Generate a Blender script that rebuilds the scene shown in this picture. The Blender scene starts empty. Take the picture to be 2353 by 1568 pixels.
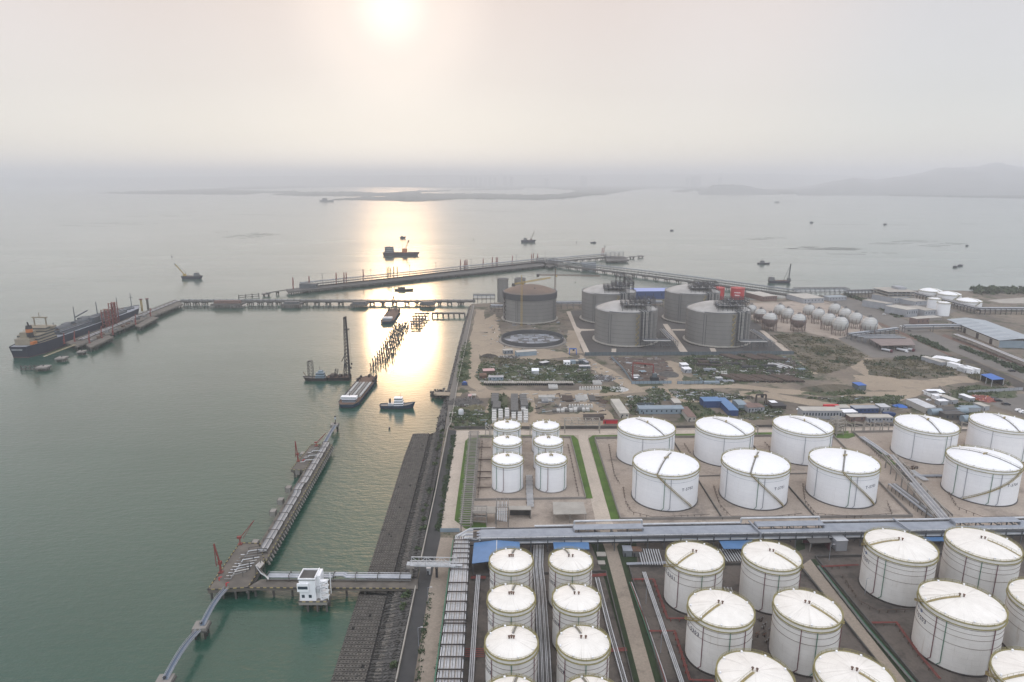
import bpy, math, random
import numpy as np
from mathutils import Vector, Matrix
R = random.Random(7)
S = bpy.context.scene
COL = S.collection
PI = math.pi
rad = math.radians

# ------------------------------------------------------------------ camera
F, CX, CY, H = 1550.0, 1176.5, 784.0, 200.0        # lens in units of a 2353 x 1568 picture, eye height in metres
PITCH = math.atan(372 / F)
SP, CP = math.sin(PITCH), math.cos(PITCH)
cd = bpy.data.cameras.new('camera')
cam = bpy.data.objects.new('camera', cd)
COL.objects.link(cam)
cam.location = (0, 0, H)
cam.rotation_euler = (PI / 2 - PITCH, 0, 0)
cd.sensor_fit = 'HORIZONTAL'
cd.sensor_width = 36
cd.lens = 36 * F / 2353
cd.clip_start = 1
cd.clip_end = 200000
S.camera = cam
S.render.resolution_x, S.render.resolution_y = 1024, 682

# ------------------------------------------------------------------ light
SUN_EL, SUN_AZ = 12.6, -9.4                         # degrees above the horizon, degrees from straight ahead
w = bpy.data.worlds.new('World')
S.world = w
w.use_nodes = True
nt = w.node_tree
nt.nodes.clear()
N = lambda t, **k: _node(nt, t, **k)
def _node(tree, t, **k):
    n = tree.nodes.new(t)
    for a, b in k.items():
        setattr(n, a, b)
    return n
sdir = (math.sin(rad(SUN_AZ)) * math.cos(rad(SUN_EL)), math.cos(rad(SUN_AZ)) * math.cos(rad(SUN_EL)), math.sin(rad(SUN_EL)))
sky = N('ShaderNodeTexSky', sky_type='NISHITA', sun_disc=False, sun_elevation=rad(SUN_EL), sun_rotation=rad(SUN_AZ),
        altitude=100, air_density=1.0, dust_density=0.08, ozone_density=1.5)
bg1 = N('ShaderNodeBackground')
bg1.inputs[1].default_value = 0.05
hs = N('ShaderNodeHueSaturation'); hs.inputs['Saturation'].default_value = 0.4
nt.links.new(sky.outputs[0], hs.inputs['Color']); nt.links.new(hs.outputs[0], bg1.inputs[0])   # thick haze takes most of the colour out of the sky
# the high haze that whitens the whole dome: warm round the sun, dimmer beside it, brightness added behind the camera to light the tanks
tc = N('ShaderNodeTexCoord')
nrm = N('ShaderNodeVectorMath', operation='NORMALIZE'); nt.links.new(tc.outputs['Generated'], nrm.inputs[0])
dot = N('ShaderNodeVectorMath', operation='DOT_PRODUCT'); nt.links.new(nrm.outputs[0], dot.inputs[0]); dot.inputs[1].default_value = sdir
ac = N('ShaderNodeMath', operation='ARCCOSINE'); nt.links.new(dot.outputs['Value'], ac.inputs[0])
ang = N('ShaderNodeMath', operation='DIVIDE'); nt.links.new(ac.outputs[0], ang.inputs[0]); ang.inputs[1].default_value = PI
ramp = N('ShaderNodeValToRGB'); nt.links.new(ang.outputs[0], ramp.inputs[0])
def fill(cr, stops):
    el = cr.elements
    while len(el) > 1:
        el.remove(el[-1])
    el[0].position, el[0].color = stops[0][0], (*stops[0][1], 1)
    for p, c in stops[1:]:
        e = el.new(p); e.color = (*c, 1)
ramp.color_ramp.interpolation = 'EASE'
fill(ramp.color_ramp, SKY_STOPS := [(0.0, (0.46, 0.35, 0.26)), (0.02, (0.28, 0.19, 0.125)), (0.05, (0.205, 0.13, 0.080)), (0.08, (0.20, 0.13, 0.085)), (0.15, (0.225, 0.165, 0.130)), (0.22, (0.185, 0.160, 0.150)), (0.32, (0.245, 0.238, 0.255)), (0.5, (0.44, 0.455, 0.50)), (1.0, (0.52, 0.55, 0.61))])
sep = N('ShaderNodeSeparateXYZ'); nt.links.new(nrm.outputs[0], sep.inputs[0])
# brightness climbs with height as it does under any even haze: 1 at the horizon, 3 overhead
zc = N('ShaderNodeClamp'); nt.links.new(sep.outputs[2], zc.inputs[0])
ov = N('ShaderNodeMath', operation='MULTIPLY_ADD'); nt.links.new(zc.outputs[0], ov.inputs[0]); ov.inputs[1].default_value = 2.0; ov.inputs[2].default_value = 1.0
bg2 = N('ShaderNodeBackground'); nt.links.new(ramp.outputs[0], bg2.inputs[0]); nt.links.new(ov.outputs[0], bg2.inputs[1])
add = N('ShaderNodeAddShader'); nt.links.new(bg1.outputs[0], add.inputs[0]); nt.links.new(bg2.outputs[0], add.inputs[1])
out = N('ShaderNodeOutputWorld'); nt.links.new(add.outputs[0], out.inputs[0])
ld = bpy.data.lights.new('sun', 'SUN')
ld.energy = 0.2
ld.angle = rad(6)
ld.color = (1.0, 0.64, 0.34)
sun = bpy.data.objects.new('sun', ld)
COL.objects.link(sun)
sun.rotation_euler = Vector(sdir).to_track_quat('Z', 'Y').to_euler()
S.view_settings.view_transform = 'Standard'
S.view_settings.look = 'None'
S.view_settings.exposure = 0.52
S.view_settings.gamma = 1.0
S.view_settings.use_curve_mapping = False
S.render.engine = 'CYCLES'
S.cycles.use_denoising = True
S.cycles.max_bounces = 6
S.cycles.diffuse_bounces = 2
S.cycles.glossy_bounces = 3
S.cycles.volume_bounces = 1
S.cycles.caustics_reflective = False
S.cycles.caustics_refractive = False

# ------------------------------------------------------------------ helpers
Z = 5.0                                             # height of the made ground above the water
DK = 6.0                                            # height of the jetty decks
def G(px, py, z=Z):                                 # the point of the level z seen at px, py of the photograph
    a, b = (px - CX) / F, (py - CY) / F
    t = (H - z) / (SP + b * CP)
    return Vector((a * t, (CP - b * SP) * t, z))
def GL(pts, z=Z):
    return [G(x, y, z) for x, y in pts]
MATS = {}
def mat(name, c1, c2=None, scale=0.15, rough=0.8, metal=0.0, detail=4.0, contrast=(0.35, 0.65), bump=0.0, bscale=None, stretch=(1, 1, 1), spec=0.5):
    m = bpy.data.materials.new(name)
    m.use_nodes = True
    t = m.node_tree
    p = t.nodes['Principled BSDF']
    p.inputs['Roughness'].default_value = rough
    p.inputs['Metallic'].default_value = metal
    p.inputs['Specular IOR Level'].default_value = spec
    p.inputs['Base Color'].default_value = (*c1, 1)
    if c2 is not None or bump:
        g = t.nodes.new('ShaderNodeNewGeometry')
        mp = t.nodes.new('ShaderNodeMapping'); t.links.new(g.outputs['Position'], mp.inputs[0]); mp.inputs['Scale'].default_value = stretch
    if c2 is not None:
        nz = t.nodes.new('ShaderNodeTexNoise'); nz.inputs['Scale'].default_value = scale; nz.inputs['Detail'].default_value = detail; nz.inputs['Roughness'].default_value = 0.6
        t.links.new(mp.outputs[0], nz.inputs['Vector'])
        cr = t.nodes.new('ShaderNodeValToRGB'); t.links.new(nz.outputs[0], cr.inputs[0])
        fill(cr.color_ramp, [(contrast[0], c1), (contrast[1], c2)])
        t.links.new(cr.outputs[0], p.inputs['Base Color'])
    if bump:
        nb = t.nodes.new('ShaderNodeTexNoise'); nb.inputs['Scale'].default_value = bscale or scale * 4; nb.inputs['Detail'].default_value = 3
        t.links.new(mp.outputs[0], nb.inputs['Vector'])
        b = t.nodes.new('ShaderNodeBump'); b.inputs['Strength'].default_value = bump; b.inputs['Distance'].default_value = 0.3
        t.links.new(nb.outputs[0], b.inputs['Height']); t.links.new(b.outputs[0], p.inputs['Normal'])
    MATS[name] = m
    return m

def tag(o, label=None, cat=None, group=None, kind=None):
    if label: o['label'] = label
    if cat: o['category'] = cat
    if group: o['group'] = group
    if kind: o['kind'] = kind
    return o
def thing(name, label, cat, loc=(0, 0, 0), rz=0.0, group=None):
    o = bpy.data.objects.new(name, None)
    COL.objects.link(o)
    o.empty_display_size = 1
    o.location = loc
    o.rotation_euler = (0, 0, rz)
    return tag(o, label, cat, group)
def link(name, me, parent=None, loc=None, rz=None):
    o = bpy.data.objects.new(name, me)
    COL.objects.link(o)
    if parent: o.parent = parent
    if loc is not None: o.location = loc
    if rz is not None: o.rotation_euler = (0, 0, rz)
    return o
def kids(o):
    return [c for c in KID.get(o.name, [])]
def copy_tree(o, loc, rz=None, label=None, group=None, skip=()):
    allc = {}
    for c in COL.objects:
        if c.parent: allc.setdefault(c.parent.name, []).append(c)
    def rec(src, par):
        c = src.copy(); COL.objects.link(c)
        if par: c.parent = par
        for k in allc.get(src.name, []):
            if k.name.split('.')[0] not in skip: rec(k, c)
        return c
    r = rec(o, None)
    r.location = loc
    if rz is not None: r.rotation_euler = (0, 0, rz)
    if label: r['label'] = label
    if group: r['group'] = group
    return r

class B:                                            # collects shapes, links them as one mesh object
    def __init__(s):
        s.v, s.f, s.m, s.n = [], [], [], {}
    def mi(s, m):
        return s.n.setdefault(m, len(s.n))
    def add(s, vs, fs, m):
        o = len(s.v); k = s.mi(m)
        s.v.extend([tuple(x) for x in vs])
        for f in fs:
            s.f.append([o + i for i in f]); s.m.append(k)
        return s
    def box(s, x0, x1, y0, y1, z0, z1, m):
        return s.add([(x0, y0, z0), (x1, y0, z0), (x1, y1, z0), (x0, y1, z0), (x0, y0, z1), (x1, y0, z1), (x1, y1, z1), (x0, y1, z1)],
                     [(3, 2, 1, 0), (4, 5, 6, 7), (0, 1, 5, 4), (1, 2, 6, 5), (2, 3, 7, 6), (3, 0, 4, 7)], m)
    def bar(s, p, q, w, h, m):                      # beam between two points, width w across, height h
        p, q = Vector(p), Vector(q); d = q - p
        if d.length < 1e-6: return s
        d.normalize()
        up = Vector((0, 0, 1)) if abs(d.z) < 0.95 else Vector((0, 1, 0))
        a = d.cross(up).normalized(); b = a.cross(d).normalized()
        a, b = a * (w / 2), b * (h / 2)
        return s.add([p - a - b, p + a - b, p + a + b, p - a + b, q - a - b, q + a - b, q + a + b, q - a + b],
                     [(3, 2, 1, 0), (4, 5, 6, 7), (0, 1, 5, 4), (1, 2, 6, 5), (2, 3, 7, 6), (3, 0, 4, 7)], m)
    def wall(s, p, q, w, z0, z1, m):                # upright slab along p-q
        p, q = Vector(p), Vector(q); zc = (z0 + z1) / 2
        return s.bar((p.x, p.y, zc), (q.x, q.y, zc), w, z1 - z0, m)
    def tube(s, p, q, r, m, n=6, r2=None):
        p, q = Vector(p), Vector(q); d = q - p
        if d.length < 1e-6: return s
        d.normalize()
        up = Vector((0, 0, 1)) if abs(d.z) < 0.95 else Vector((1, 0, 0))
        a = d.cross(up).normalized(); b = d.cross(a).normalized()
        r2 = r if r2 is None else r2
        vs = []
        for c, rr in ((p, r), (q, r2)):
            for i in range(n):
                t = 2 * PI * i / n
                vs.append(c + a * (rr * math.cos(t)) + b * (rr * math.sin(t)))
        fs = [(i, (i + 1) % n, n + (i + 1) % n, n + i) for i in range(n)] + [tuple(range(n))[::-1], tuple(range(n, 2 * n))]
        return s.add(vs, fs, m)
    def path(s, pts, r, m, n=6):
        for a, b in zip(pts, pts[1:]): s.tube(a, b, r, m, n)
        return s
    def prism(s, pts, z0, z1, m, cap=True):
        n = len(pts)
        ar = sum(pts[i][0] * pts[(i + 1) % n][1] - pts[(i + 1) % n][0] * pts[i][1] for i in range(n))
        if ar < 0: pts = pts[::-1]
        vs = [(p[0], p[1], z0) for p in pts] + [(p[0], p[1], z1) for p in pts]
        fs = [(i, (i + 1) % n, n + (i + 1) % n, n + i) for i in range(n)]
        if cap: fs += [tuple(range(n, 2 * n)), tuple(range(n))[::-1]]
        return s.add(vs, fs, m)
    def sheet(s, pts, m, z=None):
        n = len(pts)
        ar = sum(pts[i][0] * pts[(i + 1) % n][1] - pts[(i + 1) % n][0] * pts[i][1] for i in range(n))
        if ar < 0: pts = pts[::-1]
        return s.add([(p[0], p[1], p[2] if z is None else z) for p in pts], [tuple(range(n))], m)
    def lathe(s, prof, m, cx=0, cy=0, n=48, a0=0.0, a1=2 * PI):
        full = abs(a1 - a0 - 2 * PI) < 1e-6
        k = n if full else n + 1
        vs, fs = [], []
        for r, z in prof:
            for i in range(k):
                t = a0 + (a1 - a0) * i / n
                vs.append((cx + r * math.cos(t), cy + r * math.sin(t), z))
        for j in range(len(prof) - 1):
            for i in range(n):
                i2 = (i + 1) % k
                fs.append((j * k + i, j * k + i2, (j + 1) * k + i2, (j + 1) * k + i))
        return s.add(vs, fs, m)
    def mesh(s, name, smooth=False, ang=None):
        me = bpy.data.meshes.new(name)
        me.from_pydata([tuple(x) for x in s.v], [], s.f)
        for m in s.n: me.materials.append(MATS[m])
        me.polygons.foreach_set('material_index', s.m)
        if smooth:
            me.polygons.foreach_set('use_smooth', [True] * len(me.polygons))
        me.update()
        if smooth and ang: me.set_sharp_from_angle(angle=rad(ang))
        return me
    def obj(s, name, parent=None, smooth=False, ang=40, local=False):
        if parent is not None and not local:
            l = parent.location
            c, sn = math.cos(-parent.rotation_euler[2]), math.sin(-parent.rotation_euler[2])
            if parent.parent is None:
                s.v = [((x - l[0]) * c - (y - l[1]) * sn, (x - l[0]) * sn + (y - l[1]) * c, z - l[2]) for x, y, z in s.v]
        return link(name, s.mesh(name, smooth, ang), parent)
def lattice(b, p, q, w, m, step, r=0.12, chord=0.2):   # square lattice boom from p to q
    p, q = Vector(p), Vector(q); d = q - p; L = d.length; d.normalize()
    up = Vector((0, 0, 1)) if abs(d.z) < 0.9 else Vector((0, 1, 0))
    a = d.cross(up).normalized() * (w / 2); c = a.cross(d).normalized() * (w / 2)
    cs = [-a - c, a - c, a + c, -a + c]
    for o in cs: b.bar(p + o, q + o, chord, chord, m)
    n = max(1, int(L / step))
    for i in range(n):
        u, v = p + d * (L * i / n), p + d * (L * (i + 1) / n)
        for k in range(4):
            o1, o2 = cs[k], cs[(k + 1) % 4]
            b.bar(u + o1, v + o2, r, r, m)
            b.bar(v + o1, v + o2, r, r, m)
# ------------------------------------------------------------------ materials
mat('catwalk_blue', (0.085, 0.115, 0.16), rough=0.6)
mat('white_paint', (0.80, 0.80, 0.80), (0.74, 0.74, 0.75), 0.12, 0.45)
mat('roof_white', (0.82, 0.82, 0.82), (0.76, 0.76, 0.77), 0.1, 0.5)
mat('rail_olive', (0.272, 0.232, 0.088), (0.192, 0.176, 0.080), 0.4, 0.7)
mat('rail_yellow', (0.336, 0.264, 0.104), (0.240, 0.192, 0.088), 0.4, 0.7)
mat('green_paint', (0.05, 0.16, 0.10), rough=0.5)
mat('red_paint', (0.210, 0.041, 0.034), (0.150, 0.038, 0.030), 0.3, 0.6)
mat('dark_red', (0.13, 0.04, 0.05), rough=0.6)
mat('tank_red', (0.42, 0.03, 0.03), (0.34, 0.03, 0.03), 0.1, 0.5)
mat('rust', (0.140, 0.070, 0.042), (0.084, 0.056, 0.042), 0.4, 0.85)
mat('rust_dark', (0.045, 0.033, 0.027), (0.024, 0.021, 0.021), 0.3, 0.8)
mat('black', (0.012, 0.013, 0.016), rough=0.6)
mat('ink', (0.02, 0.022, 0.05), rough=0.6)
mat('ink_blue', (0.05, 0.10, 0.24), rough=0.6)
mat('dark_steel', (0.027, 0.030, 0.035), (0.018, 0.020, 0.023), 0.3, 0.6)
mat('steel', (0.102, 0.108, 0.114), (0.066, 0.072, 0.078), 0.3, 0.5)
mat('grey_paint', (0.196, 0.210, 0.224), (0.154, 0.168, 0.182), 0.2, 0.5)
mat('lag_grey', (0.340, 0.360, 0.394), (0.272, 0.292, 0.326), 0.25, 0.42, 0.3)
mat('lag_white', (0.561, 0.570, 0.578), (0.442, 0.451, 0.459), 0.25, 0.4, 0.2)
mat('lag_dull', (0.216, 0.216, 0.210), (0.156, 0.150, 0.144), 0.3, 0.5, 0.2)
mat('bright_pipe', (0.528, 0.512, 0.480), (0.400, 0.384, 0.360), 0.2, 0.35, 0.5)
mat('concrete', (0.248, 0.229, 0.205), (0.198, 0.180, 0.161), 0.1, 0.85)
mat('concrete_pale', (0.350, 0.322, 0.280), (0.280, 0.259, 0.224), 0.15, 0.85)
mat('concrete_dark', (0.095, 0.090, 0.083), (0.065, 0.060, 0.055), 0.12, 0.9)
mat('concrete_wet', (0.043, 0.040, 0.035), (0.030, 0.028, 0.025), 0.3, 0.8)
mat('lng_concrete', (0.204, 0.195, 0.179), (0.160, 0.154, 0.143), 0.06, 0.85, stretch=(1, 1, 0.3))
mat('lng_dark', (0.070, 0.072, 0.075), (0.050, 0.052, 0.055), 0.1, 0.8)
mat('lng_roof', (0.390, 0.375, 0.352), (0.300, 0.285, 0.262), 0.06, 0.7)
mat('rust_roof', (0.168, 0.119, 0.084), (0.119, 0.087, 0.070), 0.05, 0.8)
mat('asphalt', (0.047, 0.046, 0.045), (0.034, 0.034, 0.034), 0.15, 0.92)
mat('asphalt_pale', (0.149, 0.136, 0.118), (0.118, 0.108, 0.096), 0.1, 0.9)
mat('pad_grey', (0.074, 0.069, 0.063), (0.058, 0.054, 0.050), 0.08, 0.92)
mat('gravel', (0.090, 0.084, 0.075), (0.054, 0.051, 0.048), 0.3, 0.95)
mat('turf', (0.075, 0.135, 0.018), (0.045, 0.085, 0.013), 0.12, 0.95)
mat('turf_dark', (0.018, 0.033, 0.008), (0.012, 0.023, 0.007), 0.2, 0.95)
mat('leaf', (0.045, 0.075, 0.025), (0.085, 0.100, 0.040), 0.12, 0.8, contrast=(0.38, 0.62))
mat('leaf_dark', (0.022, 0.042, 0.016), (0.045, 0.065, 0.022), 0.25, 0.8)
mat('leaf_dry', (0.14, 0.12, 0.065), (0.085, 0.08, 0.042), 0.15, 0.9)
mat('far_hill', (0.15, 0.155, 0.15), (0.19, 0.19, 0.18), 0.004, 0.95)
mat('far_land', (0.055, 0.06, 0.05), (0.09, 0.09, 0.075), 0.004, 0.95)
mat('armour', (0.15, 0.135, 0.115), (0.09, 0.082, 0.072), 0.35, 0.9)
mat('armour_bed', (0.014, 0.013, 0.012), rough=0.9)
mat('jetty_deck', (0.14, 0.122, 0.10), (0.085, 0.075, 0.063), 0.15, 0.9)
mat('blue_roof', (0.085, 0.187, 0.357), (0.072, 0.162, 0.306), 0.2, 0.5)
mat('blue_bright', (0.02, 0.12, 0.42), (0.02, 0.10, 0.36), 0.2, 0.5)
mat('blue_pale', (0.225, 0.277, 0.315), (0.180, 0.232, 0.270), 0.2, 0.6)
mat('blue_dark', (0.02, 0.05, 0.14), rough=0.6)
mat('fence_teal', (0.098, 0.122, 0.133), (0.070, 0.091, 0.101), 0.2, 0.7)
mat('metal_roof', (0.315, 0.352, 0.375), (0.270, 0.307, 0.330), 0.1, 0.45)
mat('render_grey', (0.315, 0.323, 0.338), (0.255, 0.262, 0.277), 0.15, 0.8)
mat('render_cream', (0.435, 0.405, 0.352), (0.360, 0.338, 0.300), 0.15, 0.8)
mat('brick_brown', (0.182, 0.119, 0.098), (0.140, 0.095, 0.081), 0.3, 0.9)
mat('glass', (0.03, 0.045, 0.06), rough=0.12)
mat('hull_navy', (0.02, 0.026, 0.045), (0.03, 0.033, 0.05), 0.1, 0.75, spec=0.2)
mat('hull_blue', (0.022, 0.05, 0.085), (0.03, 0.05, 0.075), 0.2, 0.75, spec=0.2)
mat('hull_black', (0.018, 0.018, 0.02), (0.035, 0.028, 0.026), 0.3, 0.75, spec=0.2)
mat('ship_tan', (0.25, 0.21, 0.15), (0.20, 0.17, 0.125), 0.1, 0.6)
mat('ship_deck', (0.276, 0.288, 0.312), (0.204, 0.216, 0.240), 0.08, 0.6)
mat('ship_grey', (0.078, 0.090, 0.102), (0.054, 0.063, 0.072), 0.1, 0.6)
mat('orange', (0.42, 0.13, 0.03), rough=0.6)
mat('crane_yellow', (0.38, 0.26, 0.06), (0.30, 0.21, 0.07), 0.3, 0.6)
mat('deck_rust', (0.132, 0.078, 0.051), (0.090, 0.057, 0.042), 0.15, 0.85)
mat('sphere_white', (0.461, 0.454, 0.432), (0.396, 0.382, 0.346), 0.15, 0.5)
mat('sphere_pink', (0.216, 0.168, 0.150), (0.168, 0.132, 0.120), 0.2, 0.7)
mat('slab_grey', (0.130, 0.127, 0.120), (0.091, 0.089, 0.085), 0.6, 0.9)
mat('slab_white', (0.496, 0.488, 0.464), (0.400, 0.392, 0.368), 0.5, 0.85)
mat('soil_dark', (0.059, 0.049, 0.038), (0.035, 0.032, 0.027), 0.12, 0.95)
mat('timber', (0.104, 0.072, 0.055), (0.065, 0.049, 0.039), 0.4, 0.9)
mat('car_white', (0.75, 0.75, 0.75), rough=0.3)
mat('car_dark', (0.02, 0.022, 0.027), rough=0.25)
mat('red_bright', (0.48, 0.02, 0.03), rough=0.5)
mat('tyre', (0.015, 0.015, 0.015), rough=0.9)
mat('pink_stripe', (0.455, 0.294, 0.280), rough=0.8)
mat('raft_wood', (0.060, 0.051, 0.045), (0.042, 0.036, 0.033), 0.2, 0.8)

def tex_nodes(name, rough):                         # material whose colour a custom node chain feeds
    m = bpy.data.materials.new(name); m.use_nodes = True; MATS[name] = m
    t = m.node_tree; p = t.nodes['Principled BSDF']; p.inputs['Roughness'].default_value = rough
    g = t.nodes.new('ShaderNodeNewGeometry')
    return m, t, p, g.outputs['Position']
def noise(t, vec, scale, detail=4, rough=0.55, stretch=None, rot=0.0):
    if stretch or rot:
        mp = t.nodes.new('ShaderNodeMapping'); t.links.new(vec, mp.inputs[0]); mp.inputs['Scale'].default_value = stretch or (1, 1, 1); mp.inputs['Rotation'].default_value = (0, 0, rot)
        vec = mp.outputs[0]
    n = t.nodes.new('ShaderNodeTexNoise'); t.links.new(vec, n.inputs['Vector'])
    n.inputs['Scale'].default_value = scale; n.inputs['Detail'].default_value = detail; n.inputs['Roughness'].default_value = rough
    return n.outputs[0]
def cramp(t, fac, stops):
    c = t.nodes.new('ShaderNodeValToRGB'); t.links.new(fac, c.inputs[0]); fill(c.color_ramp, stops); return c.outputs[0]
def mixc(t, fac, a, b, mode='MIX'):
    m = t.nodes.new('ShaderNodeMix'); m.data_type = 'RGBA'; m.blend_type = mode
    for s, v in ((0, fac), (6, a), (7, b)):
        if hasattr(v, 'is_output'): t.links.new(v, m.inputs[s])
        else: m.inputs[s].default_value = v if s == 0 else (*v, 1)
    return m.outputs[2]
def bumps(t, p, parts, dist=1.0):
    prev = None
    for h, st, d in parts:
        b = t.nodes.new('ShaderNodeBump'); b.inputs['Strength'].default_value = st; b.inputs['Distance'].default_value = d
        t.links.new(h, b.inputs['Height'])
        if prev: t.links.new(prev, b.inputs['Normal'])
        prev = b.outputs[0]
    t.links.new(prev, p.inputs['Normal'])
# sea
m, t, p, pos = tex_nodes('sea_water', 0.13)
p.inputs['IOR'].default_value = 1.33; p.inputs['Coat Weight'].default_value = 1.0; p.inputs['Coat Roughness'].default_value = 0.16; p.inputs['Coat IOR'].default_value = 1.45
big = noise(t, pos, 0.006, 3, stretch=(1, 0.5, 1), rot=0.4)
t.links.new(cramp(t, big, [(0.35, (0.006, 0.050, 0.031)), (0.65, (0.012, 0.062, 0.040))]), p.inputs['Base Color'])
n1 = noise(t, pos, 0.22, 4, 0.6, stretch=(0.55, 1.3, 1), rot=-0.25)
n2 = noise(t, pos, 0.035, 3, 0.5, stretch=(0.5, 1.2, 1), rot=-0.35)
rr = t.nodes.new('ShaderNodeMapRange'); t.links.new(noise(t, pos, 0.004, 3, stretch=(0.5, 1.5, 1), rot=-0.3), rr.inputs[0])
rr.inputs[1].default_value = 0.4; rr.inputs[2].default_value = 0.65; rr.inputs[3].default_value = 0.30; rr.inputs[4].default_value = 0.42
t.links.new(rr.outputs[0], p.inputs['Roughness'])
n3 = noise(t, pos, 0.55, 3, 0.6, stretch=(0.6, 1.2, 1), rot=-0.1)
bumps(t, p, [(n2, 0.5, 1.6), (n1, 0.9, 1.1), (n3, 0.7, 0.4)])
# bare yard ground: tan earth, grey stone dust, weeds
m, t, p, pos = tex_nodes('yard_earth', 0.95)
a = cramp(t, noise(t, pos, 0.02, 7, 0.65), [(0.35, (0.085, 0.070, 0.055)), (0.5, (0.14, 0.115, 0.088)), (0.66, (0.20, 0.163, 0.12))])
g = cramp(t, noise(t, pos, 0.05, 7, 0.7), [(0.53, (0, 0, 0)), (0.60, (1, 1, 1))])
c = mixc(t, g, a, (0.045, 0.052, 0.024))
g2 = cramp(t, noise(t, pos, 0.35, 3, 0.6), [(0.60, (0, 0, 0)), (0.72, (1, 1, 1))])
t.links.new(mixc(t, g2, c, (0.09, 0.085, 0.075)), p.inputs['Base Color'])
bumps(t, p, [(noise(t, pos, 0.12, 5), 0.6, 1.5)])
# weedy ground
m, t, p, pos = tex_nodes('weed_ground', 0.95)
a = cramp(t, noise(t, pos, 0.07, 6, 0.7), [(0.36, (0.035, 0.055, 0.022)), (0.52, (0.065, 0.075, 0.034)), (0.68, (0.10, 0.083, 0.056))])
t.links.new(a, p.inputs['Base Color']); bumps(t, p, [(noise(t, pos, 0.25, 4), 0.8, 1.0)])
m, t, p, pos = tex_nodes('scrub_ground', 0.95)
a = cramp(t, noise(t, pos, 0.035, 7, 0.7), [(0.36, (0.034, 0.040, 0.022)), (0.5, (0.095, 0.08, 0.054)), (0.66, (0.155, 0.127, 0.09))])
t.links.new(a, p.inputs['Base Color']); bumps(t, p, [(noise(t, pos, 0.1, 4), 0.9, 2.0)])

# dirt, paving and painted steel with stains of their own
def stained(name, base, alt, stain, s1, s2, rough=.92, amt=(.52, .70), fine=1.1):
    m, t, p, pos = tex_nodes(name, rough)
    a = cramp(t, noise(t, pos, s1, 7, .65), [(.32, alt), (.68, base)])
    a = mixc(t, cramp(t, noise(t, pos, s2, 6, .7), [(amt[0], (0, 0, 0)), (amt[1], (1, 1, 1))]), a, stain)
    f = cramp(t, noise(t, pos, fine, 3, .6), [(.3, (.82, .82, .82)), (.7, (1.1, 1.1, 1.1))])
    t.links.new(mixc(t, 1.0, a, f, 'MULTIPLY'), p.inputs['Base Color'])
stained('sand_track', (.33, .265, .19), (.25, .20, .145), (.15, .125, .10), .03, .06, amt=(.54, .72))
stained('road_concrete', (.47, .40, .325), (.38, .325, .265), (.27, .23, .19), .04, .09, amt=(.56, .8))
stained('road_worn', (.30, .25, .195), (.235, .195, .155), (.15, .125, .10), .05, .1, amt=(.54, .76))
stained('apron', (.38, .315, .255), (.29, .24, .195), (.16, .132, .11), .03, .05)
stained('apron_dark', (.125, .104, .086), (.082, .069, .058), (.036, .031, .027), .05, .08, amt=(.48, .68))
def tank_skin(name, base, alt, stain, roof=False, amt=(.60, .78), rough=.45, seam=.06):
    m = bpy.data.materials.new(name); m.use_nodes = True; MATS[name] = m; t = m.node_tree; p = t.nodes['Principled BSDF']; p.inputs['Roughness'].default_value = rough
    tc_ = t.nodes.new('ShaderNodeTexCoord'); sx = t.nodes.new('ShaderNodeSeparateXYZ'); t.links.new(tc_.outputs['Object'], sx.inputs[0]); oi = t.nodes.new('ShaderNodeObjectInfo')
    def mth(op, a, b_=None):
        n = t.nodes.new('ShaderNodeMath'); n.operation = op
        for k, v in enumerate((a, b_)):
            if v is None: continue
            if hasattr(v, 'is_output'): t.links.new(v, n.inputs[k])
            else: n.inputs[k].default_value = v
        return n.outputs[0]
    ang_ = mth('ARCTAN2', sx.outputs[1], sx.outputs[0]); rr_ = mth('SQRT', mth('ADD', mth('POWER', sx.outputs[0], 2.0), mth('POWER', sx.outputs[1], 2.0))); rnd = mth('MULTIPLY', oi.outputs['Random'], 80.0)
    ca, sa = mth('COSINE', ang_), mth('SINE', ang_)
    def vec(a, b_, c): n = t.nodes.new('ShaderNodeCombineXYZ'); t.links.new(a, n.inputs[0]); t.links.new(b_, n.inputs[1]); t.links.new(c, n.inputs[2]); return n.outputs[0]
    along = mth('MULTIPLY', rr_ if roof else sx.outputs[2], .05); k_ = 9.0
    streak = noise(t, vec(mth('MULTIPLY', ca, k_), mth('MULTIPLY', sa, k_), mth('ADD', along, rnd)), 1.0, 5, .6)
    blot = noise(t, vec(mth('ADD', sx.outputs[0], rnd), sx.outputs[1], sx.outputs[2]), .16, 5, .65)
    a = cramp(t, blot, [(.32, alt), (.66, base)]); a = mixc(t, cramp(t, streak, [(amt[0], (0, 0, 0)), (amt[1], (.75, .75, .75))]), a, stain)
    br = t.nodes.new('ShaderNodeTexBrick'); t.links.new(vec(mth('MULTIPLY', ang_, 12.0), rr_ if roof else sx.outputs[2], rnd), br.inputs['Vector'])
    br.inputs['Scale'].default_value = 1.0; br.inputs['Brick Width'].default_value = 3.14159 if roof else 7.54; br.inputs['Row Height'].default_value = 3.0 if roof else 2.45; br.inputs['Mortar Size'].default_value = .045; br.inputs['Color1'].default_value = (1, 1, 1, 1); br.inputs['Color2'].default_value = (.975, .975, .975, 1); br.inputs['Mortar'].default_value = (1 - seam * 2, 1 - seam * 2, 1 - seam * 2, 1)
    t.links.new(mixc(t, 1.0, a, br.outputs[0], 'MULTIPLY'), p.inputs['Base Color'])
tank_skin('tank_white', (.80, .80, .80), (.76, .76, .765), (.68, .67, .65), amt=(.58, .85)); tank_skin('tank_roof', (.82, .82, .82), (.77, .77, .775), (.72, .71, .69), True, amt=(.58, .85), seam=.03)
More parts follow.
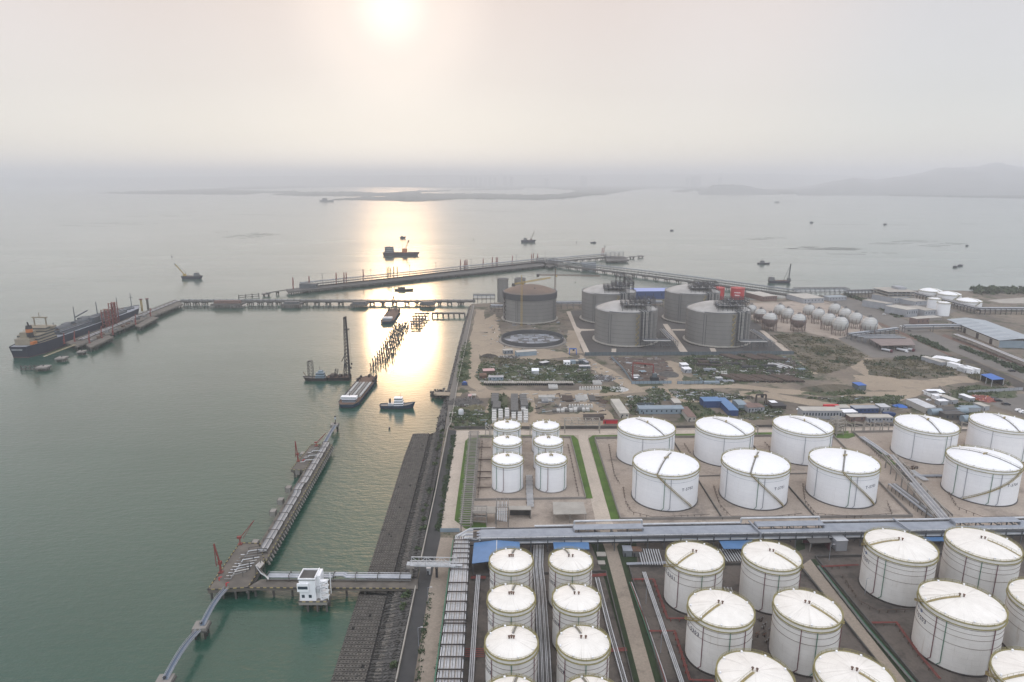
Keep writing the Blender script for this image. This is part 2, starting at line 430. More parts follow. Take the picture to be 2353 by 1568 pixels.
tank_skin('cream_wall', (.74, .72, .68), (.66, .635, .59), (.40, .315, .23), amt=(.60, .82), rough=.55, seam=.08); tank_skin('cream_paint', (.80, .765, .70), (.70, .665, .60), (.50, .46, .40), True, amt=(.54, .74), rough=.55, seam=.04)
# ------------------------------------------------------------------ sea, land, haze
b = B(); b.sheet([(-60000, -400, 0), (60000, -400, 0), (60000, 60000, 0), (-60000, 60000, 0)], 'sea_water'); tag(b.obj('sea'), kind='structure')
LAND = GL([(1083, 699), (1180, 694), (1320, 692), (1480, 690), (1540, 684), (1750, 690), (1838, 683), (1940, 675), (2040, 672), (2080, 668), (2200, 668), (2353, 674), (2700, 676), (4200, 900), (4200, 1700)]) + \
       [Vector((900, -300, Z)), Vector((-60, -300, Z))] + GL([(896, 1640), (955, 1351), (968, 1284), (1000, 1130), (1022, 986), (1035, 896), (1064, 772)])
b = B(); b.prism(LAND, -3, Z, 'yard_earth'); tag(b.obj('ground'), kind='structure')
SHEETS = {}
def area(name, m, pts, lift, z=Z):
    b = B(); b.prism(GL(pts, z), z - 0.5, z + lift, m)
    return tag(b.obj(name), kind='structure')
# haze
hm = bpy.data.materials.new('haze_air'); hm.use_nodes = True
ht = hm.node_tree; ht.nodes.clear()
pv = ht.nodes.new('ShaderNodeVolumePrincipled'); ho = ht.nodes.new('ShaderNodeOutputMaterial')
ht.links.new(pv.outputs[0], ho.inputs['Volume'])
pv.inputs['Color'].default_value = (0.93, 0.95, 0.98, 1)
pv.inputs['Density'].default_value = 0.00013
pv.inputs['Anisotropy'].default_value = 0.35
MATS['haze_air'] = hm
b = B(); b.box(-61000, 61000, -500, 61000, -4, 560, 'haze_air'); tag(b.obj('haze'), kind='stuff')
# ------------------------------------------------------------------ storage tanks
SEG = 72
def ring(b, r, z, w, h, m, n=SEG):
    b.lathe([(r - w / 2, z - h / 2), (r + w / 2, z - h / 2), (r + w / 2, z + h / 2), (r - w / 2, z + h / 2), (r - w / 2, z - h / 2)], m, n=n)
def text_mesh(txt, size, m, R_, z, ang, bold=0.02):  # black lettering wrapped on a shell of radius R_
    cu = bpy.data.curves.new('lettering', 'FONT'); cu.body = txt; cu.size = size; cu.align_x = 'CENTER'; cu.offset = bold * size; cu.resolution_u = 2; cu.space_character = 1.2
    o = bpy.data.objects.new('lettering', cu); COL.objects.link(o)
    me = bpy.data.meshes.new_from_object(o.evaluated_get(bpy.context.evaluated_depsgraph_get()))
    bpy.data.objects.remove(o)
    for v in me.vertices:
        a = ang + v.co.x / R_
        v.co = (math.cos(a) * (R_ + 0.03), math.sin(a) * (R_ + 0.03), z + v.co.y)
    me.materials.clear(); me.materials.append(MATS[m])
    return me
def make_tank(label, r, h, dome, st, loc, group):
    """st: wall, roof, rim materials; walk = (angle0, angle1 across the dome); stair = (angle, span, z0, z1); green/red = angles of downpipes; bands = heights"""
    t = thing('storage_tank', label, 'storage tank', loc, 0, group)
    b = B(); b.lathe([(r, 0.6), (r, h)], st['wall'], n=SEG); b.obj('shell', t, True, 40, True)
    R1 = (r * r + dome * dome) / (2 * dome)
    dz = lambda q: h + math.sqrt(R1 * R1 - q * q) - (R1 - dome)
    prof = [(r + 0.15, h - 0.25), (r + 0.15, h + 0.02)] + [(r * k, dz(r * k)) for k in (1, .9, .78, .64, .5, .35, .2, .08)] + [(0.01, dz(0))]
    b = B(); b.lathe(prof, st['roof'], n=SEG); b.obj('roof', t, True, 30, True)
    b = B(); b.lathe([(r + 0.5, 0), (r + 0.5, 0.6), (r - 0.2, 0.6)], st.get('foot', 'concrete_dark'), n=SEG); b.obj('foundation_ring', t, False, 40, True)
    b = B(); ring(b, r + 0.35, h - st.get('gird', 1.6), 0.5, 0.22, st['rim'])
    b.obj('wind_girder', t, False, 40, True)
    b = B(); ring(b, r + 0.15, h + 0.1, 0.5, 0.3, st['rim']); ring(b, r + 0.3, h + 1.15, 0.10, 0.10, st['rim']); ring(b, r + 0.3, h + 0.65, 0.08, 0.08, st['rim'])
    for i in range(36):
        a = 2 * PI * i / 36
        b.bar(((r + 0.3) * math.cos(a), (r + 0.3) * math.sin(a), h), ((r + 0.3) * math.cos(a), (r + 0.3) * math.sin(a), h + 1.15), 0.09, 0.09, st['rim'])
    b.obj('rim_railing', t, False, 40, True)
    for z in st.get('bands', ()):
        b = B(); ring(b, r + 0.06, z, 0.12, st.get('bh', 0.14), st.get('bm', 'rust')); b.obj('band', t, False, 40, True)
    for m, angs in (('green_paint', st.get('green', ())), ('dark_red', st.get('red', ())), ('lag_grey', st.get('grey', ()))):
        for a in angs:
            b = B(); c, s = math.cos(a), math.sin(a)
            b.path([((r + .3) * c, (r + .3) * s, h - st.get('gird', 1.6)), ((r + .3) * c, (r + .3) * s, 2.2), ((r + .3) * math.cos(a - 1.2 / r), (r + .3) * math.sin(a - 1.2 / r), 0.8)], 0.16, m, 6)
            b.obj('downpipe', t, False, 40, True)
    a0, q0, q1 = st['walk']
    b = B(); n = 14; pa = []
    for i in range(n + 1):
        q = r * (q0 + (q1 - q0) * i / n)
        pa.append(Vector((q * math.cos(a0), q * math.sin(a0), dz(min(abs(q), r)) + 0.15)))
    for u, v in zip(pa, pa[1:]): b.bar(u, v, 0.9, 0.12, st['walkm'])
    sd = Vector((-math.sin(a0), math.cos(a0), 0)) * 0.5
    for sgn in (-1, 1):
        for u, v in zip(pa, pa[1:]): b.bar(u + sd * sgn + Vector((0, 0, 1)), v + sd * sgn + Vector((0, 0, 1)), 0.07, 0.07, st['rim'])
        for u in pa[::2]: b.bar(u + sd * sgn, u + sd * sgn + Vector((0, 0, 1)), 0.06, 0.06, st['rim'])
    b.obj('roof_walkway', t, False, 40, True)
    for i in range(st.get('nv', 10)):
        a = 2 * PI * (i + 0.35) / st.get('nv', 10)
        c, s = (r * 0.93) * math.cos(a), (r * 0.93) * math.sin(a)
        b = B(); b.lathe([(0.3, dz(r * .93) - 0.1), (0.3, dz(r * .93) + 0.45), (0.42, dz(r * .93) + 0.5), (0.42, dz(r * .93) + 0.7), (0.01, dz(r * .93) + 0.95)], 'white_paint', c, s, 10)
        b.obj('roof_vent', t, True, 40, True)
    for dx, dy in st.get('top', ((-0.9, 0), (0.9, 0.3))):
        b = B(); q = math.hypot(dx, dy)
        b.tube((dx, dy, dz(q) - .1), (dx, dy, dz(q) + 0.9), 0.28, st.get('topm', 'rust'), 8); b.tube((dx, dy, dz(q) + 0.9), (dx, dy, dz(q) + 1.15), 0.5, st.get('topm', 'rust'), 8)
        b.obj('breather_valve', t, False, 40, True)
    if 'stair' in st:
        sa, sspan, z0, z1 = st['stair']
        b = B(); n = 26; pa = []
        for i in range(n + 1):
            a = sa + sspan * i / n; z = z0 + (z1 - z0) * i / n
            pa.append((a, z))
        for (a, z), (a2, z2) in zip(pa, pa[1:]):
            for rr, zz in ((r + 0.15, 0), (r + 1.0, 0), (r + 1.0, 1.05), (r + 0.2, 1.05)):
                b.bar((rr * math.cos(a), rr * math.sin(a), z + zz), (rr * math.cos(a2), rr * math.sin(a2), z2 + zz), 0.12, 0.26 if zz == 0 else 0.1, st['stairm'])
            am = (a + a2) / 2; zm = (z + z2) / 2
            for k in range(3):
                ak = a + (a2 - a) * (k + .5) / 3; zk = z + (z2 - z) * (k + .5) / 3
                b.bar(((r + .1) * math.cos(ak), (r + .1) * math.sin(ak), zk), ((r + 1.05) * math.cos(ak), (r + 1.05) * math.sin(ak), zk), 0.3, 0.06, st['stairm'])
            b.bar(((r + 1.0) * math.cos(am), (r + 1.0) * math.sin(am), zm), ((r + 1.0) * math.cos(am), (r + 1.0) * math.sin(am), zm + 1.05), 0.07, 0.07, st['stairm'])
        b.obj('spiral_stair', t, False, 40, True)
    return t
def number(t, txt, size, r, z, ang, glyph=False):
    link('tank_number', text_mesh(txt, size, 'ink', r, z, ang), t)
DN = -PI / 2                                         # the side of a tank that faces the camera's foot
A_ST = dict(wall='tank_white', roof='tank_roof', rim='rail_olive', bands=(16.0,), bm='lag_grey', green=(DN - .75, DN + .95), red=(DN - .25,), walk=(PI / 2, 0.02, 0.95), walkm='lag_white', nv=12, top=((-.8, 0), (.2, .6), (.9, -.2)), topm='rail_yellow', foot='concrete')
gA = 'six small white tanks in the walled block'
ta = make_tank('small white tank nearest the pipe rack, west column of the six tank block', 10.1, 19.3, 1.9, A_ST, (-2.9, 405.8, Z), gA)
for x, y, lb in ((25.3, 406.2, 'small white tank nearest the pipe rack, east column of the six tank block'),
                 (-3.2, 437.2, 'middle small white tank of the west column in the six tank block'), (25.2, 437, 'middle small white tank of the east column in the six tank block'),
                 (-3.6, 467.6, 'small white tank beside the slab stacks, far end of the west column'), (24.9, 466.8, 'small white tank beside the truss bridge, far end of the east column')):
    copy_tree(ta, (x, y, Z), 0, lb)
def number(t, txt, size, r, z, ang, m='ink'):
    link('tank_number', text_mesh(txt, size, m, r, z, ang), t)
B_ST = dict(wall='tank_white', roof='tank_roof', rim='rail_olive', bands=(18.6,), bm='lag_grey', bh=0.1, green=(DN - .24,), red=(), grey=(DN - .06, DN - 1.25), walk=(DN - .48, -0.6, 0.98), walkm='lag_dull', nv=12, top=((-1.3, -1), (-.2, -.6), (1.0, -.4)), topm='rail_yellow', foot='concrete_dark')
gB = 'large white tanks with domed roofs behind the pipe rack'
tb0 = make_tank('large white tank with no stair in view, behind the tank lettered T-5702', 20.2, 22.9, 3.2, B_ST, (96, 454.4, Z), gB)
def bcopy(x, y, rz, lb):
    return copy_tree(tb0, (x, y, Z), rz, lb, gB)
bcopy(152.5, 455.8, .95, 'large white tank with no stair in view, behind the tank lettered T-5701')
bcopy(209.5, 458.2, .95, 'large white tank with no stair in view, behind the tank lettered T-5703')
bcopy(299.8, 460.5, .38, 'large white tank beyond the dark diagonal pipes, behind the tank lettered T-5704')
bcopy(357, 463.5, .38, 'large white tank cut by the picture edge beside the parking yard')
tb0.rotation_euler = (0, 0, .95)
tb = make_tank('large white tank lettered T-5702 with a yellow stair, beside the concrete road', 20.2, 22.9, 3.2, dict(B_ST, stair=(DN + .69, -1.17, 0.8, 22.9), stairm='rail_yellow'), (96.1, 391.5, Z), gB)
t2 = copy_tree(tb, (152.5, 393, Z), 0, 'large white tank lettered T-5701 with a yellow stair, middle of its row')
t3 = copy_tree(tb, (209, 395.2, Z), 0, 'large white tank lettered T-5703 with a yellow stair, beside the diagonal pipe rack')
t4 = make_tank('large white tank lettered T-5704 whose yellow stair rises towards the right side', 20.2, 22.9, 3.2, dict(B_ST, walk=(DN + .63, -0.98, 0.98), green=(DN - .35, DN - 1.3), grey=(DN - .1, DN - 1.0), stair=(DN - 1.0, 1.63, 0.8, 22.9), stairm='rail_yellow'), (298.8, 398, Z), gB)
for o, n, a in ((tb, 'T-5702', .5), (t2, 'T-5701', .47), (t3, 'T-5703', .44), (t4, 'T-5704', .32)): number(o, n, 2.5, 20.2, 13.0, DN + a)
# near tanks, cream and rust streaked
C_ST = dict(wall='cream_wall', roof='cream_paint', rim='rail_olive', bands=(17.2, 15.0, 12.2), bm='rust', bh=0.07, green=(DN,), red=(DN - .82, DN + .98), walk=(PI / 2 - .2, 0.3, 0.97), walkm='lag_dull', nv=8, top=((-.9, 0), (.9, 0)), gird=1.5, foot='rust_dark')
gC = 'two columns of cream roofed tanks beside the bottom pipe rack'
CL = ['tank at the head of the west column beside the big blue roof', 'tank at the head of the east column below the small blue roof', 'second tank from the blue roof in the west column', 'second tank from the blue roof in the east column',
      'third tank from the blue roof in the west column, roof smeared grey', 'third tank from the blue roof in the east column', 'fourth tank from the blue roof, west column, only its roof top in view', 'fourth tank from the blue roof, east column, only its roof top in view']
cprev = [None, None]
for k in range(8):
    x, y = (-0.4 + .1 * (k // 2), 27.5)[k % 2], (283.3, 254, 225.7, 197.4)[k // 2]
    if k < 2: o = make_tank('cream roofed ' + CL[k], 10.1, 21.3, 1.9, dict(C_ST, walk=(PI / 2 - .2 + .45 * k, 0.3, 0.97), top=((-.9, 0), (0, .2), (.9, 0)) if k == 0 else ((-.9, .1), (.9, 0))), (x, y, Z), gC); cprev[k] = o
    else: o = copy_tree(cprev[k % 2], (x, y, Z), 0, 'cream roofed ' + CL[k])
    if k < 6: number(o, 'T-540%d' % (k + 1), 2.0, 10.1, 12.5, DN - 1.18)
D_ST = dict(wall='cream_wall', roof='cream_paint', rim='rail_olive', bands=(20.0, 17.8, 14.6), bm='rust', bh=0.09, green=(DN,), red=(DN - .8, DN + .51), walk=(DN - .95, 0.08, 0.97), walkm='rail_yellow', nv=9, top=((-.9, .6), (.5, 0)), foot='rust_dark', stair=(DN - 2.15, 1.2, 12.5, 22.5), stairm='rail_yellow')
gD = 'cream roofed tanks between the two narrow concrete roads'
d1 = make_tank('cream roofed tank lettered T-5301 beside the narrow concrete road', 13.1, 22.5, 2.2, D_ST, (85.9, 284.6, Z), gD)
d3 = copy_tree(d1, (86.3, 245.3, Z), 0, 'cream roofed tank lettered T-5303, middle of its column')
d5 = copy_tree(d1, (86.7, 206, Z), 0, 'cream roofed tank cut by the bottom edge, same column as T-5301')
d2 = make_tank('cream roofed tank beside the open brown roofed shed, no lettering in view', 13.1, 22.5, 2.2, dict(D_ST, walk=(DN + .69, 0.1, 0.97), stair=(DN + .8, 1.2, 22.5, 12.5), red=(DN - .55, DN + .9), green=(DN - .1,)), (122.3, 285.2, Z), gD)
d4 = copy_tree(d2, (122.1, 245.3, Z), 0, 'cream roofed tank right of the one lettered T-5303')
d6 = copy_tree(d2, (122.3, 206.2, Z), 0, 'cream roofed tank cut by the bottom edge, same column as the brown shed tank')
for o, n in ((d1, 'T-5301'), (d3, 'T-5303')): number(o, n, 2.4, 13.1, 14.8, DN - 1.25)
E_ST = dict(D_ST, bands=(20.8, 18.8, 16.4, 12.4), green=(DN - .88,), red=(DN - 1.12, DN + .25), walk=(DN - 1.55, 0.08, 0.97), stair=(DN - 2.6, 1.0, 14, 23.3))
gE = 'wide cream roofed tanks in the corner yard'
e1 = make_tank('wide cream roofed tank lettered T-5201 in the corner yard', 15.5, 23.3, 2.7, E_ST, (187.4, 293.3, Z), gE)
e3 = copy_tree(e1, (187.6, 248.2, Z), 0, 'wide cream roofed tank lettered T-5203 in the corner yard')
e5 = copy_tree(e1, (187.8, 203.5, Z), 0, 'wide cream roofed tank in the bottom corner, mostly out of the frame')
e2 = make_tank('wide cream roofed tank behind T-5201, its walkway running towards the picture edge', 15.5, 23.3, 2.7, dict(E_ST, walk=(DN + .7, 0.1, 0.97), stair=(DN + .8, 1.0, 23.3, 14), red=(DN - 1.0, DN - .2), green=(DN - .6,)), (228, 294.6, Z), gE)
e4 = copy_tree(e2, (227, 249.5, Z), 0, 'wide cream roofed tank beside T-5203, only a strip of its wall in view')
for o, n in ((e1, 'T-5201'), (e3, 'T-5203')):
    number(o, n, 2.5, 15.5, 14.6, DN - 1.68); number(o, '\u4e59 \u9187', 1.7, 15.5, 18.0, DN - 1.72, 'ink_blue')
# far white tanks behind the offices
gF = 'low white tanks on the far shore'
F_ST = dict(A_ST, bands=(), green=(), red=(), walk=(DN + .35, 0.02, 0.98), walkm='rail_olive', gird=.6, nv=6, stair=(DN - .25, .6, .8, 8.3), stairm='rail_olive', top=((0, 0),))
f3 = make_tank('low white tank nearest the long dark pipe gallery on the far shore', 17.8, 8.5, 4.2, F_ST, (722, 1051, Z), gF)
copy_tree(f3, (731.2, 1114.8, Z), 0, 'middle low white tank of the three on the far shore')
copy_tree(f3, (721.6, 1150, Z), 0, 'low white tank farthest out, by the open water')
F4 = dict(A_ST, bands=(), green=(), red=(), gird=.6, nv=4, top=((0, 0),))
f5 = make_tank('tall white tank standing in front of its twin beside the offices', 8.8, 19.3, 1.4, F4, (632.6, 973.6, Z), 'two tall white tanks beside the offices')
copy_tree(f5, (639.2, 1007, Z), 0, 'tall white tank half hidden behind its twin beside the offices')
r2 = make_tank('red fire water tank with two white lines of writing, standing clear', 11.1, 19.2, 1.2, dict(A_ST, wall='tank_red', roof='tank_red', rim='tank_red', bands=(), green=(), red=(), gird=.4, nv=2, top=((0, 0),), walkm='tank_red'), (375.2, 1110, Z), 'two red tanks behind the grey concrete tanks')
r1 = copy_tree(r2, (343, 1114, Z), 0, 'red fire water tank half hidden by the grey concrete tank')
mat('sign_white', (0.75, 0.72, 0.72))
for o in (r1, r2):
    for z, n in ((12.0, 8), (7.6, 6)):
        b = B()
        for i in range(n):
            a = DN - .34 + (i - n / 2) * 0.115
            for dz in (0, .55, 1.1, 1.6):
                b.bar((11.18 * math.cos(a), 11.18 * math.sin(a), z + dz), (11.18 * math.cos(a + .075), 11.18 * math.sin(a + .075), z + dz), 0.1, 0.25, 'sign_white')
            for da in (0, .075): b.bar((11.18 * math.cos(a + da), 11.18 * math.sin(a + da), z), (11.18 * math.cos(a + da), 11.18 * math.sin(a + da), z + 1.7), .25, .1, 'sign_white')
        b.obj('lettering', o, False, 40, True)
# ------------------------------------------------------------------ great concrete gas tanks, spheres, cranes
def lng(label, loc, group, under=False):
    t = thing('gas_tank', label, 'gas tank', loc, 0, group)
    r, h, dome = 38.0, 40.6, 9.5
    b = B(); b.lathe([(r, 2.2), (r, h - (8 if under else 1.5))], 'lng_concrete', n=96)
    b.obj('wall', t, True, 40, True)
    for z in range(6, int(h) - 8, 5):                # pour joints
        b = B(); ring(b, r + .02, z, 0.16, 0.22, 'concrete_dark', 96); b.obj('pour_joint', t, False, 40, True)
    for k in range(4):
        a = DN - .72 + k * PI / 2 if not under else DN - .55 + k * PI / 2
        b = B()
        for s in (0, .075): b.bar((math.cos(a + s) * (r + .2), math.sin(a + s) * (r + .2), 2.2), (math.cos(a + s) * (r + .2), math.sin(a + s) * (r + .2), h - 1.6), .5, .5, 'lng_dark')
        b.lathe([(r + .25, 2.2), (r + .25, h - 1.7)], 'lng_concrete', n=4, a0=a, a1=a + .075)
        b.obj('buttress', t, False, 40, True)
    b = B(); b.lathe([(r + 2.6, 1.0), (r + 2.6, 2.2), (r - .5, 2.2)], 'concrete_pale', n=96); b.obj('base_slab', t, False, 40, True)
    for i in range(44):
        a = 2 * PI * i / 44; c, s = math.cos(a), math.sin(a)
        b = B() if i == 0 else b
        b.bar(((r + 1.6) * c, (r + 1.6) * s, -.2), ((r + 1.6) * c, (r + 1.6) * s, 1.05), 1.4, 1.4, 'concrete_dark')
    tag(b.obj('plinth_ring', t, False, 40, True), kind='stuff')
    R1 = (r * r + dome * dome) / (2 * dome)
    dz = lambda q: h + math.sqrt(R1 * R1 - q * q) - (R1 - dome)
    b = B(); b.lathe([(r * k, dz(r * k) - .4) for k in (.985, .9, .8, .68, .55, .4, .25, .1)] + [(.01, dz(0) - .4)], 'rust_roof' if under else 'lng_roof', n=96); b.obj('roof', t, True, 30, True)
    b = B()
    if under: b.lathe([(r + .9, h - 8.2), (r + .9, h), (r - .6, h), (r - .6, h - 1)], 'lng_dark', n=96); b.lathe([(r, h - 8.3), (r + .9, h - 8.2)], 'lng_dark', n=96)
    else: b.lathe([(r + .35, h - 1.6), (r + .35, h + .5), (r - .6, h + .5), (r - .6, h - 1)], 'lng_concrete', n=96); b.lathe([(r, h - 1.7), (r + .35, h - 1.6)], 'lng_concrete', n=96)
    b.obj('ring_beam', t, False, 40, True)
    b = B()
    for zz in (.6, 1.2): ring(b, r, h + .5 + zz, .12, .12, 'grey_paint', 96)
    for i in range(48):
        a = 2 * PI * i / 48; b.bar((r * math.cos(a), r * math.sin(a), h + .4), (r * math.cos(a), r * math.sin(a), h + 1.8), .12, .12, 'grey_paint')
    b.obj('rim_railing', t, False, 40, True)
    return t, r, h, dz
def platform(t, x0, x1, y0, y1, z0, z1, m='steel', deck='dark_steel', tower=False):   # braced steel platform
    b = B(); nx, ny = max(1, round((x1 - x0) / 6)), max(1, round((y1 - y0) / 6))
    for i in range(nx + 1):
        for j in range(ny + 1):
            x, y = x0 + (x1 - x0) * i / nx, y0 + (y1 - y0) * j / ny
            b.bar((x, y, z0), (x, y, z1 + 4.5), .4, .4, m)
    for zz in (z1, z1 + 2.2, z1 + 4.5):
        for i in range(nx + 1): x = x0 + (x1 - x0) * i / nx; b.bar((x, y0, zz), (x, y1, zz), .3, .3, m)
        for j in range(ny + 1): y = y0 + (y1 - y0) * j / ny; b.bar((x0, y, zz), (x1, y, zz), .3, .3, m)
    b.obj('platform_frame', t, False, 40, True)
    b = B(); b.box(x0, x1, y0, y1, z1 - .3, z1, deck); b.obj('platform_deck', t, False, 40, True)
    b = B()
    for k in range(int((x1 - x0) / 3)):
        x = x0 + 2 + 3 * k
        if R.random() < .75:
            hgt = R.uniform(1, 3.2); b.tube((x, R.uniform(y0 + 1, y1 - 1), z1), (x, R.uniform(y0 + 1, y1 - 1), z1 + hgt), R.uniform(.4, .9), R.choice(['lag_grey', 'steel', 'bright_pipe']), 8)
            b.tube((x - 1.5, y0 + 1, z1 + 1), (x + 2, y0 + 1, z1 + 1), .35, 'bright_pipe', 6)
    b.obj('platform_piping', t, False, 40, True)
def lng_full(label, loc, crown):
    t, r, h, dz = lng(label, loc, 'grey concrete gas tanks with steel roof platforms')
    ya = -30
    platform(t, -10, 24, -31, -13, h - .5, h + 8.5, 'dark_steel', 'steel')
    platform(t, 4, 34, -8, 10, h + 1, h + 9, 'dark_steel', 'steel')
    if crown: platform(t, 24, 36, 6, 20, h, h + 15, 'dark_steel'); platform(t, 12, 24, 10, 22, h + 3, h + 19, 'dark_steel')
    b = B()                                           # dark walkway strip round the near rim
    b.lathe([(r - 6, h + 1.2), (r - .8, h + .9)], 'dark_steel', n=40, a0=DN - .75, a1=DN + .95); b.obj('roof_walkway', t, False, 40, True)
    for k in range(6):                                # risers down the wall
        a = DN + .34 + .05 * k; c, s = math.cos(a), math.sin(a)
        b = B(); b.tube((c * (r + 1.3), s * (r + 1.3), 9), (c * (r + 1.3), s * (r + 1.3), h + 2), .55, 'bright_pipe' if k in (1, 3, 4) else 'steel', 8)
        b.tube((c * (r + 1.3), s * (r + 1.3), h + 2), (c * (r - 6), s * (r - 6), h + 3.2), .55, 'bright_pipe' if k % 2 else 'steel', 8); b.obj('riser_pipe', t, True, 40, True)
    b = B()
    for a in (DN + .30, DN + .63):
        c, s = math.cos(a), math.sin(a); b.bar((c * (r + 1.8), s * (r + 1.8), 0), (c * (r + 1.8), s * (r + 1.8), h + 1), .5, .5, 'dark_steel')
    for z in range(3, int(h), 4): b.bar((math.cos(DN + .30) * (r + 1.8), math.sin(DN + .30) * (r + 1.8), z), (math.cos(DN + .63) * (r + 1.8), math.sin(DN + .63) * (r + 1.8), z), .35, .35, 'dark_steel')
    b.obj('riser_frame', t, False, 40, True)
    b = B(); z = 2                                    # zig-zag stair with olive stains
    k = 0
    while z < h - 3:
        a, a2 = (DN + .15, DN + .24) if k % 2 == 0 else (DN + .24, DN + .15)
        p, q = Vector((math.cos(a) * (r + .9), math.sin(a) * (r + .9), z)), Vector((math.cos(a2) * (r + .9), math.sin(a2) * (r + .9), z + 3.2))
        b.bar(p, q, 1.2, .25, 'rail_yellow'); b.bar(p + Vector((0, -.6, 1)), q + Vector((0, -.6, 1)), .12, .12, 'rail_yellow'); b.bar(p, p + Vector((0, 0, 3.2)), .2, .2, 'rail_yellow')
        z += 3.2; k += 1
    b.obj('zigzag_stair', t, False, 40, True)
    # pipe bridge leaving the tank
    b = B(); x0, y0 = 17, -41
    for k in range(5):
        b.tube((14, -39 - k * 1.6, 10 + (k % 2)), (46, -39 - k * 1.6, 10 + (k % 2)), .5, 'bright_pipe' if k % 2 == 0 else 'steel', 6)
        b.tube((46 + k * 1.4, -39 - k * 1.6, 10 + (k % 2)), (46 + k * 1.4, 15, 10 + (k % 2)), .5, 'bright_pipe' if k % 2 == 0 else 'lag_grey', 6)
    b.obj('transfer_pipe', t, False, 40, True)
    b = B()
    for x in (18, 27, 36, 45, 54):
        for y in (-48, -37): b.bar((x, y, 0), (x, y, 9.5), .45, .45, 'steel')
        b.bar((x, -48, 9.3), (x, -37, 9.3), .4, .4, 'steel'); b.bar((x, -48, 5), (x, -37, 5), .3, .3, 'steel')
    for z in (5, 9.3):
        for y in (-48, -37): b.bar((18, y, z), (54, y, z), .35, .35, 'steel')
    for y in (-26, -15, -4, 7):
        for x in (45, 54): b.bar((x, y, 0), (x, y, 9.5), .45, .45, 'steel')
        b.bar((45, y, 9.3), (54, y, 9.3), .4, .4, 'steel')
    for x in (45, 54): b.bar((x, -37, 9.3), (x, 12, 9.3), .35, .35, 'steel')
    b.obj('pipe_bridge_frame', t, False, 40, True)
    return t
l3 = lng_full('grey concrete gas tank with tan dirty roof, in front nearest the rubble yard', (140.9, 817.5, Z), False)
l5 = lng_full('grey concrete gas tank with clean pale roof, nearest the white spheres', (253.4, 814, Z), False)
l2 = lng_full('grey concrete gas tank behind, with the tallest steel frame on its roof', (137.5, 948, Z), True)
l4 = lng_full('grey concrete gas tank behind, in front of the red tanks', (256.2, 948.6, Z), False)
l1, r, h, dz = lng('unfinished grey concrete gas tank with brown dome and dark band at the top', (25.3, 948.5, Z), None, True)
b = B()
for k in range(12):                                   # scaffold stair on its seaward side
    z = k * 3.2
    a, a2 = (PI + .42, PI + .50) if k % 2 == 0 else (PI + .50, PI + .42)
    b.bar((math.cos(a) * 39.5, math.sin(a) * 39.5, z), (math.cos(a2) * 39.5, math.sin(a2) * 39.5, z + 3.2), 1.2, .25, 'rust_dark'); b.bar((math.cos(a) * 40.2, math.sin(a) * 40.2, z), (math.cos(a) * 40.2, math.sin(a) * 40.2, z + 4), .25, .25, 'rust_dark')
b.obj('scaffold_stair', l1, False, 40, True)
# foundation ring of the next tank
t = thing('tank_foundation', 'low round foundation ring with a pale lined floor before the brown domed tank', 'tank foundation', (25.3, 814.1, Z))
b = B(); b.lathe([(38.6, .5), (38.6, 5.7), (37.6, 5.7), (37.6, 1.2)], 'lng_dark', n=96); b.obj('wall', t, False, 40, True)
b = B(); b.lathe([(37.5, 5.2), (36.2, 1.6), (33, .9)], 'lag_white', n=96, a0=-PI, a1=0); b.obj('lining', t, True, 40, True)
b = B(); b.lathe([(37.5, .85), (.01, .85)], 'slab_grey', n=96); b.obj('floor', t, False, 40, True)
b = B(); b.lathe([(42, -.2), (42, 1.2), (38, 1.2)], 'concrete', n=96); b.obj('base_slab', t, False, 40, True)
for i in range(70):
    x, y = R.uniform(-30, 30), R.uniform(-18, 30)
    if x * x + y * y < 33 * 33:
        b = B(); a = R.uniform(2, 5); c = R.uniform(2, 4); z = R.uniform(1.0, 1.6); b.box(x - a, x + a, y - c, y + c, .9, z, R.choice(['lag_grey', 'slab_grey', 'grey_paint', 'ship_deck'])); b.obj('floor_panel', t, False, 40, True)
# twin concrete silos behind
s1 = thing('concrete_silo', 'round grey concrete silo on the seaward side behind the brown domed tank', 'silo', G(1156, 694), 0, 'twin grey silos behind the brown domed tank')
b = B(); b.lathe([(8.6, 0), (8.6, 36), (9.0, 36), (9.0, 38.5), (8.2, 38.5)], 'lng_concrete', n=40); b.obj('shell', s1, False, 40, True)
b = B(); b.lathe([(8.2, 38.2), (.01, 38.8)], 'lng_dark', n=40); b.obj('roof', s1, False, 40, True)
b = B(); b.bar((-8.9, -1.5, 0), (-8.9, -1.5, 38.6), .6, .6, 'lng_dark'); b.obj('ladder', s1, False, 40, True)
copy_tree(s1, G(1195, 693), 0, 'round grey concrete silo mostly hidden behind the brown dome')
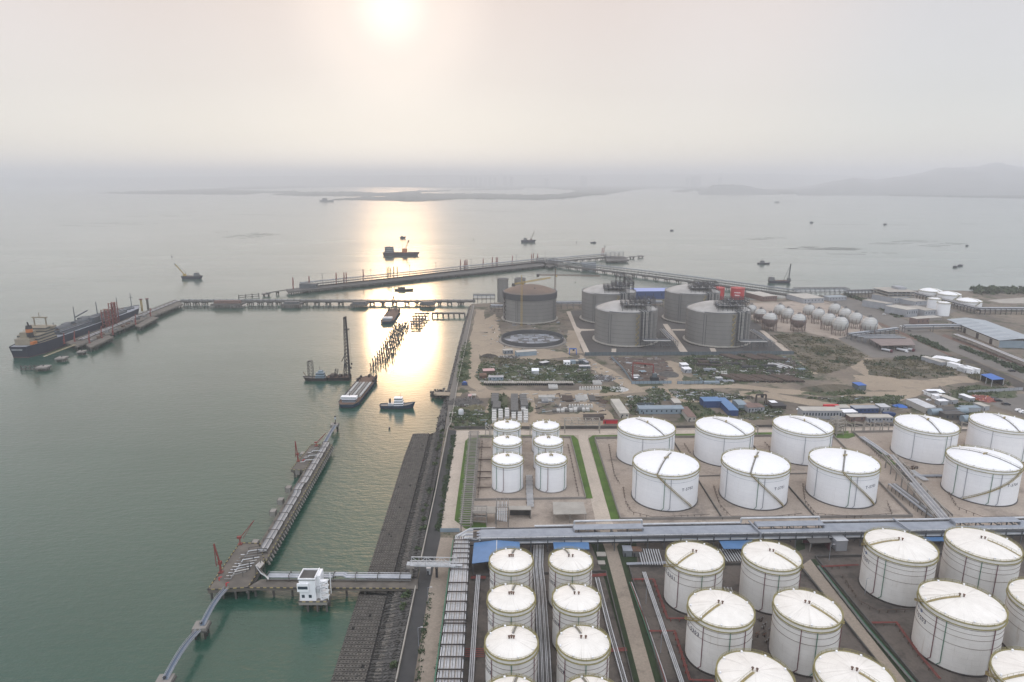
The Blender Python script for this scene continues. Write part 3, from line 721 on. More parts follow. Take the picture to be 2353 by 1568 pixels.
# tower cranes
def tower_crane(label, base, mast, jib_to, jib_len, tail, m):
    t = thing('tower_crane', label, 'tower crane', base)
    d = Vector((math.cos(jib_to), math.sin(jib_to), 0))
    b = B(); lattice(b, (0, 0, 0), (0, 0, mast), 2.0, m, 3, .2, .35); b.obj('mast', t, False, 40, True)
    b = B(); lattice(b, (0, 0, mast + 2), d * jib_len + Vector((0, 0, mast + 2)), 1.6, m, 3, .18, .3); b.obj('jib', t, False, 40, True)
    b = B(); lattice(b, (0, 0, mast + 2), d * -tail + Vector((0, 0, mast + 2)), 1.6, m, 3, .18, .3); b.obj('counter_jib', t, False, 40, True)
    e = d * -tail; b = B(); b.box(e.x - 2, e.x + 2, e.y - 1.5, e.y + 1.5, mast - 1, mast + 3, 'concrete_dark'); b.obj('counterweight', t, False, 40, True)
    b = B(); b.bar((0, 0, mast), (0, 0, mast + 12), .9, .9, m); b.obj('tower_head', t, False, 40, True)
    b = B(); b.bar((0, 0, mast + 12), d * jib_len * .7 + Vector((0, 0, mast + 3)), .14, .14, 'dark_steel'); b.bar((0, 0, mast + 12), d * -tail * .9 + Vector((0, 0, mast + 3)), .14, .14, 'dark_steel'); b.obj('tie_rope', t, False, 40, True)
    b = B(); b.box(.8, 2.6, -2.2, -.6, mast - .5, mast + 2, 'crane_yellow'); b.obj('cab', t, False, 40, True)
    e = d * jib_len * .45; b = B(); b.bar((e.x, e.y, mast + 1), (e.x, e.y, mast - 8), .12, .12, 'dark_steel'); b.box(e.x - .6, e.x + .6, e.y - .6, e.y + .6, mast - 9.5, mast - 8, 'dark_steel'); b.obj('hook_block', t, False, 40, True)
tower_crane('yellow tower crane standing in front of the unfinished domed tank', (13, 898, Z), 58, .85, 62, 17, 'crane_yellow')
tower_crane('dark tower crane standing behind the unfinished domed tank', (64.5, 1000, Z), 54, -.12, 66, 26, 'rust')
# spheres
def sphere(label, x, y, r, wrap=False, group='white spherical gas tanks'):
    q = G(x, y, Z + r + 4.5)
    t = thing('spherical_tank', label, 'spherical tank', (q.x, q.y, Z), 0, group)
    zc = r + 4.5
    b = B(); b.lathe([(max(.01, r * math.sin(PI * k / 20)), zc - r * math.cos(PI * k / 20)) for k in range(21)], 'sphere_white', n=36); b.obj('shell', t, True, 60, True)
    if wrap:
        b = B(); b.lathe([((r + .1) * math.sin(PI * k / 20), zc - (r + .1) * math.cos(PI * k / 20)) for k in range(2, 12)], 'sphere_pink', n=36)
        for z in range(2, int(zc + r * .4), 2):
            rr = math.sqrt(max(4, (r + .8) ** 2 - min(0, z - zc) ** 2)) if z < zc else math.sqrt(max(4, (r + .8) ** 2 - (z - zc) ** 2))
            ring(b, max(rr, r * .92), z, .3, .3, 'rust', 24)
        b.obj('scaffold_wrap', t, False, 40, True)
    for i in range(10):
        a = 2 * PI * i / 10; c, s = math.cos(a) * r * .97, math.sin(a) * r * .97
        b = B(); b.tube((c, s, 0), (c, s, zc), .42, 'sphere_pink', 6); b.obj('leg', t, False, 40, True)
    for zz in (-.55, -.2, .2, .5, .78):
        b = B(); ring(b, math.sqrt(1 - zz * zz) * r + .08, zc + zz * r, .16, .14, 'grey_paint', 36); b.obj('weld_band', t, False, 40, True)
    b = B(); b.box(-2.4, 2.4, -2, 2, zc + r - .3, zc + r, 'steel')
    for X in (-2.4, 0, 2.4):
        for Y in (-2, 2): b.bar((X, Y, zc + r), (X, Y, zc + r + 2.2), .16, .16, 'steel')
    for Y in (-2, 2): b.bar((-2.4, Y, zc + r + 1.1), (2.4, Y, zc + r + 1.1), .12, .12, 'steel'); b.bar((-2.4, Y, zc + r + 2.1), (2.4, Y, zc + r + 2.1), .12, .12, 'steel')
    b.tube((-.8, 0, zc + r), (-.8, 0, zc + r + 1.8), .4, 'steel', 6); b.tube((.9, .5, zc + r), (.9, .5, zc + r + 2.4), .35, 'steel', 6)
    b.obj('top_platform', t, False, 40, True)
    b = B(); pa = [(math.cos(DN + .2 + k * .16) * (r * math.sin(PI * (.5 + .045 * k)) + .7 if k > 0 else r + .7), math.sin(DN + .2 + k * .16) * (r * math.sin(PI * (.5 + .045 * k)) + .7), zc + r * math.sin(k * .14)) for k in range(10)]
    for u, v in zip(pa, pa[1:]): b.bar(u, v, .8, .2, 'grey_paint')
    b.obj('stair', t, False, 40, True)
SPH = [(1726, 712, 7.6, 'sphere half hidden by the grey concrete tank, deepest in the block'), (1747.5, 722.5, 8, 'sphere beside the concrete tank, behind the one in red scaffolding'), (1769, 735, 9.6, 'sphere with red scaffolding round its lower half and a bright white top'),
       (1791.4, 712.4, 8.2, 'rear sphere of the second row of spheres'), (1810, 721, 8.2, 'middle sphere of the second row of spheres'), (1835, 737, 9.4, 'front sphere of the second row, wrapped in grey scaffolding'),
       (1859, 712.4, 8.2, 'rear sphere of the third row of spheres'), (1880.5, 722.4, 8.3, 'second sphere from the rear in the third row, brownish'), (1904, 734.7, 8.9, 'third sphere from the rear in the third row, tan at the top'), (1931, 744.8, 9.7, 'front sphere of the third row by the tanker loading shed'),
       (1918, 710, 8.2, 'rear sphere of the last row beside the road'), (1941.5, 721.3, 8.2, 'second sphere from the rear in the row beside the road'), (1965.8, 732, 8.5, 'third sphere from the rear in the row beside the road'), (1997.7, 745.8, 9.8, 'front sphere of the row beside the road')]
for x, y, r_, lb in SPH: sphere('white gas ' + lb, x, y, r_, 'scaffolding' in lb)
# ------------------------------------------------------------------ paved areas, roads, grass
area('terminal_apron', 'apron', [(1046, 989), (1600, 984), (2400, 978), (2900, 974), (3100, 1200), (1012, 1222)], .03)
area('near_apron', 'apron_dark', [(1088, 1222), (2700, 1205), (3300, 1700), (1040, 1700), (1046, 1236)], .03)
area('seawall_road', 'asphalt', [(1031, 988), (1049, 990), (1012, 1221), (1012, 1236), (985, 1357), (950, 1568), (936, 1660), (894, 1660), (912, 1568), (957, 1351), (970, 1284), (1002, 1130)], .04)
area('promenade', 'asphalt_pale', [(1085, 702), (1091, 702), (1076, 772), (1050, 896), (1037, 974), (1030, 986), (1023, 986), (1036, 896), (1065, 772)], .05)
area('perimeter_road', 'road_concrete', [(1049, 991), (1420, 990), (2400, 982), (2400, 989), (1960, 990), (1420, 1000), (1079, 1002), (1070, 1012), (1044, 1193), (1066, 1214), (1092, 1222), (1012, 1221)], .06)
area('service_road', 'road_concrete', [(1329.5, 1000), (1352, 1000), (1350, 1012), (1405, 1197), (1415, 1215), (1374, 1215), (1368, 1197), (1330, 1014)], .09)
area('service_road', 'road_worn', [(1415, 1215), (1428, 1238), (1417, 1256), (1505, 1568), (1530, 1650), (1487, 1650), (1469, 1568), (1388, 1256), (1381, 1238), (1374, 1215)], .09)
area('lower_seawall_road', 'road_worn', [(1012, 1236), (1042, 1236), (1027, 1365), (1001, 1568), (988, 1660), (943, 1660), (959, 1568), (985, 1357)], .08)
area('narrow_road', 'road_worn', [(1842, 1300), (1862, 1286), (2082, 1568), (2140, 1645), (2110, 1645), (2057.5, 1568)], .08)
for nm, pts in (('lawn', [(1078.7, 1006), (1100, 1005), (1099, 1010), (1086.6, 1153), (1084, 1200), (1118, 1203), (1118, 1214), (1070, 1216), (1044.4, 1196), (1069, 1014)]),
                ('lawn', [(1100, 1000), (1318, 1001), (1328, 1010), (1362, 1146), (1346, 1146), (1312, 1006), (1100, 1006)]),
                ('lawn', [(1352, 1008), (1362, 1001), (1950, 991), (1950, 996), (1368, 1005), (1366, 1012), (1425, 1197), (1404.5, 1197)]),
                ('lawn', [(1353, 1239), (1380, 1240), (1390, 1262), (1470, 1568), (1488, 1640), (1478, 1640), (1454, 1568), (1386, 1320), (1378, 1300)]),
                ('lawn', [(1418, 1257), (1430, 1240), (1462, 1240), (1464, 1300), (1443, 1302), (1452, 1330), (1521, 1568), (1545, 1640), (1530, 1640), (1505, 1568)]),
                ('lawn', [(1863, 1286), (1873, 1286), (2107, 1568), (2165, 1645), (2141, 1645), (2083, 1568)]),
                ('lawn', [(1827, 1232), (1846, 1224), (1850, 1262), (1830, 1268)]),
                ('lawn', [(1918, 998), (1962, 996), (1965, 1003), (1950, 1008), (1918, 1007)]), ('lawn', [(1987, 1017), (2004, 1017), (2060, 1068), (2045, 1070)])):
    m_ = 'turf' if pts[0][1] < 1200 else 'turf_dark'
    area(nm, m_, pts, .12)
area('tank_pad', 'pad_grey', [(1302, 716), (1345, 817), (1822, 814), (1745, 748), (1690, 715), (1500, 704)], .04)
for pts in ([(1301.4, 716), (1311, 716), (1325, 751), (1333, 756), (1366, 757.5), (1366, 759.5), (1336, 761), (1333, 766), (1357, 815), (1344, 815), (1323, 766)], [(1405.5, 801.5), (1416, 801.5), (1415.5, 815), (1404.5, 815)], [(1523, 745), (1534, 745), (1584, 814), (1566, 814)], [(1630, 800), (1642, 800), (1650, 814), (1637, 814)], [(1745, 760), (1756, 760), (1824, 813), (1808, 814)], [(1540, 757), (1580, 757), (1580, 760), (1542, 760)]):
    area('pad_path', 'road_concrete', pts, .08)
area('far_highway', 'asphalt_pale', [(1922, 676), (1949, 686), (2005, 708), (2067, 730), (2156, 770), (2353, 844), (2480, 893), (2480, 930), (2353, 873), (2127, 784), (2018, 739), (1900, 690)], .05)
area('loading_yard', 'asphalt_pale', [(1925, 778), (2004.8, 822), (2190, 822), (2105, 783), (2040, 762), (1960, 770)], .06)
area('sphere_pad', 'apron', [(1712, 722), (1780, 762), (1852, 764), (1932, 782), (2040, 768), (1990, 715), (1880, 690), (1725, 697)], .04)
area('office_yard', 'asphalt_pale', [(1960, 690), (2030, 672), (2110, 690), (2200, 715), (2150, 735), (2075, 728), (2006, 706)], .04)
area('far_yard', 'concrete_pale', [(2270, 690), (2353, 684), (2500, 684), (2520, 700), (2300, 697)], .04)
area('parking_yard', 'asphalt_pale', [(2255, 915), (2353, 905), (2600, 900), (2700, 975), (2353, 955), (2290, 935)], .05)
area('railway_strip', 'soil_dark', [(2190, 822), (2230, 826), (2353, 880), (2500, 940), (2500, 965), (2353, 900), (2240, 845)], .05)
area('verge', 'rust', [(2160, 775), (2353, 850), (2480, 900), (2480, 888), (2353, 838), (2170, 768)], .04)
area('verge', 'rust', [(2020, 741), (2130, 788), (2190, 818), (2180, 820), (2110, 786), (2014, 743)], .045)
def rough_area(name, m, pts, lift, amp=2.6):            # ground patch with a ragged edge
    P = GL(pts); Q = []
    for p, q in zip(P, P[1:] + P[:1]):
        n = max(1, int((q - p).length / 4))
        for k in range(n):
            v = p.lerp(q, k / n); a = amp if k else amp * .3
            Q.append(v + Vector((R.uniform(-a, a), R.uniform(-a, a), 0)))
    b = B(); b.prism(Q, Z - .5, Z + lift, m)
    return tag(b.obj(name), kind='structure')
def ribbon(name, pts, wid, m, lift):                   # a worn track of varying width along pixel points
    P0 = GL(pts); P = []
    for u, v in zip(P0, P0[1:]):
        n = max(1, int((v - u).length / 9)); P += [u.lerp(v, k / n) for k in range(n)]
    P.append(P0[-1]); b = B(); L, Rr = [], []
    for i, p in enumerate(P):
        d = (P[min(i + 1, len(P) - 1)] - P[max(i - 1, 0)]).normalized(); n = Vector((-d.y, d.x, 0)); w_ = wid * R.uniform(.85, 1.2) / 2
        L.append(p + n * w_); Rr.append(p - n * w_)
    for i in range(len(P) - 1):
        b.sheet([L[i], L[i + 1], Rr[i + 1], Rr[i]], m, Z + lift)
    return tag(b.obj(name), kind='structure')
TR = [[(1104, 712), (1101, 735), (1094, 772), (1086, 800), (1090, 830), (1083, 860), (1090, 882), (1112, 900), (1160, 909), (1240, 911), (1330, 908), (1400, 904), (1470, 896), (1560, 890), (1690, 887), (1795, 898), (1860, 903), (1960, 906), (2070, 905), (2145, 882)],
      [(1342, 826), (1377, 846), (1416, 867), (1442, 884), (1462, 893)], [(1060, 907), (1005, 905)], [(1335, 912), (1352, 930), (1385, 945), (1395, 962), (1350, 980)], [(1215, 915), (1222, 950), (1245, 968), (1330, 972), (1385, 960)], [(1145, 912), (1130, 935), (1120, 960)],
      [(1975, 822), (1985, 850), (2030, 870), (2080, 885), (2140, 882), (2190, 872), (2260, 872)], [(1870, 860), (1850, 845), (1830, 832)], [(1700, 905), (1760, 908), (1860, 925), (1960, 930), (2050, 915), (2110, 898)],
      [(1318, 760), (1316, 790), (1322, 812)], [(1525, 830), (1550, 845), (1545, 870), (1545, 888)], [(1105, 800), (1130, 790), (1150, 800)], [(1100, 840), (1200, 836), (1330, 838)], [(1530, 895), (1550, 912), (1570, 925), (1640, 925), (1720, 921)]]
for i, p in enumerate(TR): ribbon('dirt_track', p, (13, 15, 9, 12, 9, 9, 22, 9, 18, 16, 18, 8, 5, 9)[i], 'sand_track', .03 + .004 * i)
for pts in ([(1075, 899), (1400, 896), (1480, 888), (1600, 886), (1560, 893), (1480, 899), (1330, 915), (1100, 914)], [(1330, 815), (1360, 830), (1460, 880), (1440, 890), (1380, 860), (1325, 828)], [(1490, 826), (1560, 835), (1560, 880), (1535, 884), (1500, 850)], [(1960, 862), (2060, 870), (2140, 876), (2090, 900), (1990, 896)], [(1745, 893), (1850, 898), (1960, 902), (1900, 911), (1780, 905)], [(1095, 745), (1140, 720), (1150, 780), (1300, 812), (1320, 820), (1240, 826), (1110, 830), (1095, 800)], [(1130, 960), (1400, 945), (1410, 975), (1130, 985)]):
    BE = globals().get('BE', 0) + 1
    rough_area('bare_earth', 'sand_track', pts, .008 + .003 * BE)
WEED = [[(1062, 795), (1082, 785), (1079, 870), (1050, 884)], [(1100, 838), (1200, 835), (1340, 842), (1372, 868), (1365, 882), (1110, 886), (1094, 868)], [(1040, 935), (1075, 930), (1130, 955), (1122, 986), (1036, 986)], [(1482, 897), (1503, 890), (1528, 895), (1551, 920), (1506, 923)],
        [(1536, 895), (1640, 899), (1732, 913), (1730, 919), (1614, 922), (1556, 916)], [(1440, 910), (1500, 912), (1520, 930), (1500, 945), (1455, 955), (1440, 930)], [(1562, 822), (1600, 818), (1820, 818), (1862, 850), (1868, 872), (1640, 885), (1605, 880), (1578, 840)], [(1560, 925), (1610, 925), (1640, 948), (1690, 960), (1560, 965)], [(1840, 905), (1890, 890), (1975, 892), (1990, 905), (1900, 912)],
        [(1850, 915), (1960, 912), (2085, 908), (2060, 925), (1930, 930)], [(2145, 905), (2250, 885), (2330, 895), (2340, 912), (2230, 925), (2180, 915)], [(1690, 930), (1790, 932), (1800, 965), (1700, 965)], [(2005, 920), (2060, 918), (2090, 935), (2020, 940)], [(2195, 930), (2240, 925), (2270, 960), (2200, 960)], [(1130, 908), (1165, 908), (1165, 945), (1130, 975), (1115, 972)], [(1200, 930), (1220, 925), (1222, 948), (1203, 950)], [(1375, 890), (1420, 888), (1430, 902), (1380, 904)], [(1700, 905), (1745, 899), (1755, 903), (1720, 909)]]
SCRUB = [[(1772, 772), (1830, 768), (1925, 782), (1990, 818), (1965, 838), (1900, 860), (1868, 855), (1828, 816)], [(1985, 826), (2190, 828), (2235, 850), (2180, 868), (2080, 872), (2000, 862)], [(2190, 820), (2250, 845), (2330, 885), (2300, 890), (2230, 870)], [(1105, 818), (1220, 826), (1330, 832), (1330, 838), (1110, 838)]]
for i, p in enumerate(WEED): rough_area('weed_patch', 'weed_ground', p, .10 + .004 * i)
for i, p in enumerate(SCRUB): rough_area('scrub_patch', 'scrub_ground', p, .18 + .004 * i)
rough_area('pile_yard', 'soil_dark', [(1600, 825), (1815, 822), (1855, 850), (1860, 868), (1680, 880), (1610, 860)], .22)
rough_area('sorting_yard', 'timber', [(1400, 822), (1520, 822), (1545, 850), (1530, 878), (1460, 878)], .23)

# bund walls
def polywall(name, label, cat, pts, h, th, m, lift=0, group=None):
    P = GL(pts); t = thing(name, label, cat, P[0], 0, group)
    for p, q in zip(P, P[1:]):
        b = B(); d = (q - p).normalized() * th / 2
        b.wall(p - d, q + d, th, Z - .3, Z + h, m); b.obj('wall_length', t)
    return t
polywall('bund_wall', 'low concrete wall round the six small white tanks', 'wall', [(1103, 1005), (1311, 1007), (1346, 1147), (1091, 1151), (1103, 1005)], 1.5, .4, 'concrete')
polywall('bund_wall', 'concrete wall round the large white tanks beside the service road', 'wall', [(1426, 1196), (1367, 1009), (1912, 1002), (2096, 1189), (1426, 1196)], 1.8, .4, 'concrete')
polywall('bund_wall', 'dividing wall between T-5702 and T-5701', 'wall', [(1544, 1010), (1660, 1194)], 1.2, .4, 'concrete_dark'); polywall('bund_wall', 'dividing wall between T-5701 and T-5703', 'wall', [(1714, 1007), (1874, 1192)], 1.2, .4, 'concrete_dark'); polywall('bund_wall', 'low wall between the two rows of large white tanks', 'wall', [(1594, 1096), (1990, 1086)], 1.0, .4, 'concrete')
polywall('bund_wall', 'concrete wall round the tanks right of the diagonal pipe rack', 'wall', [(2188, 1188), (1959, 995), (2520, 986)], 1.8, .4, 'concrete')
polywall('bund_wall', 'concrete wall round the two columns of cream roofed tanks', 'wall', [(1088, 1326), (1392, 1316), (1434, 1486), (1470, 1640)], 1.4, .4, 'concrete_dark')
polywall('bund_wall', 'concrete wall round T-5301 and its neighbours', 'wall', [(1547, 1650), (1524, 1568), (1445, 1303), (1832, 1297), (2050, 1568), (2110, 1650)], 1.4, .4, 'concrete_dark')
polywall('bund_wall', 'concrete wall round T-5201 and its neighbours', 'wall', [(2170, 1650), (2108, 1568), (1873, 1282), (2560, 1268)], 1.4, .4, 'concrete_dark')
polywall('boundary_wall', 'dark boundary wall between the slab yard and the perimeter road', 'wall', [(1044, 986), (1420, 985)], 2.2, .3, 'concrete_dark'); polywall('boundary_wall', 'boundary wall behind the large white tanks', 'wall', [(1420, 985), (2400, 976)], 2.0, .3, 'concrete_dark')
polywall('parapet', 'long pale parapet of the seawall from the jetty root to the bottom edge', 'parapet', [(1089, 702), (1075, 772), (1049, 896), (1036, 974), (1029, 986), (1001, 1130), (968, 1284)], 1.1, .5, 'concrete_pale'); polywall('parapet', 'pale parapet of the seawall below the near jetty', 'parapet', [(955, 1351), (910, 1568), (890, 1660)], 1.1, .5, 'concrete_pale')
polywall('gate', 'pale blue sheet gate across the concrete road', 'gate', [(1012, 1223), (1056, 1223)], 2.4, .2, 'blue_pale')
def fence(label, pts, h, step, m, group=None):         # sheet fence of single panels on posts
    P = GL(pts); t = thing('sheet_fence', label, 'fence', P[0], 0, group)
    pan = None
    for p, q in zip(P, P[1:]):
        d = q - p; n = max(1, round(d.length / step)); rz = math.atan2(d.y, d.x)
        if pan is None:
            b = B(); b.box(0.06, step - .06, -.06, .06, .15, h, m); b.box(-.1, .1, -.1, .1, 0, h + .15, 'dark_steel'); pan = b.mesh('fence_panel')
        for i in range(n):
            o = link('fence_panel', pan, t, p + d * (i / n) - P[0], rz); o.scale = (d.length / n / step, 1, 1)
    return t
fence('long blue grey sheet fence below the grey concrete gas tanks', [(1343.5, 818), (1581, 817), (1824, 815)], 4.2, 4.0, 'fence_teal')
fence('pale fence climbing along the east side of the gas tank pad', [(1824, 814), (1773, 772)], 2.5, 4.0, 'concrete_pale')
fence('short blue sheet fence under the red gantry crane', [(1451, 883), (1543, 882)], 3.0, 4, 'blue_pale'); fence('short blue sheet fence right of the yard gate', [(1556, 883), (1615, 882), (1612, 876)], 3.0, 4, 'blue_pale')
fence('pale sheet fence running down to the red gantry crane', [(1405, 823), (1430, 848), (1452, 880)], 2.6, 4, 'blue_pale'); fence('dark fence before the long grey hut', [(1463, 932), (1503, 931)], 2.4, 4, 'fence_teal'); fence('pale slatted wall beside the parked lorries', [(2157, 893), (2186, 912)], 3, 3, 'concrete_pale'); fence('grey fence along the parking yard', [(2222, 905), (2350, 897)], 3, 5, 'render_grey')

# ------------------------------------------------------------------ sea revetment
ES = [(948, 999), (930, 1046), (847, 1312), (826, 1362), (760, 1568), (735, 1650)]
RS = [(989, 998), (978, 1044), (909, 1314), (893, 1366), (843.5, 1568), (826, 1650)]
WS = [(1022, 986), (1014, 1040), (965, 1286), (955, 1351), (908, 1568), (888, 1650)]
PE, PR_, PW = [G(x, y, .2) for x, y in ES], [G(x, y, 2.6) for x, y in RS], [G(x, y, 5.0) for x, y in WS]
rv = thing('sea_revetment', 'sloping sea defence covered in rows of hollow concrete blocks', 'sea defence', PE[2])
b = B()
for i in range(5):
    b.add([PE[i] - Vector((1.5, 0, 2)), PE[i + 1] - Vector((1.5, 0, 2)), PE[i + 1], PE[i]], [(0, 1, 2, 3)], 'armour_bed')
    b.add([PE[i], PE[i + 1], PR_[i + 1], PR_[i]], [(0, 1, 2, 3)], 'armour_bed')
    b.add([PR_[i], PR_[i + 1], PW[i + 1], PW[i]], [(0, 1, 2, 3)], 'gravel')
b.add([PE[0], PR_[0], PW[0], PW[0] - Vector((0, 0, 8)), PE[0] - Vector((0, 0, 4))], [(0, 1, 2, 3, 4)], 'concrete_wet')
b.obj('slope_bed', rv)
def hollow():
    b = B(); o, i_, h = .74, .46, .95
    vs = [(x * k, y * k, z) for z in (0, h) for k in (o, i_) for x, y in ((-1, -1), (1, -1), (1, 1), (-1, 1))]
    fs = []
    for k in range(4):
        n = (k + 1) % 4
        fs += [(8 + k, 8 + n, 12 + n, 12 + k), (k, n, 8 + n, 8 + k), (12 + k, 12 + n, 4 + n, 4 + k)]
    return vs, fs
HV, HF = hollow()
b = B(); b.add(HV, HF, 'armour'); HM = b.mesh('hollow_block')
spots = []
for i in range(5):
    L = ((PE[i] + PR_[i]) / 2 - (PE[i + 1] + PR_[i + 1]) / 2).length; n = int(L / 2.35)
    for k in range(n):
        f = (k + .5) / n; a, c = PE[i].lerp(PE[i + 1], f), PR_[i].lerp(PR_[i + 1], f)
        if i == 3 and k < 1: continue
        nc = 9 if i else 8
        for j in range(nc):
            if R.random() < .012: continue
            g = (j + .75) / (nc + .8)
            spots.append((a.lerp(c, g) + Vector((R.uniform(-.07, .07), R.uniform(-.09, .09), R.uniform(-.1, .08))), math.atan2((c - a).y, (c - a).x) + R.uniform(-.08, .08)))
spots.sort(key=lambda s: s[0].y + abs(s[0].x) * .3)
vis = [s for s in spots if s[0].y > 176]
for p, a in vis[:300]: link('hollow_block', HM, rv, p - PE[2], a)
b = B()
for p, a in vis[300:]:
    c, s_ = math.cos(a), math.sin(a); b.add([(p.x + x * c - y * s_, p.y + x * s_ + y * c, p.z + z) for x, y, z in HV], HF, 'armour')
tag(b.obj('hollow_blocks', rv), kind='stuff')
b = B()                                                # second slope: interlocking light armour, dark steps
for i in range(5):
    L = (PR_[i] - PR_[i + 1]).length; n = int(L / 1.5)
    for k in range(n):
        f = (k + R.random()) / n; a, c = PR_[i].lerp(PR_[i + 1], f), PW[i].lerp(PW[i + 1], f)
        for g, m_, sz in ((.06, 'concrete_wet', .8), (.15, 'concrete_wet', .9), (.26, 'armour', .75), (.33, 'armour', .7), (.40, 'armour', .75), (.47, 'concrete_dark', .7), (.62, 'concrete_dark', .8), (.78, 'concrete_wet', .8), (.9, 'concrete_dark', .7)):
            p = a.lerp(c, g + R.uniform(-.025, .025)); q = R.uniform(.6, 1.1) * sz; r_ = R.uniform(-.8, .8)
            d = Vector((math.cos(r_), math.sin(r_), R.uniform(-.3, .5))) * q
            b.bar(p - d + Vector((0, 0, .3)), p + d + Vector((0, 0, .3)), q * .9, q * .8, m_)
tag(b.obj('armour_units', rv), kind='stuff')
b = B()                                                # upper sea slope beyond the blocks
US, UW = [(1077, 705), (1058, 772), (1027, 896), (1010, 950), (998, 1000)], [(1083, 702), (1064, 772), (1035, 896), (1024, 960), (1018, 1000)]
UA, UB = [G(x, y, -.3) for x, y in US], [G(x, y, 5.0) for x, y in UW]
for i in range(4): b.add([UA[i], UA[i + 1], UB[i + 1], UB[i]], [(0, 1, 2, 3)], 'concrete_dark')
for i in range(4):
    for k in range(60):
        p = UA[i].lerp(UA[i + 1], R.random()).lerp(UB[i].lerp(UB[i + 1], R.random() * .0 + k / 60), R.random())
        b.bar(p, p + Vector((R.uniform(-1, 1), R.uniform(-1, 1), R.uniform(0, .6))), R.uniform(.8, 1.6), R.uniform(.6, 1.2), R.choice(['concrete_dark', 'gravel', 'concrete_wet']))
tag(b.obj('sea_slope'), kind='structure')
t = thing('rubble_groyne', 'short rubble groyne with a sandy top jutting from the promenade', 'groyne', G(1020, 908, 0))
b = B(); b.prism([G(x, y, 4) for x, y in ((996, 905), (1000, 902), (1052, 903), (1052, 907), (1000, 908))], 3.2, 4.6, 'sand_track'); b.obj('track_top', t)
b = B()
for k in range(260):
    p = G(R.uniform(990, 1046), R.uniform(902, 915), 0); p.z = R.uniform(-.5, 3.4); q = R.uniform(.8, 1.8)
    b.bar(p, p + Vector((R.uniform(-1, 1), R.uniform(-1, 1), R.uniform(-.3, .5))) * q, q, q * .8, R.choice(['gravel', 'concrete_dark', 'concrete_wet']))
tag(b.obj('rubble', t), kind='stuff')
# ------------------------------------------------------------------ pipe racks and plant
ORD = 'first second third fourth fifth sixth seventh eighth ninth tenth eleventh twelfth thirteenth fourteenth fifteenth sixteenth seventeenth eighteenth nineteenth twentieth'.split()
ORD += ['twenty ' + o for o in ORD[:9]]
def run(label, pts, n, gap, r, m, z, cat='pipe run', group=None, posts=None, pm='concrete_dark', name='pipe_run', level=True):
    """n parallel pipes along pixel points (z metres above the ground); every pipe a part; low posts every few metres"""
    P = [G(x, y, Z + z) for x, y in pts]
    t = thing(name, label, cat, (P[0].x, P[0].y, Z), 0, group)
    for k in range(n):
        off = (k - (n - 1) / 2) * gap; Q = []
        for i, p in enumerate(P):
            d = (P[min(i + 1, len(P) - 1)] - P[max(i - 1, 0)]).normalized(); Q.append(p + Vector((-d.y, d.x, 0)) * off)
        b = B(); b.path(Q, r, m[k % len(m)] if isinstance(m, (list, tuple)) else m, 6); b.obj('pipe', t, True)
    if posts:
        w_ = n * gap + .3
        for u, v in zip(P, P[1:]):
            d = v - u; L = d.length; d.normalize(); s_ = Vector((-d.y, d.x, 0)) * w_ / 2
            for k in range(max(1, int(L / posts))):
                c = u + d * (posts * (k + .3)); b = B()
                b.bar(c - s_ - Vector((0, 0, r + .1)), c + s_ - Vector((0, 0, r + .1)), .22, .22, pm)
                if z > .8:
                    for e in ((-1, 1) if n > 1 else (0,)): b.bar((c.x + s_.x * e, c.y + s_.y * e, Z), (c.x + s_.x * e, c.y + s_.y * e, Z + z), .22, .22, pm)
                b.obj('support', t)
    return t
class Rack:                                            # straight rack in its own frame: u along, v across, z above the ground
    def __init__(s, name, label, cat, o, d, group=None):
        s.o, s.u = Vector((o.x, o.y, Z)), Vector((d.x, d.y, 0)).normalized(); s.w = Vector((-s.u.y, s.u.x, 0))
        s.t = thing(name, label, cat, s.o, 0, group)
    def p(s, u, v, z): return s.o + s.u * u + s.w * v + Vector((0, 0, z))
    def pipe(s, u0, u1, v, z, r, m, ups=(), name='pipe'):
        b = B(); pts = [(u0, z)]
        for a, c, h in ups: pts += [(a, z), (a, z + h), (c, z + h), (c, z)]
        pts.append((u1, z)); b.path([s.p(u, v, q) for u, q in pts], r, m, 6); b.obj(name, s.t, True)
    def bars(s, name, lst, m):
        b = B()
        for (u, v, z), (u2, v2, z2), w_, h in lst: b.bar(s.p(u, v, z), s.p(u2, v2, z2), w_, h, m)
        b.obj(name, s.t)
# the long rack across the terminal
o1 = G(1078, 1238, 14.0); ck = rad(2.0)
r1 = Rack('pipe_rack', 'long grey pipe rack crossing the whole terminal between the two tank rows', 'pipe rack', o1, Vector((math.cos(ck), math.sin(ck), 0)))
RL, RW = 330, 11.8
US_ = [(G(1316, 1200, 16) - r1.o).dot(r1.u), (G(1473, 1200, 16) - r1.o).dot(r1.u), (G(1735, 1200, 16) - r1.o).dot(r1.u), (G(1890, 1200, 16) - r1.o).dot(r1.u), (G(2183, 1190, 16) - r1.o).dot(r1.u), (G(2335, 1190, 16) - r1.o).dot(r1.u)]
UPS = [(US_[0], US_[1], 2.0), (US_[2], US_[3], 2.0), (US_[4], US_[5], 2.0)]
for k in range(int(RL / 9)):
    u = 6 + 9 * k
    for v in (.3, 6, RW - .3): r1.bars('column', [((u, v, 0), (u, v, 8.6), .5, .5)], 'steel')
    r1.bars('crossbeam', [((u, 0, 7.6), (u, RW, 7.6), .4, .5)], 'steel')
    r1.bars('crossbeam', [((u, 0, 4.8), (u, RW * .6, 4.8), .4, .45)], 'steel')
for v in (0, RW): r1.bars('side_girder', [((0, v, 7.9), (RL, v, 7.9), .3, .9)], 'steel')
r1.bars('lower_girder', [((0, 0, 5.0), (RL, 0, 5.0), .3, .6)], 'dark_steel')
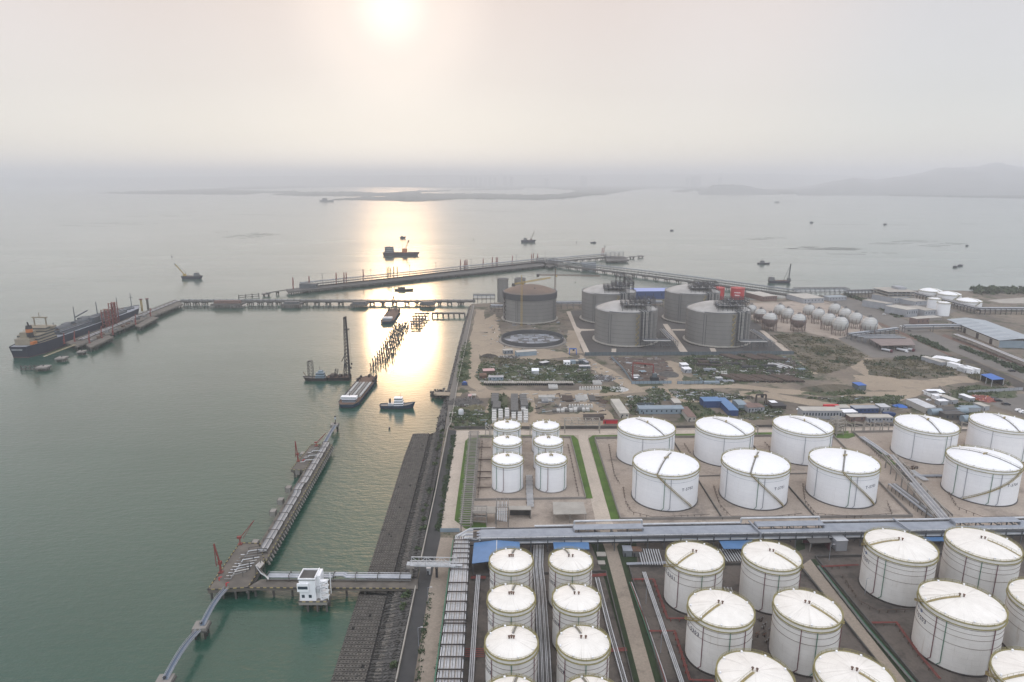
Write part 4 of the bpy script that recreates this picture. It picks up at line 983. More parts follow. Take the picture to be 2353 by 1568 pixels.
for i, (v, r_, m_) in enumerate(((1.0, .38, 'lag_white'), (2.2, .42, 'lag_grey'), (3.2, .42, 'lag_grey'), (4.2, .42, 'lag_grey'), (5.2, .42, 'lag_grey'), (6.2, .46, 'lag_grey'), (7.3, .46, 'lag_grey'), (8.4, .42, 'lag_grey'), (9.4, .42, 'lag_grey'))):
    r1.pipe(4 + (i % 3), RL, v, 8.5, r_, m_, UPS if v > 4.6 else ())
for v in (.9, 2.1, 3.3, 4.6): r1.pipe(8, RL, v, 5.4, .35, ('lag_white', 'lag_dull', 'lag_grey', 'lag_dull')[int(v) % 4])
r1.pipe((G(1228, 1206, 14) - r1.o).dot(r1.u), RL, RW + 1.4, 8.4, .55, 'lag_white', [(UPS[0][0] + 1, UPS[0][1] + 1, 2.6), (UPS[1][0] - 6, UPS[1][1] + 1, 2.6)], 'large_pipe')
for k in range(int(RL / 5)):
    u = 44 + 5 * k
    if u < RL: r1.bars('outrigger', [((u, RW, 7.9), (u, RW + 1.6, 7.9), .25, .25), ((u, RW + 1.4, 5), (u, RW + 1.4, 7.9), .22, .22)], 'dark_steel')
for a, c, h in UPS:
    for k in range(6):
        u = a + (c - a) * (k + .2) / 6; r1.bars('loop_frame', [((u, 4.4, 8), (u, 4.4, 10), .25, .25), ((u, 9.9, 8), (u, 9.9, 10), .25, .25), ((u, 4.4, 10), (u, 9.9, 10), .25, .25)], 'steel')
hr = []
for z in (9.0, 9.6): hr.append(((0, 0, z), (RL, 0, z), .08, .08))
for k in range(110): hr.append(((3 * k, 0, 8.2), (3 * k, 0, 9.6), .08, .08))
r1.bars('handrail', hr, 'grey_paint')
for u in ((G(1743, 1230, 14) - r1.o).dot(r1.u), (G(2088, 1225, 14) - r1.o).dot(r1.u)): r1.bars('crossing_pipe', [((u, RW + .6, 9.7), (u + 1.6, -.8, 9.7), .7, .7), ((u + 1.6, -.8, 9.7), (u + 1.6, -.8, 4), .7, .7)], 'lag_grey')
# lower left rack with many white pipes
def GZ(x, y, z): return G(x, y, Z + z)
LA, LB = [GZ(1046, 1240, 7), GZ(1004.6, 1568, 7), GZ(994, 1650, 7)], [GZ(1078.5, 1242, 7), GZ(1061, 1568, 7), GZ(1056.5, 1650, 7)]
t = thing('pipe_rack', 'pipe rack with a sheaf of white pipes running to the bottom edge', 'pipe rack', (LA[1].x, LA[1].y, Z))
for L in (LA, LB):
    b = B()
    for u, v in zip(L, L[1:]): b.bar(u, v, .5, .6, 'lag_white')
    b.obj('side_girder', t)
for k in range(14):
    f = .09 + .82 * (k // 2 * 2 + (k % 2) * .85) / 13.0 ; Q = [a.lerp(c, f) + Vector((0, 0, .35 + .1 * (k % 2))) for a, c in zip(LA, LB)]
    b = B(); b.path(Q, .27, ('lag_white', 'lag_white', 'bright_pipe', 'lag_white')[k % 4], 6); b.obj('pipe', t, True)
Q = [a + Vector((-1.1, 0, -.4)) for a in LA]; b = B(); b.path(Q, .3, 'green_paint', 6); b.obj('pipe', t, True)
for v in (465, 495, 530, 565, 605, 650, 690, 795, 865, 940, 1020, 1085, 1110, 1185, 1275, 1370, 1468, 1540, 1610, 1680):
    y = (1200 + v / 3.098) / 1.088; f = (y - 1240) / 328.0
    a, c = GZ(1046 - 41.4 * f, y, 8.4), GZ(1078.5 - 17.5 * f, y, 8.4); d = (c - a).normalized()
    b = B(); b.bar(a - d * .8, c + d * .8, .45, .4, 'rust_dark'); b.bar(a - d * .3, (a - d * .3) - Vector((0, 0, 1.6)), .3, .3, 'dark_steel'); b.bar(c, c - Vector((0, 0, 1.6)), .3, .3, 'dark_steel'); b.obj('crossbeam', t)
    b = B(); b.bar((a.x, a.y, Z), (a.x, a.y, Z + 7), .45, .45, 'steel'); b.bar((c.x, c.y, Z), (c.x, c.y, Z + 7), .45, .45, 'steel'); b.obj('column', t)
# corner where it turns into the long rack
t = thing('pipe_corner', 'slanting pipes where the bottom rack bends into the long rack', 'pipe rack', G(1062, 1235))
for k in range(7):
    f = .1 + .13 * k; p = LA[0].lerp(LB[0], f) + Vector((0, 0, .4)); q = r1.p(2, RW - 1.2 - k * 1.5, 8.5); mid = q - r1.u * (3 + k * .3) + Vector((0, 0, 0)); m2 = p + Vector((.2, 3.0 + .1 * k, 0))
    b = B(); b.path([p, m2, mid, q], .32, ('lag_white', 'lag_grey', 'bright_pipe')[k % 3], 6); b.obj('pipe', t, True)
b = B(); b.path([LA[0], LA[0] + Vector((0, 4, 0)), r1.p(0, RW + .5, 8.2), r1.p(14, RW + .5, 8.2)], .28, 'lag_white', 4); b.obj('side_girder', t); b = B(); b.path([LB[0], LB[0] + Vector((0, 2, 0)), r1.p(6, -.5, 8.2)], .28, 'lag_white', 4); b.obj('side_girder', t)
# truss bridge from the jetty root to the rack
p0, p1 = GZ(943, 1301, 8), GZ(1048, 1303, 8); d = (p1 - p0); d.z = 0; L = d.length
rb = Rack('pipe_bridge', 'white steel truss bridge carrying pipes over the concrete road', 'bridge', p0, d)
for v in (0, 3.4):
    rb.bars('truss', [((0, v, 8), (L, v, 8), .35, .45), ((0, v, 11), (L, v, 11), .3, .35)] + [((L * k / 6, v, 8), (L * k / 6, v, 11), .22, .22) for k in range(7)] + [((L * k / 6, v, 8 if k % 2 else 11), (L * (k + 1) / 6, v, 11 if k % 2 else 8), .2, .2) for k in range(6)], 'lag_white')
rb.bars('deck', [((0, 1.7, 7.7), (L, 1.7, 7.7), 3.2, .3)], 'grey_paint')
for k in range(5): rb.pipe(-2, L + 3, .5 + k * .6, 8.3, .24, 'lag_white')
rb.bars('pier_leg', [((0, .2, -5), (0, .2, 8), .8, .8), ((0, 3.2, -5), (0, 3.2, 8), .8, .8), ((-2, 1.7, 7.4), (2, 1.7, 7.4), 4.2, 1.4)], 'concrete')
rb.bars('pier_leg', [((L - 1, .2, 0), (L - 1, .2, 8), .6, .6), ((L - 1, 3.2, 0), (L - 1, 3.2, 8), .6, .6)], 'steel')
# diagonal rack between the large tanks
p0, p1 = GZ(2168, 1192, 7), GZ(2042, 1046, 7); d = p1 - p0; d.z = 0; L = d.length
rd = Rack('pipe_rack', 'diagonal pipe rack between T-5703 and the tanks at the picture edge', 'pipe rack', p0, d)
for k in range(9):
    u = L * (k + .3) / 9
    for v in (-3.6, 3.6): rd.bars('column', [((u, v, 0), (u, v, 8.6), .6, .6)], 'concrete')
    rd.bars('crossbeam', [((u, -3.9, 6.7), (u, 3.9, 6.7), .5, .6)], 'concrete')
for v in (-4, 4): rd.bars('side_girder', [((-2, v, 8.6), (L + 1, v, 8.6), .35, .4), ((-2, v, 7), (L + 1, v, 7), .35, .5)], 'concrete_pale')
for k in range(6): rd.pipe(-6, L * (.5 if k > 2 else 1), -2.8 + k * 1.1, 7.4, .36, ('lag_white', 'lag_grey')[k % 2])
for k in range(5): rd.bars('valve_panel', [((L * (.42 + .11 * k), -3.4, 4), (L * (.50 + .11 * k), -3.4, 4), .3, 3.4)], 'grey_paint')
run('silver pipes dropping from the diagonal rack to the far corner of the apron', [(2040, 1046), (2010, 1024), (1980, 1004)], 4, 1.1, .4, ['lag_white', 'lag_grey'], 2.2, posts=5)
run('lower pipes on sleepers beside T-5703, parallel to the diagonal rack', [(2050, 1112), (2100, 1150), (2150, 1188)], 6, 1.0, .33, ['lag_grey', 'lag_white', 'lag_dull'], 3.0, posts=4)
run('short silver pipes from the diagonal rack towards the tank beyond it', [(2094, 1081), (2128, 1104)], 5, .9, .3, 'lag_white', 1.2, posts=4); run('low grey pipe crossing between the tanks at the picture edge', [(2088, 1094), (2200, 1093), (2240, 1092)], 2, 1.2, .55, 'lag_grey', 1.0, posts=8)
t = thing('valve_station', 'tangle of brown valves below the tank beyond the diagonal rack', 'valve station', G(2085, 1076))
for k in range(14):
    b = B(); x, y = R.uniform(-6, 6), R.uniform(-3, 3); b.tube((x, y, 0), (x, y, R.uniform(.8, 2)), .35, 'timber', 6); b.tube((x - 1, y, .8), (x + 1.4, y + .6, .8), .3, R.choice(['timber', 'rust', 'lag_dull']), 6); b.obj('valve', t, local=True)
# open concrete rack west of the six tanks
LA, LB = [GZ(1081, 993, 6.5), GZ(1058.5, 1204, 6.5)], [GZ(1098, 993, 6.5), GZ(1081.4, 1204, 6.5)]
t = thing('concrete_rack', 'bare concrete ladder frame standing on the lawn, no pipes on it', 'pipe rack', (LA[1].x, LA[1].y, Z))
for L in (LA, LB):
    b = B(); b.bar(L[0], L[1], .6, .7, 'concrete'); b.obj('rail_beam', t)
for k in range(54):
    f = k / 53; a, c = LA[0].lerp(LA[1], f), LB[0].lerp(LB[1], f); d = (c - a).normalized(); ex = R.uniform(.8, 1.6)
    b = B(); b.bar(a - d * ex + Vector((0, 0, .5)), c + d * ex + Vector((0, 0, .5)), .5, .45, 'concrete'); b.obj('crossbeam', t)
    if k % 4 == 0:
        b = B(); b.bar((a.x, a.y, Z), a, .6, .6, 'concrete'); b.bar((c.x, c.y, Z), c, .6, .6, 'concrete'); b.bar(a - Vector((0, 0, 2.6)), c - Vector((0, 0, 2.6)), .4, .5, 'concrete'); b.obj('column', t)
def frame(label, px, py, w_, d_, h, lv, m='concrete', rz=0.0, group=None, name='lattice_tower'):
    t = thing(name, label, 'frame', G(px, py), rz, group); xs, ys = [0, w_], [0, d_]
    for x in xs:
        for y in ys: b = B(); b.bar((x, y, 0), (x, y, h), .55, .55, m); b.obj('column', t, local=True)
    for k in range(lv):
        z = h * (k + 1) / lv - .3; b = B()
        for x in xs: b.bar((x, 0, z), (x, d_, z), .4, .5, m)
        for y in ys: b.bar((0, y, z), (w_, y, z), .4, .5, m)
        for q in (.33, .66): b.bar((w_ * q, 0, z), (w_ * q, d_, z), .35, .4, m)
        b.obj('beam_level', t, local=True)
    return t
frame('open concrete frame tower on the corner lawn, empty', 1086, 1208, 8, 7, 9, 3)
ft = frame('concrete tower between the flat roofs carrying pipes down into the long rack', 1140, 1212, 7, 11, 13, 3)
for k in range(5): b = B(); x = 1 + 1.2 * k; b.path([(x, 10, 11), (x, .5, 11), (x, -.8, 8 - k * .3), (x, -6, 8 - k * .3)], .3, 'lag_white', 6); b.obj('pipe', ft, True, local=True)
for i, (x, y, w_) in enumerate(((1116, 1003, 3), (1128, 1003, 3), (1218, 1001, 3), (1446, 1001, 5), (1704, 1000, 5), (1726, 1000, 5), (1898, 997, 5), (1917, 996, 5), (1942, 995, 5), (1962, 994, 7), (1985, 993, 5), (2007, 993, 5), (2027, 992, 5), (2207, 995, 8))):
    t = thing('concrete_portal', 'bare concrete portal at the back road, %s from the seawall end' % ORD[i], 'portal', G(x, y), .05, 'bare concrete portals along the back road')
    b = B(); b.bar((0, 0, 0), (0, 0, 9.5), .6, .6, 'concrete_pale'); b.obj('column', t, local=True); b = B(); b.bar((w_, 0, 0), (w_, 0, 6.5), .6, .6, 'concrete_pale'); b.obj('column', t, local=True)
    b = B(); b.bar((-.4, 0, 9.3), (w_ + .4, 0, 6.4), .5, .6, 'concrete_pale'); b.bar((0, 0, 6), (w_, 0, 4.4), .4, .5, 'concrete_pale'); b.obj('beam', t, local=True)
frame('tall concrete lattice tower on the lawn island behind T-5703', 1922, 1003, 7, 7, 14, 5, 'concrete_pale', .4)
def truss_bridge(label, pa, pb, dep, z0, z1):
    p0, p1 = G(*pa), G(*pb); d = p1 - p0; L = d.length; k_ = Rack('truss_bridge', label, 'bridge', p0, d); n = max(4, round(L / 5))
    for v in (0, dep): k_.bars('truss', [((0, v, z0), (L, v, z0), .45, .45), ((0, v, z1), (L, v, z1), .45, .45)] + [((L * i / n, v, z0), (L * i / n, v, z1), .35, .35) for i in range(n + 1)] + [((L * i / n, v, z0 if i % 2 else z1), (L * (i + 1) / n, v, z1 if i % 2 else z0), .3, .3) for i in range(n)], 'concrete_pale')
    for i in range(n + 1): k_.bars('crossbeam', [((L * i / n, 0, z1), (L * i / n, dep, z1), .35, .35)], 'concrete_pale')
    for u in (0, L):
        for v in (0, dep): k_.bars('column', [((u, v, 0), (u, v, z1 + .2), .6, .6)], 'concrete_pale')
    return k_
truss_bridge('white truss bridge on concrete legs spanning the service road behind the six tanks', (1298, 996), (1378, 996), 5, 6.5, 11)
truss_bridge('concrete truss frames before the long white office block', (1868, 1000), (1920, 998), 6, 4, 9)
# roofs on posts
def canopy(name, label, cat, pts, z, roof, post, group=None, ridge=False, wall=None):
    P = [G(x, y, Z + z) for x, y in pts]; c = sum(P, Vector()) / len(P); t = thing(name, label, cat, (c.x, c.y, Z), 0, group)
    if ridge:                                          # low gable along the middle of the first and third sides
        a, b_ = (P[0] + P[1]) / 2 + Vector((0, 0, 1.3)), (P[2] + P[3]) / 2 + Vector((0, 0, 1.3))
        for q in ([P[0], a, b_, P[3]], [a, P[1], P[2], b_]):
            b = B(); b.add(q + [v - Vector((0, 0, .25)) for v in q], [(0, 1, 2, 3), (7, 6, 5, 4), (0, 4, 5, 1), (1, 5, 6, 2), (2, 6, 7, 3), (3, 7, 4, 0)], roof); b.obj('roof', t)
        b = B(); b.bar(a, b_, .4, .12, 'lag_white'); b.obj('ridge_cap', t)
    else:
        b = B(); b.prism([(p.x, p.y) for p in P], Z + z - .35, Z + z, roof); b.obj('roof', t)
    for i in range(4):
        p, q = P[i] * .96 + c * .04, P[(i + 1) % 4] * .96 + c * .04
        n = max(1, int((q - p).length / 8))
        for k in range(n): v = p.lerp(q, k / n); b = B(); b.bar((v.x, v.y, Z), (v.x, v.y, Z + z - .3), .35, .35, post); b.obj('post', t)
    if wall:
        b = B(); q = [p * .9 + c * .1 for p in P]; b.wall(q[0], q[1], .2, Z, Z + z - .4, wall); b.wall(q[1], q[2], .2, Z, Z + z - .4, wall); b.obj('wall', t)
    return t
def seams(t, pts, z, n, m):
    P = [G(x, y, Z + z + .06) for x, y in pts]
    for k in range(1, n): b = B(); b.bar(P[0].lerp(P[1], k / n), P[3].lerp(P[2], k / n), .14, .1, m); b.obj('roof_seam', t)
q = [(1089, 1247.5), (1194, 1245.5), (1196, 1292), (1084.5, 1295)]; t = canopy('shed', 'large blue gabled shed roof beside the bottom pipe rack', 'shed', q, 7, 'blue_roof', 'steel', None, True)
q = [(1271, 1246), (1352.5, 1246), (1354.5, 1262), (1273, 1262)]; t = canopy('shed', 'small blue flat shed roof behind the east column of cream roofed tanks', 'shed', q, 6, 'blue_roof', 'steel'); seams(t, q, 6, 8, 'blue_roof')
q = [(1651, 1240), (1731, 1239), (1716, 1261), (1663, 1261)]; t = canopy('shed', 'small blue flat shed roof between T-5301 and the tank beside it', 'shed', q, 5, 'blue_roof', 'steel'); seams(t, q, 5, 8, 'blue_roof')
q = [(2104, 1225), (2184, 1224), (2182, 1243), (2134, 1243)]; t = canopy('shed', 'small blue flat shed roof beyond T-5201', 'shed', q, 5, 'blue_roof', 'steel'); seams(t, q, 5, 8, 'blue_roof')
canopy('canopy', 'big beige flat canopy on posts beside the service road', 'canopy', [(1270, 1153.5), (1341, 1153.5), (1348, 1181), (1271.7, 1182)], 6, 'concrete_pale', 'concrete')
canopy('pump_shelter', 'flat concrete shelter over pumps, left of the frame tower', 'shelter', [(1088.4, 1163.8), (1139, 1163.8), (1138.7, 1179.3), (1084.5, 1179.3)], 7, 'concrete_pale', 'concrete')
canopy('pump_shelter', 'flat concrete shelter over pumps, right of the frame tower', 'shelter', [(1168.8, 1162.8), (1220.4, 1162.5), (1221, 1171.6), (1168.8, 1171.6)], 6, 'concrete_pale', 'concrete', None, False, 'concrete_dark')
canopy('shed', 'open shed with a stained brown roof between T-5201 and the narrow road', 'shed', [(1844.4, 1227), (1895, 1224), (1911.3, 1246.2), (1862.2, 1248.4)], 5.5, 'concrete_dark', 'concrete', None, False, 'dark_red')
def boxy(name, label, cat, A, Bp, dep, h, wallm, roofm, group=None, win=0, gable=0.0, over=.25, door=True):
    """a hut or container on the ground; A-B is the near bottom edge in the photograph"""
    p, q = G(*A), G(*Bp); d = q - p; L = d.length; rz = math.atan2(d.y, d.x)
    t = thing(name, label, cat, p, rz, group)
    b = B(); b.box(0, L, 0, dep, 0, h, wallm)
    if gable: b.add([(0, 0, h), (0, dep, h), (0, dep / 2, h + gable), (L, 0, h), (L, dep, h), (L, dep / 2, h + gable)], [(0, 2, 1), (3, 4, 5)], wallm)
    b.obj('wall', t, local=True)
    if gable:
        for s_ in (0, 1):
            y0, y1 = (-over, dep / 2) if s_ == 0 else (dep / 2, dep + over); z0, z1 = (h - gable * over * 2 / dep, h + gable) if s_ == 0 else (h + gable, h - gable * over * 2 / dep)
            b = B(); v = [(-over, y0, z0 + .03), (L + over, y0, z0 + .03), (L + over, y1, z1 + .03), (-over, y1, z1 + .03)]; b.add(v + [(x, y, z + .15) for x, y, z in v], [(3, 2, 1, 0), (4, 5, 6, 7), (0, 1, 5, 4), (1, 2, 6, 5), (2, 3, 7, 6), (3, 0, 4, 7)], roofm); b.obj('roof', t, local=True)
    else:
        b = B(); b.box(-over, L + over, -over, dep + over, h + .003, h + .2, roofm); b.obj('roof', t, local=True)
    for k in range(win):
        x = L * (k + .5) / win; b = B(); b.box(x - .6, x + .6, -.06, .04, h * .42, h * .75, 'glass'); b.obj('window', t, local=True)
    if door: b = B(); b.box(L * .08, L * .08 + .9, -.05, .05, .02, min(2.1, h * .8), 'dark_steel'); b.obj('door', t, local=True)
    return t
boxy('container', 'grey white box container right of the brown roofed shed', 'container', (1921, 1267), (1945.5, 1266), 6, 6, 'render_grey', 'lag_white', door=False)
boxy('hut', 'small grey metal hut on the grass between the tank yards', 'hut', (1433, 1280), (1452, 1280), 5, 3.5, 'grey_paint', 'lag_grey'); boxy('hut', 'small rusty roofed hut beside the grey metal hut', 'hut', (1454, 1280), (1474, 1280), 4.5, 3.2, 'lag_dull', 'rust')
run('loose rack of white pipes between the rusty hut and T-5301', [(1490, 1262), (1500, 1298)], 9, 1.3, .28, 'lag_white', 2.5, posts=4); run('row of white pipes under the small blue roof between T-5301 and its neighbour', [(1672, 1262), (1690, 1290)], 9, 1.4, .28, 'lag_white', 2.0, posts=4)
run('grey duct along the top wall of the T-5301 yard', [(1440, 1296), (1530, 1293)], 2, .9, .4, 'lag_grey', 1.6, posts=5)
boxy('plinth', 'square concrete inspection slab on the grass beside the narrow road, near the blue roof', 'slab', (1373, 1281), (1392, 1281), 3.5, .8, 'concrete', 'concrete_pale', door=False); boxy('plinth', 'square concrete inspection slab on the grass, lower of two', 'slab', (1376, 1300), (1390, 1300), 3, .8, 'concrete', 'concrete_pale', door=False)
# pipes between the tanks
run('white pipe trio on sleepers along the west wall of the cream tank columns', [(1099, 1322), (1093, 1400), (1082, 1568), (1077, 1650)], 3, .8, .3, 'lag_white', 1.4, posts=9)
run('broad sheaf of parallel white pipes between the two columns of cream tanks', [(1238, 1250), (1236, 1300), (1241, 1350), (1250, 1500), (1256, 1650)], 9, .62, .22, ['lag_white', 'lag_dull', 'lag_white'], 1.6, posts=9)
run('grey pipes along the east edge of the cream tank columns', [(1372, 1328), (1400, 1440), (1436, 1568), (1462, 1650)], 3, .8, .3, ['lag_white', 'lag_dull'], 1.3, posts=9)
run('twin white pipes along the west side of the T-5301 yard', [(1480, 1315), (1520, 1432), (1567, 1568), (1592, 1650)], 3, .7, .26, 'lag_white', 1.3, posts=8)
run('red fire main bending round T-5301', [(1452, 1331), (1502, 1331), (1534, 1421), (1580, 1421)], 2, .6, .2, 'red_paint', 1.2, posts=4, pm='red_paint'); run('red fire main bending round T-5303', [(1490, 1450), (1550, 1450), (1585, 1562), (1640, 1564)], 2, .6, .2, 'red_paint', 1.2, posts=4, pm='red_paint')
run('green and red pipes outside the west wall of the T-5301 yard', [(1449, 1338), (1480, 1420), (1524, 1550), (1550, 1640)], 3, .5, .2, ['green_paint', 'red_paint', 'lag_white'], .9, posts=8)
run('brown red fire main bending round T-5201', [(1888, 1302), (1973, 1298)], 2, .7, .2, 'red_paint', 1.2, posts=4, pm='rust'); run('brown red fire main bending round T-5203', [(2003, 1431), (2060, 1430), (2110, 1500), (2160, 1560)], 2, .7, .2, 'red_paint', 1.2, posts=4, pm='rust')
run('brown pipe on posts west of T-5201', [(1935, 1320), (1975, 1380), (2015, 1402), (2110, 1400)], 1, 1, .18, 'timber', 1.6, posts=4, pm='timber')
run('green and grey pipes outside the west wall of the T-5201 yard', [(1880, 1300), (1990, 1440), (2100, 1568), (2160, 1640)], 3, .5, .2, ['lag_dull', 'lag_dull', 'green_paint'], .9, posts=8)
run('red pipes crossing the west side of the cream tank columns, upper pair', [(1082, 1327), (1116, 1327)], 3, .8, .22, 'red_paint', 1.2, posts=4); run('red pipes crossing the west side of the cream tank columns, lower pair', [(1068, 1500), (1113, 1500)], 5, 1.2, .22, 'red_paint', 1.2, posts=4)
run('red pipes from the east column to the grassed edge, upper', [(1360, 1323), (1395, 1320)], 3, .8, .22, 'red_paint', 1.2, posts=4); run('red pipes from the east column to the grassed edge, lower', [(1403, 1494), (1440, 1492)], 3, .8, .22, 'red_paint', 1.2, posts=4)
run('white pipes between T-5301 and the tank beside it', [(1672, 1350), (1690, 1400), (1720, 1470)], 5, .8, .24, ['lag_white', 'lag_dull'], 1.0, posts=6)
t = thing('valve_station', 'rusty valves and pipe stubs in the gap between T-5303 and the tank beside it', 'valve station', G(1756, 1455))
for k in range(18):
    b = B(); x, y = R.uniform(-4, 4), R.uniform(-9, 9); b.tube((x, y, 0), (x, y, R.uniform(.8, 1.8)), .3, 'timber', 6); b.tube((x - 1, y, .8), (x + 1.2, y + 1.6, .8), .25, R.choice(['timber', 'rust', 'lag_dull']), 6); b.obj('valve', t, local=True)
run('silver pipe sheaf running down the middle of the six tank block', [(1216, 1092), (1217, 1130), (1219, 1165)], 6, .7, .24, 'lag_white', 1.4, posts=6); run('brown pipe loops on the west floor of the six tank block', [(1108, 1012), (1104, 1080), (1098, 1145)], 1, 1, .16, 'timber', 1.1, posts=5, pm='timber')
for i, y in enumerate((1028, 1056, 1084, 1098, 1120)): run('brown pipe stub %s the west floor of the six tank block' % ('highest on', 'second on', 'third on', 'fourth on', 'lowest on')[i], [(1097, y), (1128, y)], 2, .8, .2, 'timber', 1.2, posts=6, pm='timber', group='brown pipe stubs')
run('brown pipe loops on the east floor of the six tank block', [(1305, 1020), (1318, 1080), (1330, 1140)], 1, 1, .16, 'timber', 1.1, posts=5, pm='timber')
for i, (a, nm) in enumerate((([(1399, 1020), (1404, 1050), (1412, 1090), (1425, 1112)], 'west of the rear tank beside the service road'), ([(1432, 1118), (1437, 1150), (1452, 1176), (1500, 1188), (1631, 1182)], 'curving below T-5702'), ([(1640, 1115), (1655, 1160), (1680, 1186), (1780, 1186), (1842, 1180)], 'curving below T-5701'), ([(1845, 1110), (1850, 1150), (1875, 1180), (1960, 1186), (2050, 1180), (2038, 1150)], 'curving below T-5703'), ([(1572, 1018), (1590, 1045)], 'right of the first rear tank'), ([(1757, 1015), (1780, 1040)], 'right of the second rear tank'), ([(1990, 1012), (2030, 1060)], 'beside the end of the diagonal rack'), ([(2180, 1130), (2200, 1165), (2260, 1188), (2353, 1186)], 'curving below T-5704'))):
    run('thin brown drencher pipe on posts ' + nm, a, 1, 1, .12, 'timber', 1.7, posts=4, pm='timber', group='drencher pipes round the large white tanks')
for i, (x, y) in enumerate(((1764, 1098), (1976, 1103))):
    t = thing('hydrant_cabinet', 'red hydrant box by the low wall %s' % ('right of T-5702', 'right of T-5701')[i], 'hydrant', G(x, y)); b = B(); b.box(-.7, .7, -.5, .5, .3, 1.9, 'red_bright'); b.box(-.8, .8, -.6, .6, 1.9, 2.05, 'red_bright'); b.obj('body', t, local=True); b = B(); b.box(-.5, .5, -.54, -.46, .5, 1.7, 'dark_red'); b.obj('door', t, local=True)
# lamp posts
def lamp(label, x, y, h=9, arm=(1.6, 0), m='lag_grey', group='lamp posts'):
    t = thing('lamp_post', label, 'lamp post', G(x, y), 0, group)
    b = B(); b.tube((0, 0, 0), (0, 0, h), .14, m, 6, .08); b.obj('pole', t, local=True); b = B(); b.bar((0, 0, h), (arm[0], arm[1], h + .4), .12, .12, m); b.obj('arm', t, local=True); b = B(); b.box(arm[0] - .5, arm[0] + .5, arm[1] - .2, arm[1] + .2, h + .3, h + .5, 'lag_white'); b.obj('lamp_head', t, local=True)
lamp('lamp post beside the dark seawall road just below the jetty root', 984, 1390); lamp('lamp post beside the dark seawall road nearer the bottom edge', 962, 1485); lamp('lamp post outside the west wall of the T-5301 yard', 1518, 1500); lamp('lamp post beside the narrow road, above T-5203', 1987, 1368); lamp('lamp post beside the narrow road near the brown shed', 1905, 1288); lamp('lamp post on the grass near T-5303', 1484, 1388)
boxy('hut', 'tiny pale switch cabin under the truss bridge', 'cabin', (981, 1321), (989, 1321), 2, 3.5, 'lag_white', 'lag_white'); boxy('gate_post', 'dark gate post on the concrete road below the truss bridge', 'post', (1001, 1328), (1006, 1328), 1.2, 5, 'dark_steel', 'dark_steel', door=False)
# ------------------------------------------------------------------ jetties
def inside(poly, x, y):
    c = False; n = len(poly)
    for i in range(n):
        a, b = poly[i], poly[(i + 1) % n]
        if (a[1] > y) != (b[1] > y) and x < (b[0] - a[0]) * (y - a[1]) / (b[1] - a[1]) + a[0]: c = not c
    return c
def deck(t, pts, th=1.6, m='concrete', z=DK, pile=6.0, pr=.55, beam=True, name='deck', pm='concrete_dark', axis=None):
    P = [G(x, y, z) for x, y in pts]
    b = B(); b.prism(P, z - th, z, m); b.obj(name, t)
    e = P[1] - P[0] if axis is None else axis; e = Vector((e.x, e.y, 0)).normalized(); f = Vector((-e.y, e.x, 0))
    us = [p.dot(e) for p in P]; vs = [p.dot(f) for p in P]
    u = min(us) + pile * .35
    while u < max(us):
        b = B(); row = []; v = min(vs) + pile * .3
        while v < max(vs):
            p = e * u + f * v
            if inside(P, p.x, p.y): b.tube((p.x, p.y, -3), (p.x + R.uniform(-.3, .3), p.y, z - th), pr, pm, 6); row.append(p)
            v += pile
        if row:
            if beam: b.bar(Vector((row[0].x, row[0].y, z - th - .35)) - f * .9, Vector((row[-1].x, row[-1].y, z - th - .35)) + f * .9, 1.1, .9, pm)
            b.obj('pile_bent', t)
        u += pile
    return P
def kerb(t, P, m1='rail_yellow', m2='black', step=1.6, close=True):
    for p, q in zip(P, P[1:] + (P[:1] if close else [])):
        d = q - p; n = max(2, int(d.length / step)); b = B()
        for k in range(n): b.bar(p.lerp(q, k / n) + Vector((0, 0, .18)), p.lerp(q, (k + 1) / n) + Vector((0, 0, .18)), .35, .36, m1 if k % 2 else m2)
        b.obj('kerb', t)
def pier_pipes(t, a, c, wid, n, z, r=.26, frames=10, m=('lag_white', 'bright_pipe', 'lag_grey', 'lag_dull')):
    d = (c - a); L = d.length; d.normalize(); s = Vector((-d.y, d.x, 0))
    for k in range(n):
        o = s * ((k + .5) / n - .5) * wid; b = B()
        b.path([a + o + Vector((0, 0, z)), a.lerp(c, .45) + o + Vector((0, 0, z)), a.lerp(c, .47) + o + s * .5 + Vector((0, 0, z + .7)), a.lerp(c, .53) + o + s * .5 + Vector((0, 0, z + .7)), a.lerp(c, .55) + o + Vector((0, 0, z)), c + o + Vector((0, 0, z))], r, m[k % len(m)], 6); b.obj('pipe', t, True)
    for i in range(int(L / frames) + 1):
        p = a + d * min(L, i * frames); b = B()
        for e in (-.55, .55): b.bar(p + s * wid * e, p + s * wid * e + Vector((0, 0, z + 1.4)), .3, .3, 'concrete_dark')
        b.bar(p - s * wid * .55 + Vector((0, 0, z + 1.4)), p + s * wid * .55 + Vector((0, 0, z + 1.4)), .3, .3, 'concrete_dark'); b.bar(p - s * wid * .55 + Vector((0, 0, z - .4)), p + s * wid * .55 + Vector((0, 0, z - .4)), .3, .3, 'concrete_dark'); b.obj('pipe_frame', t)
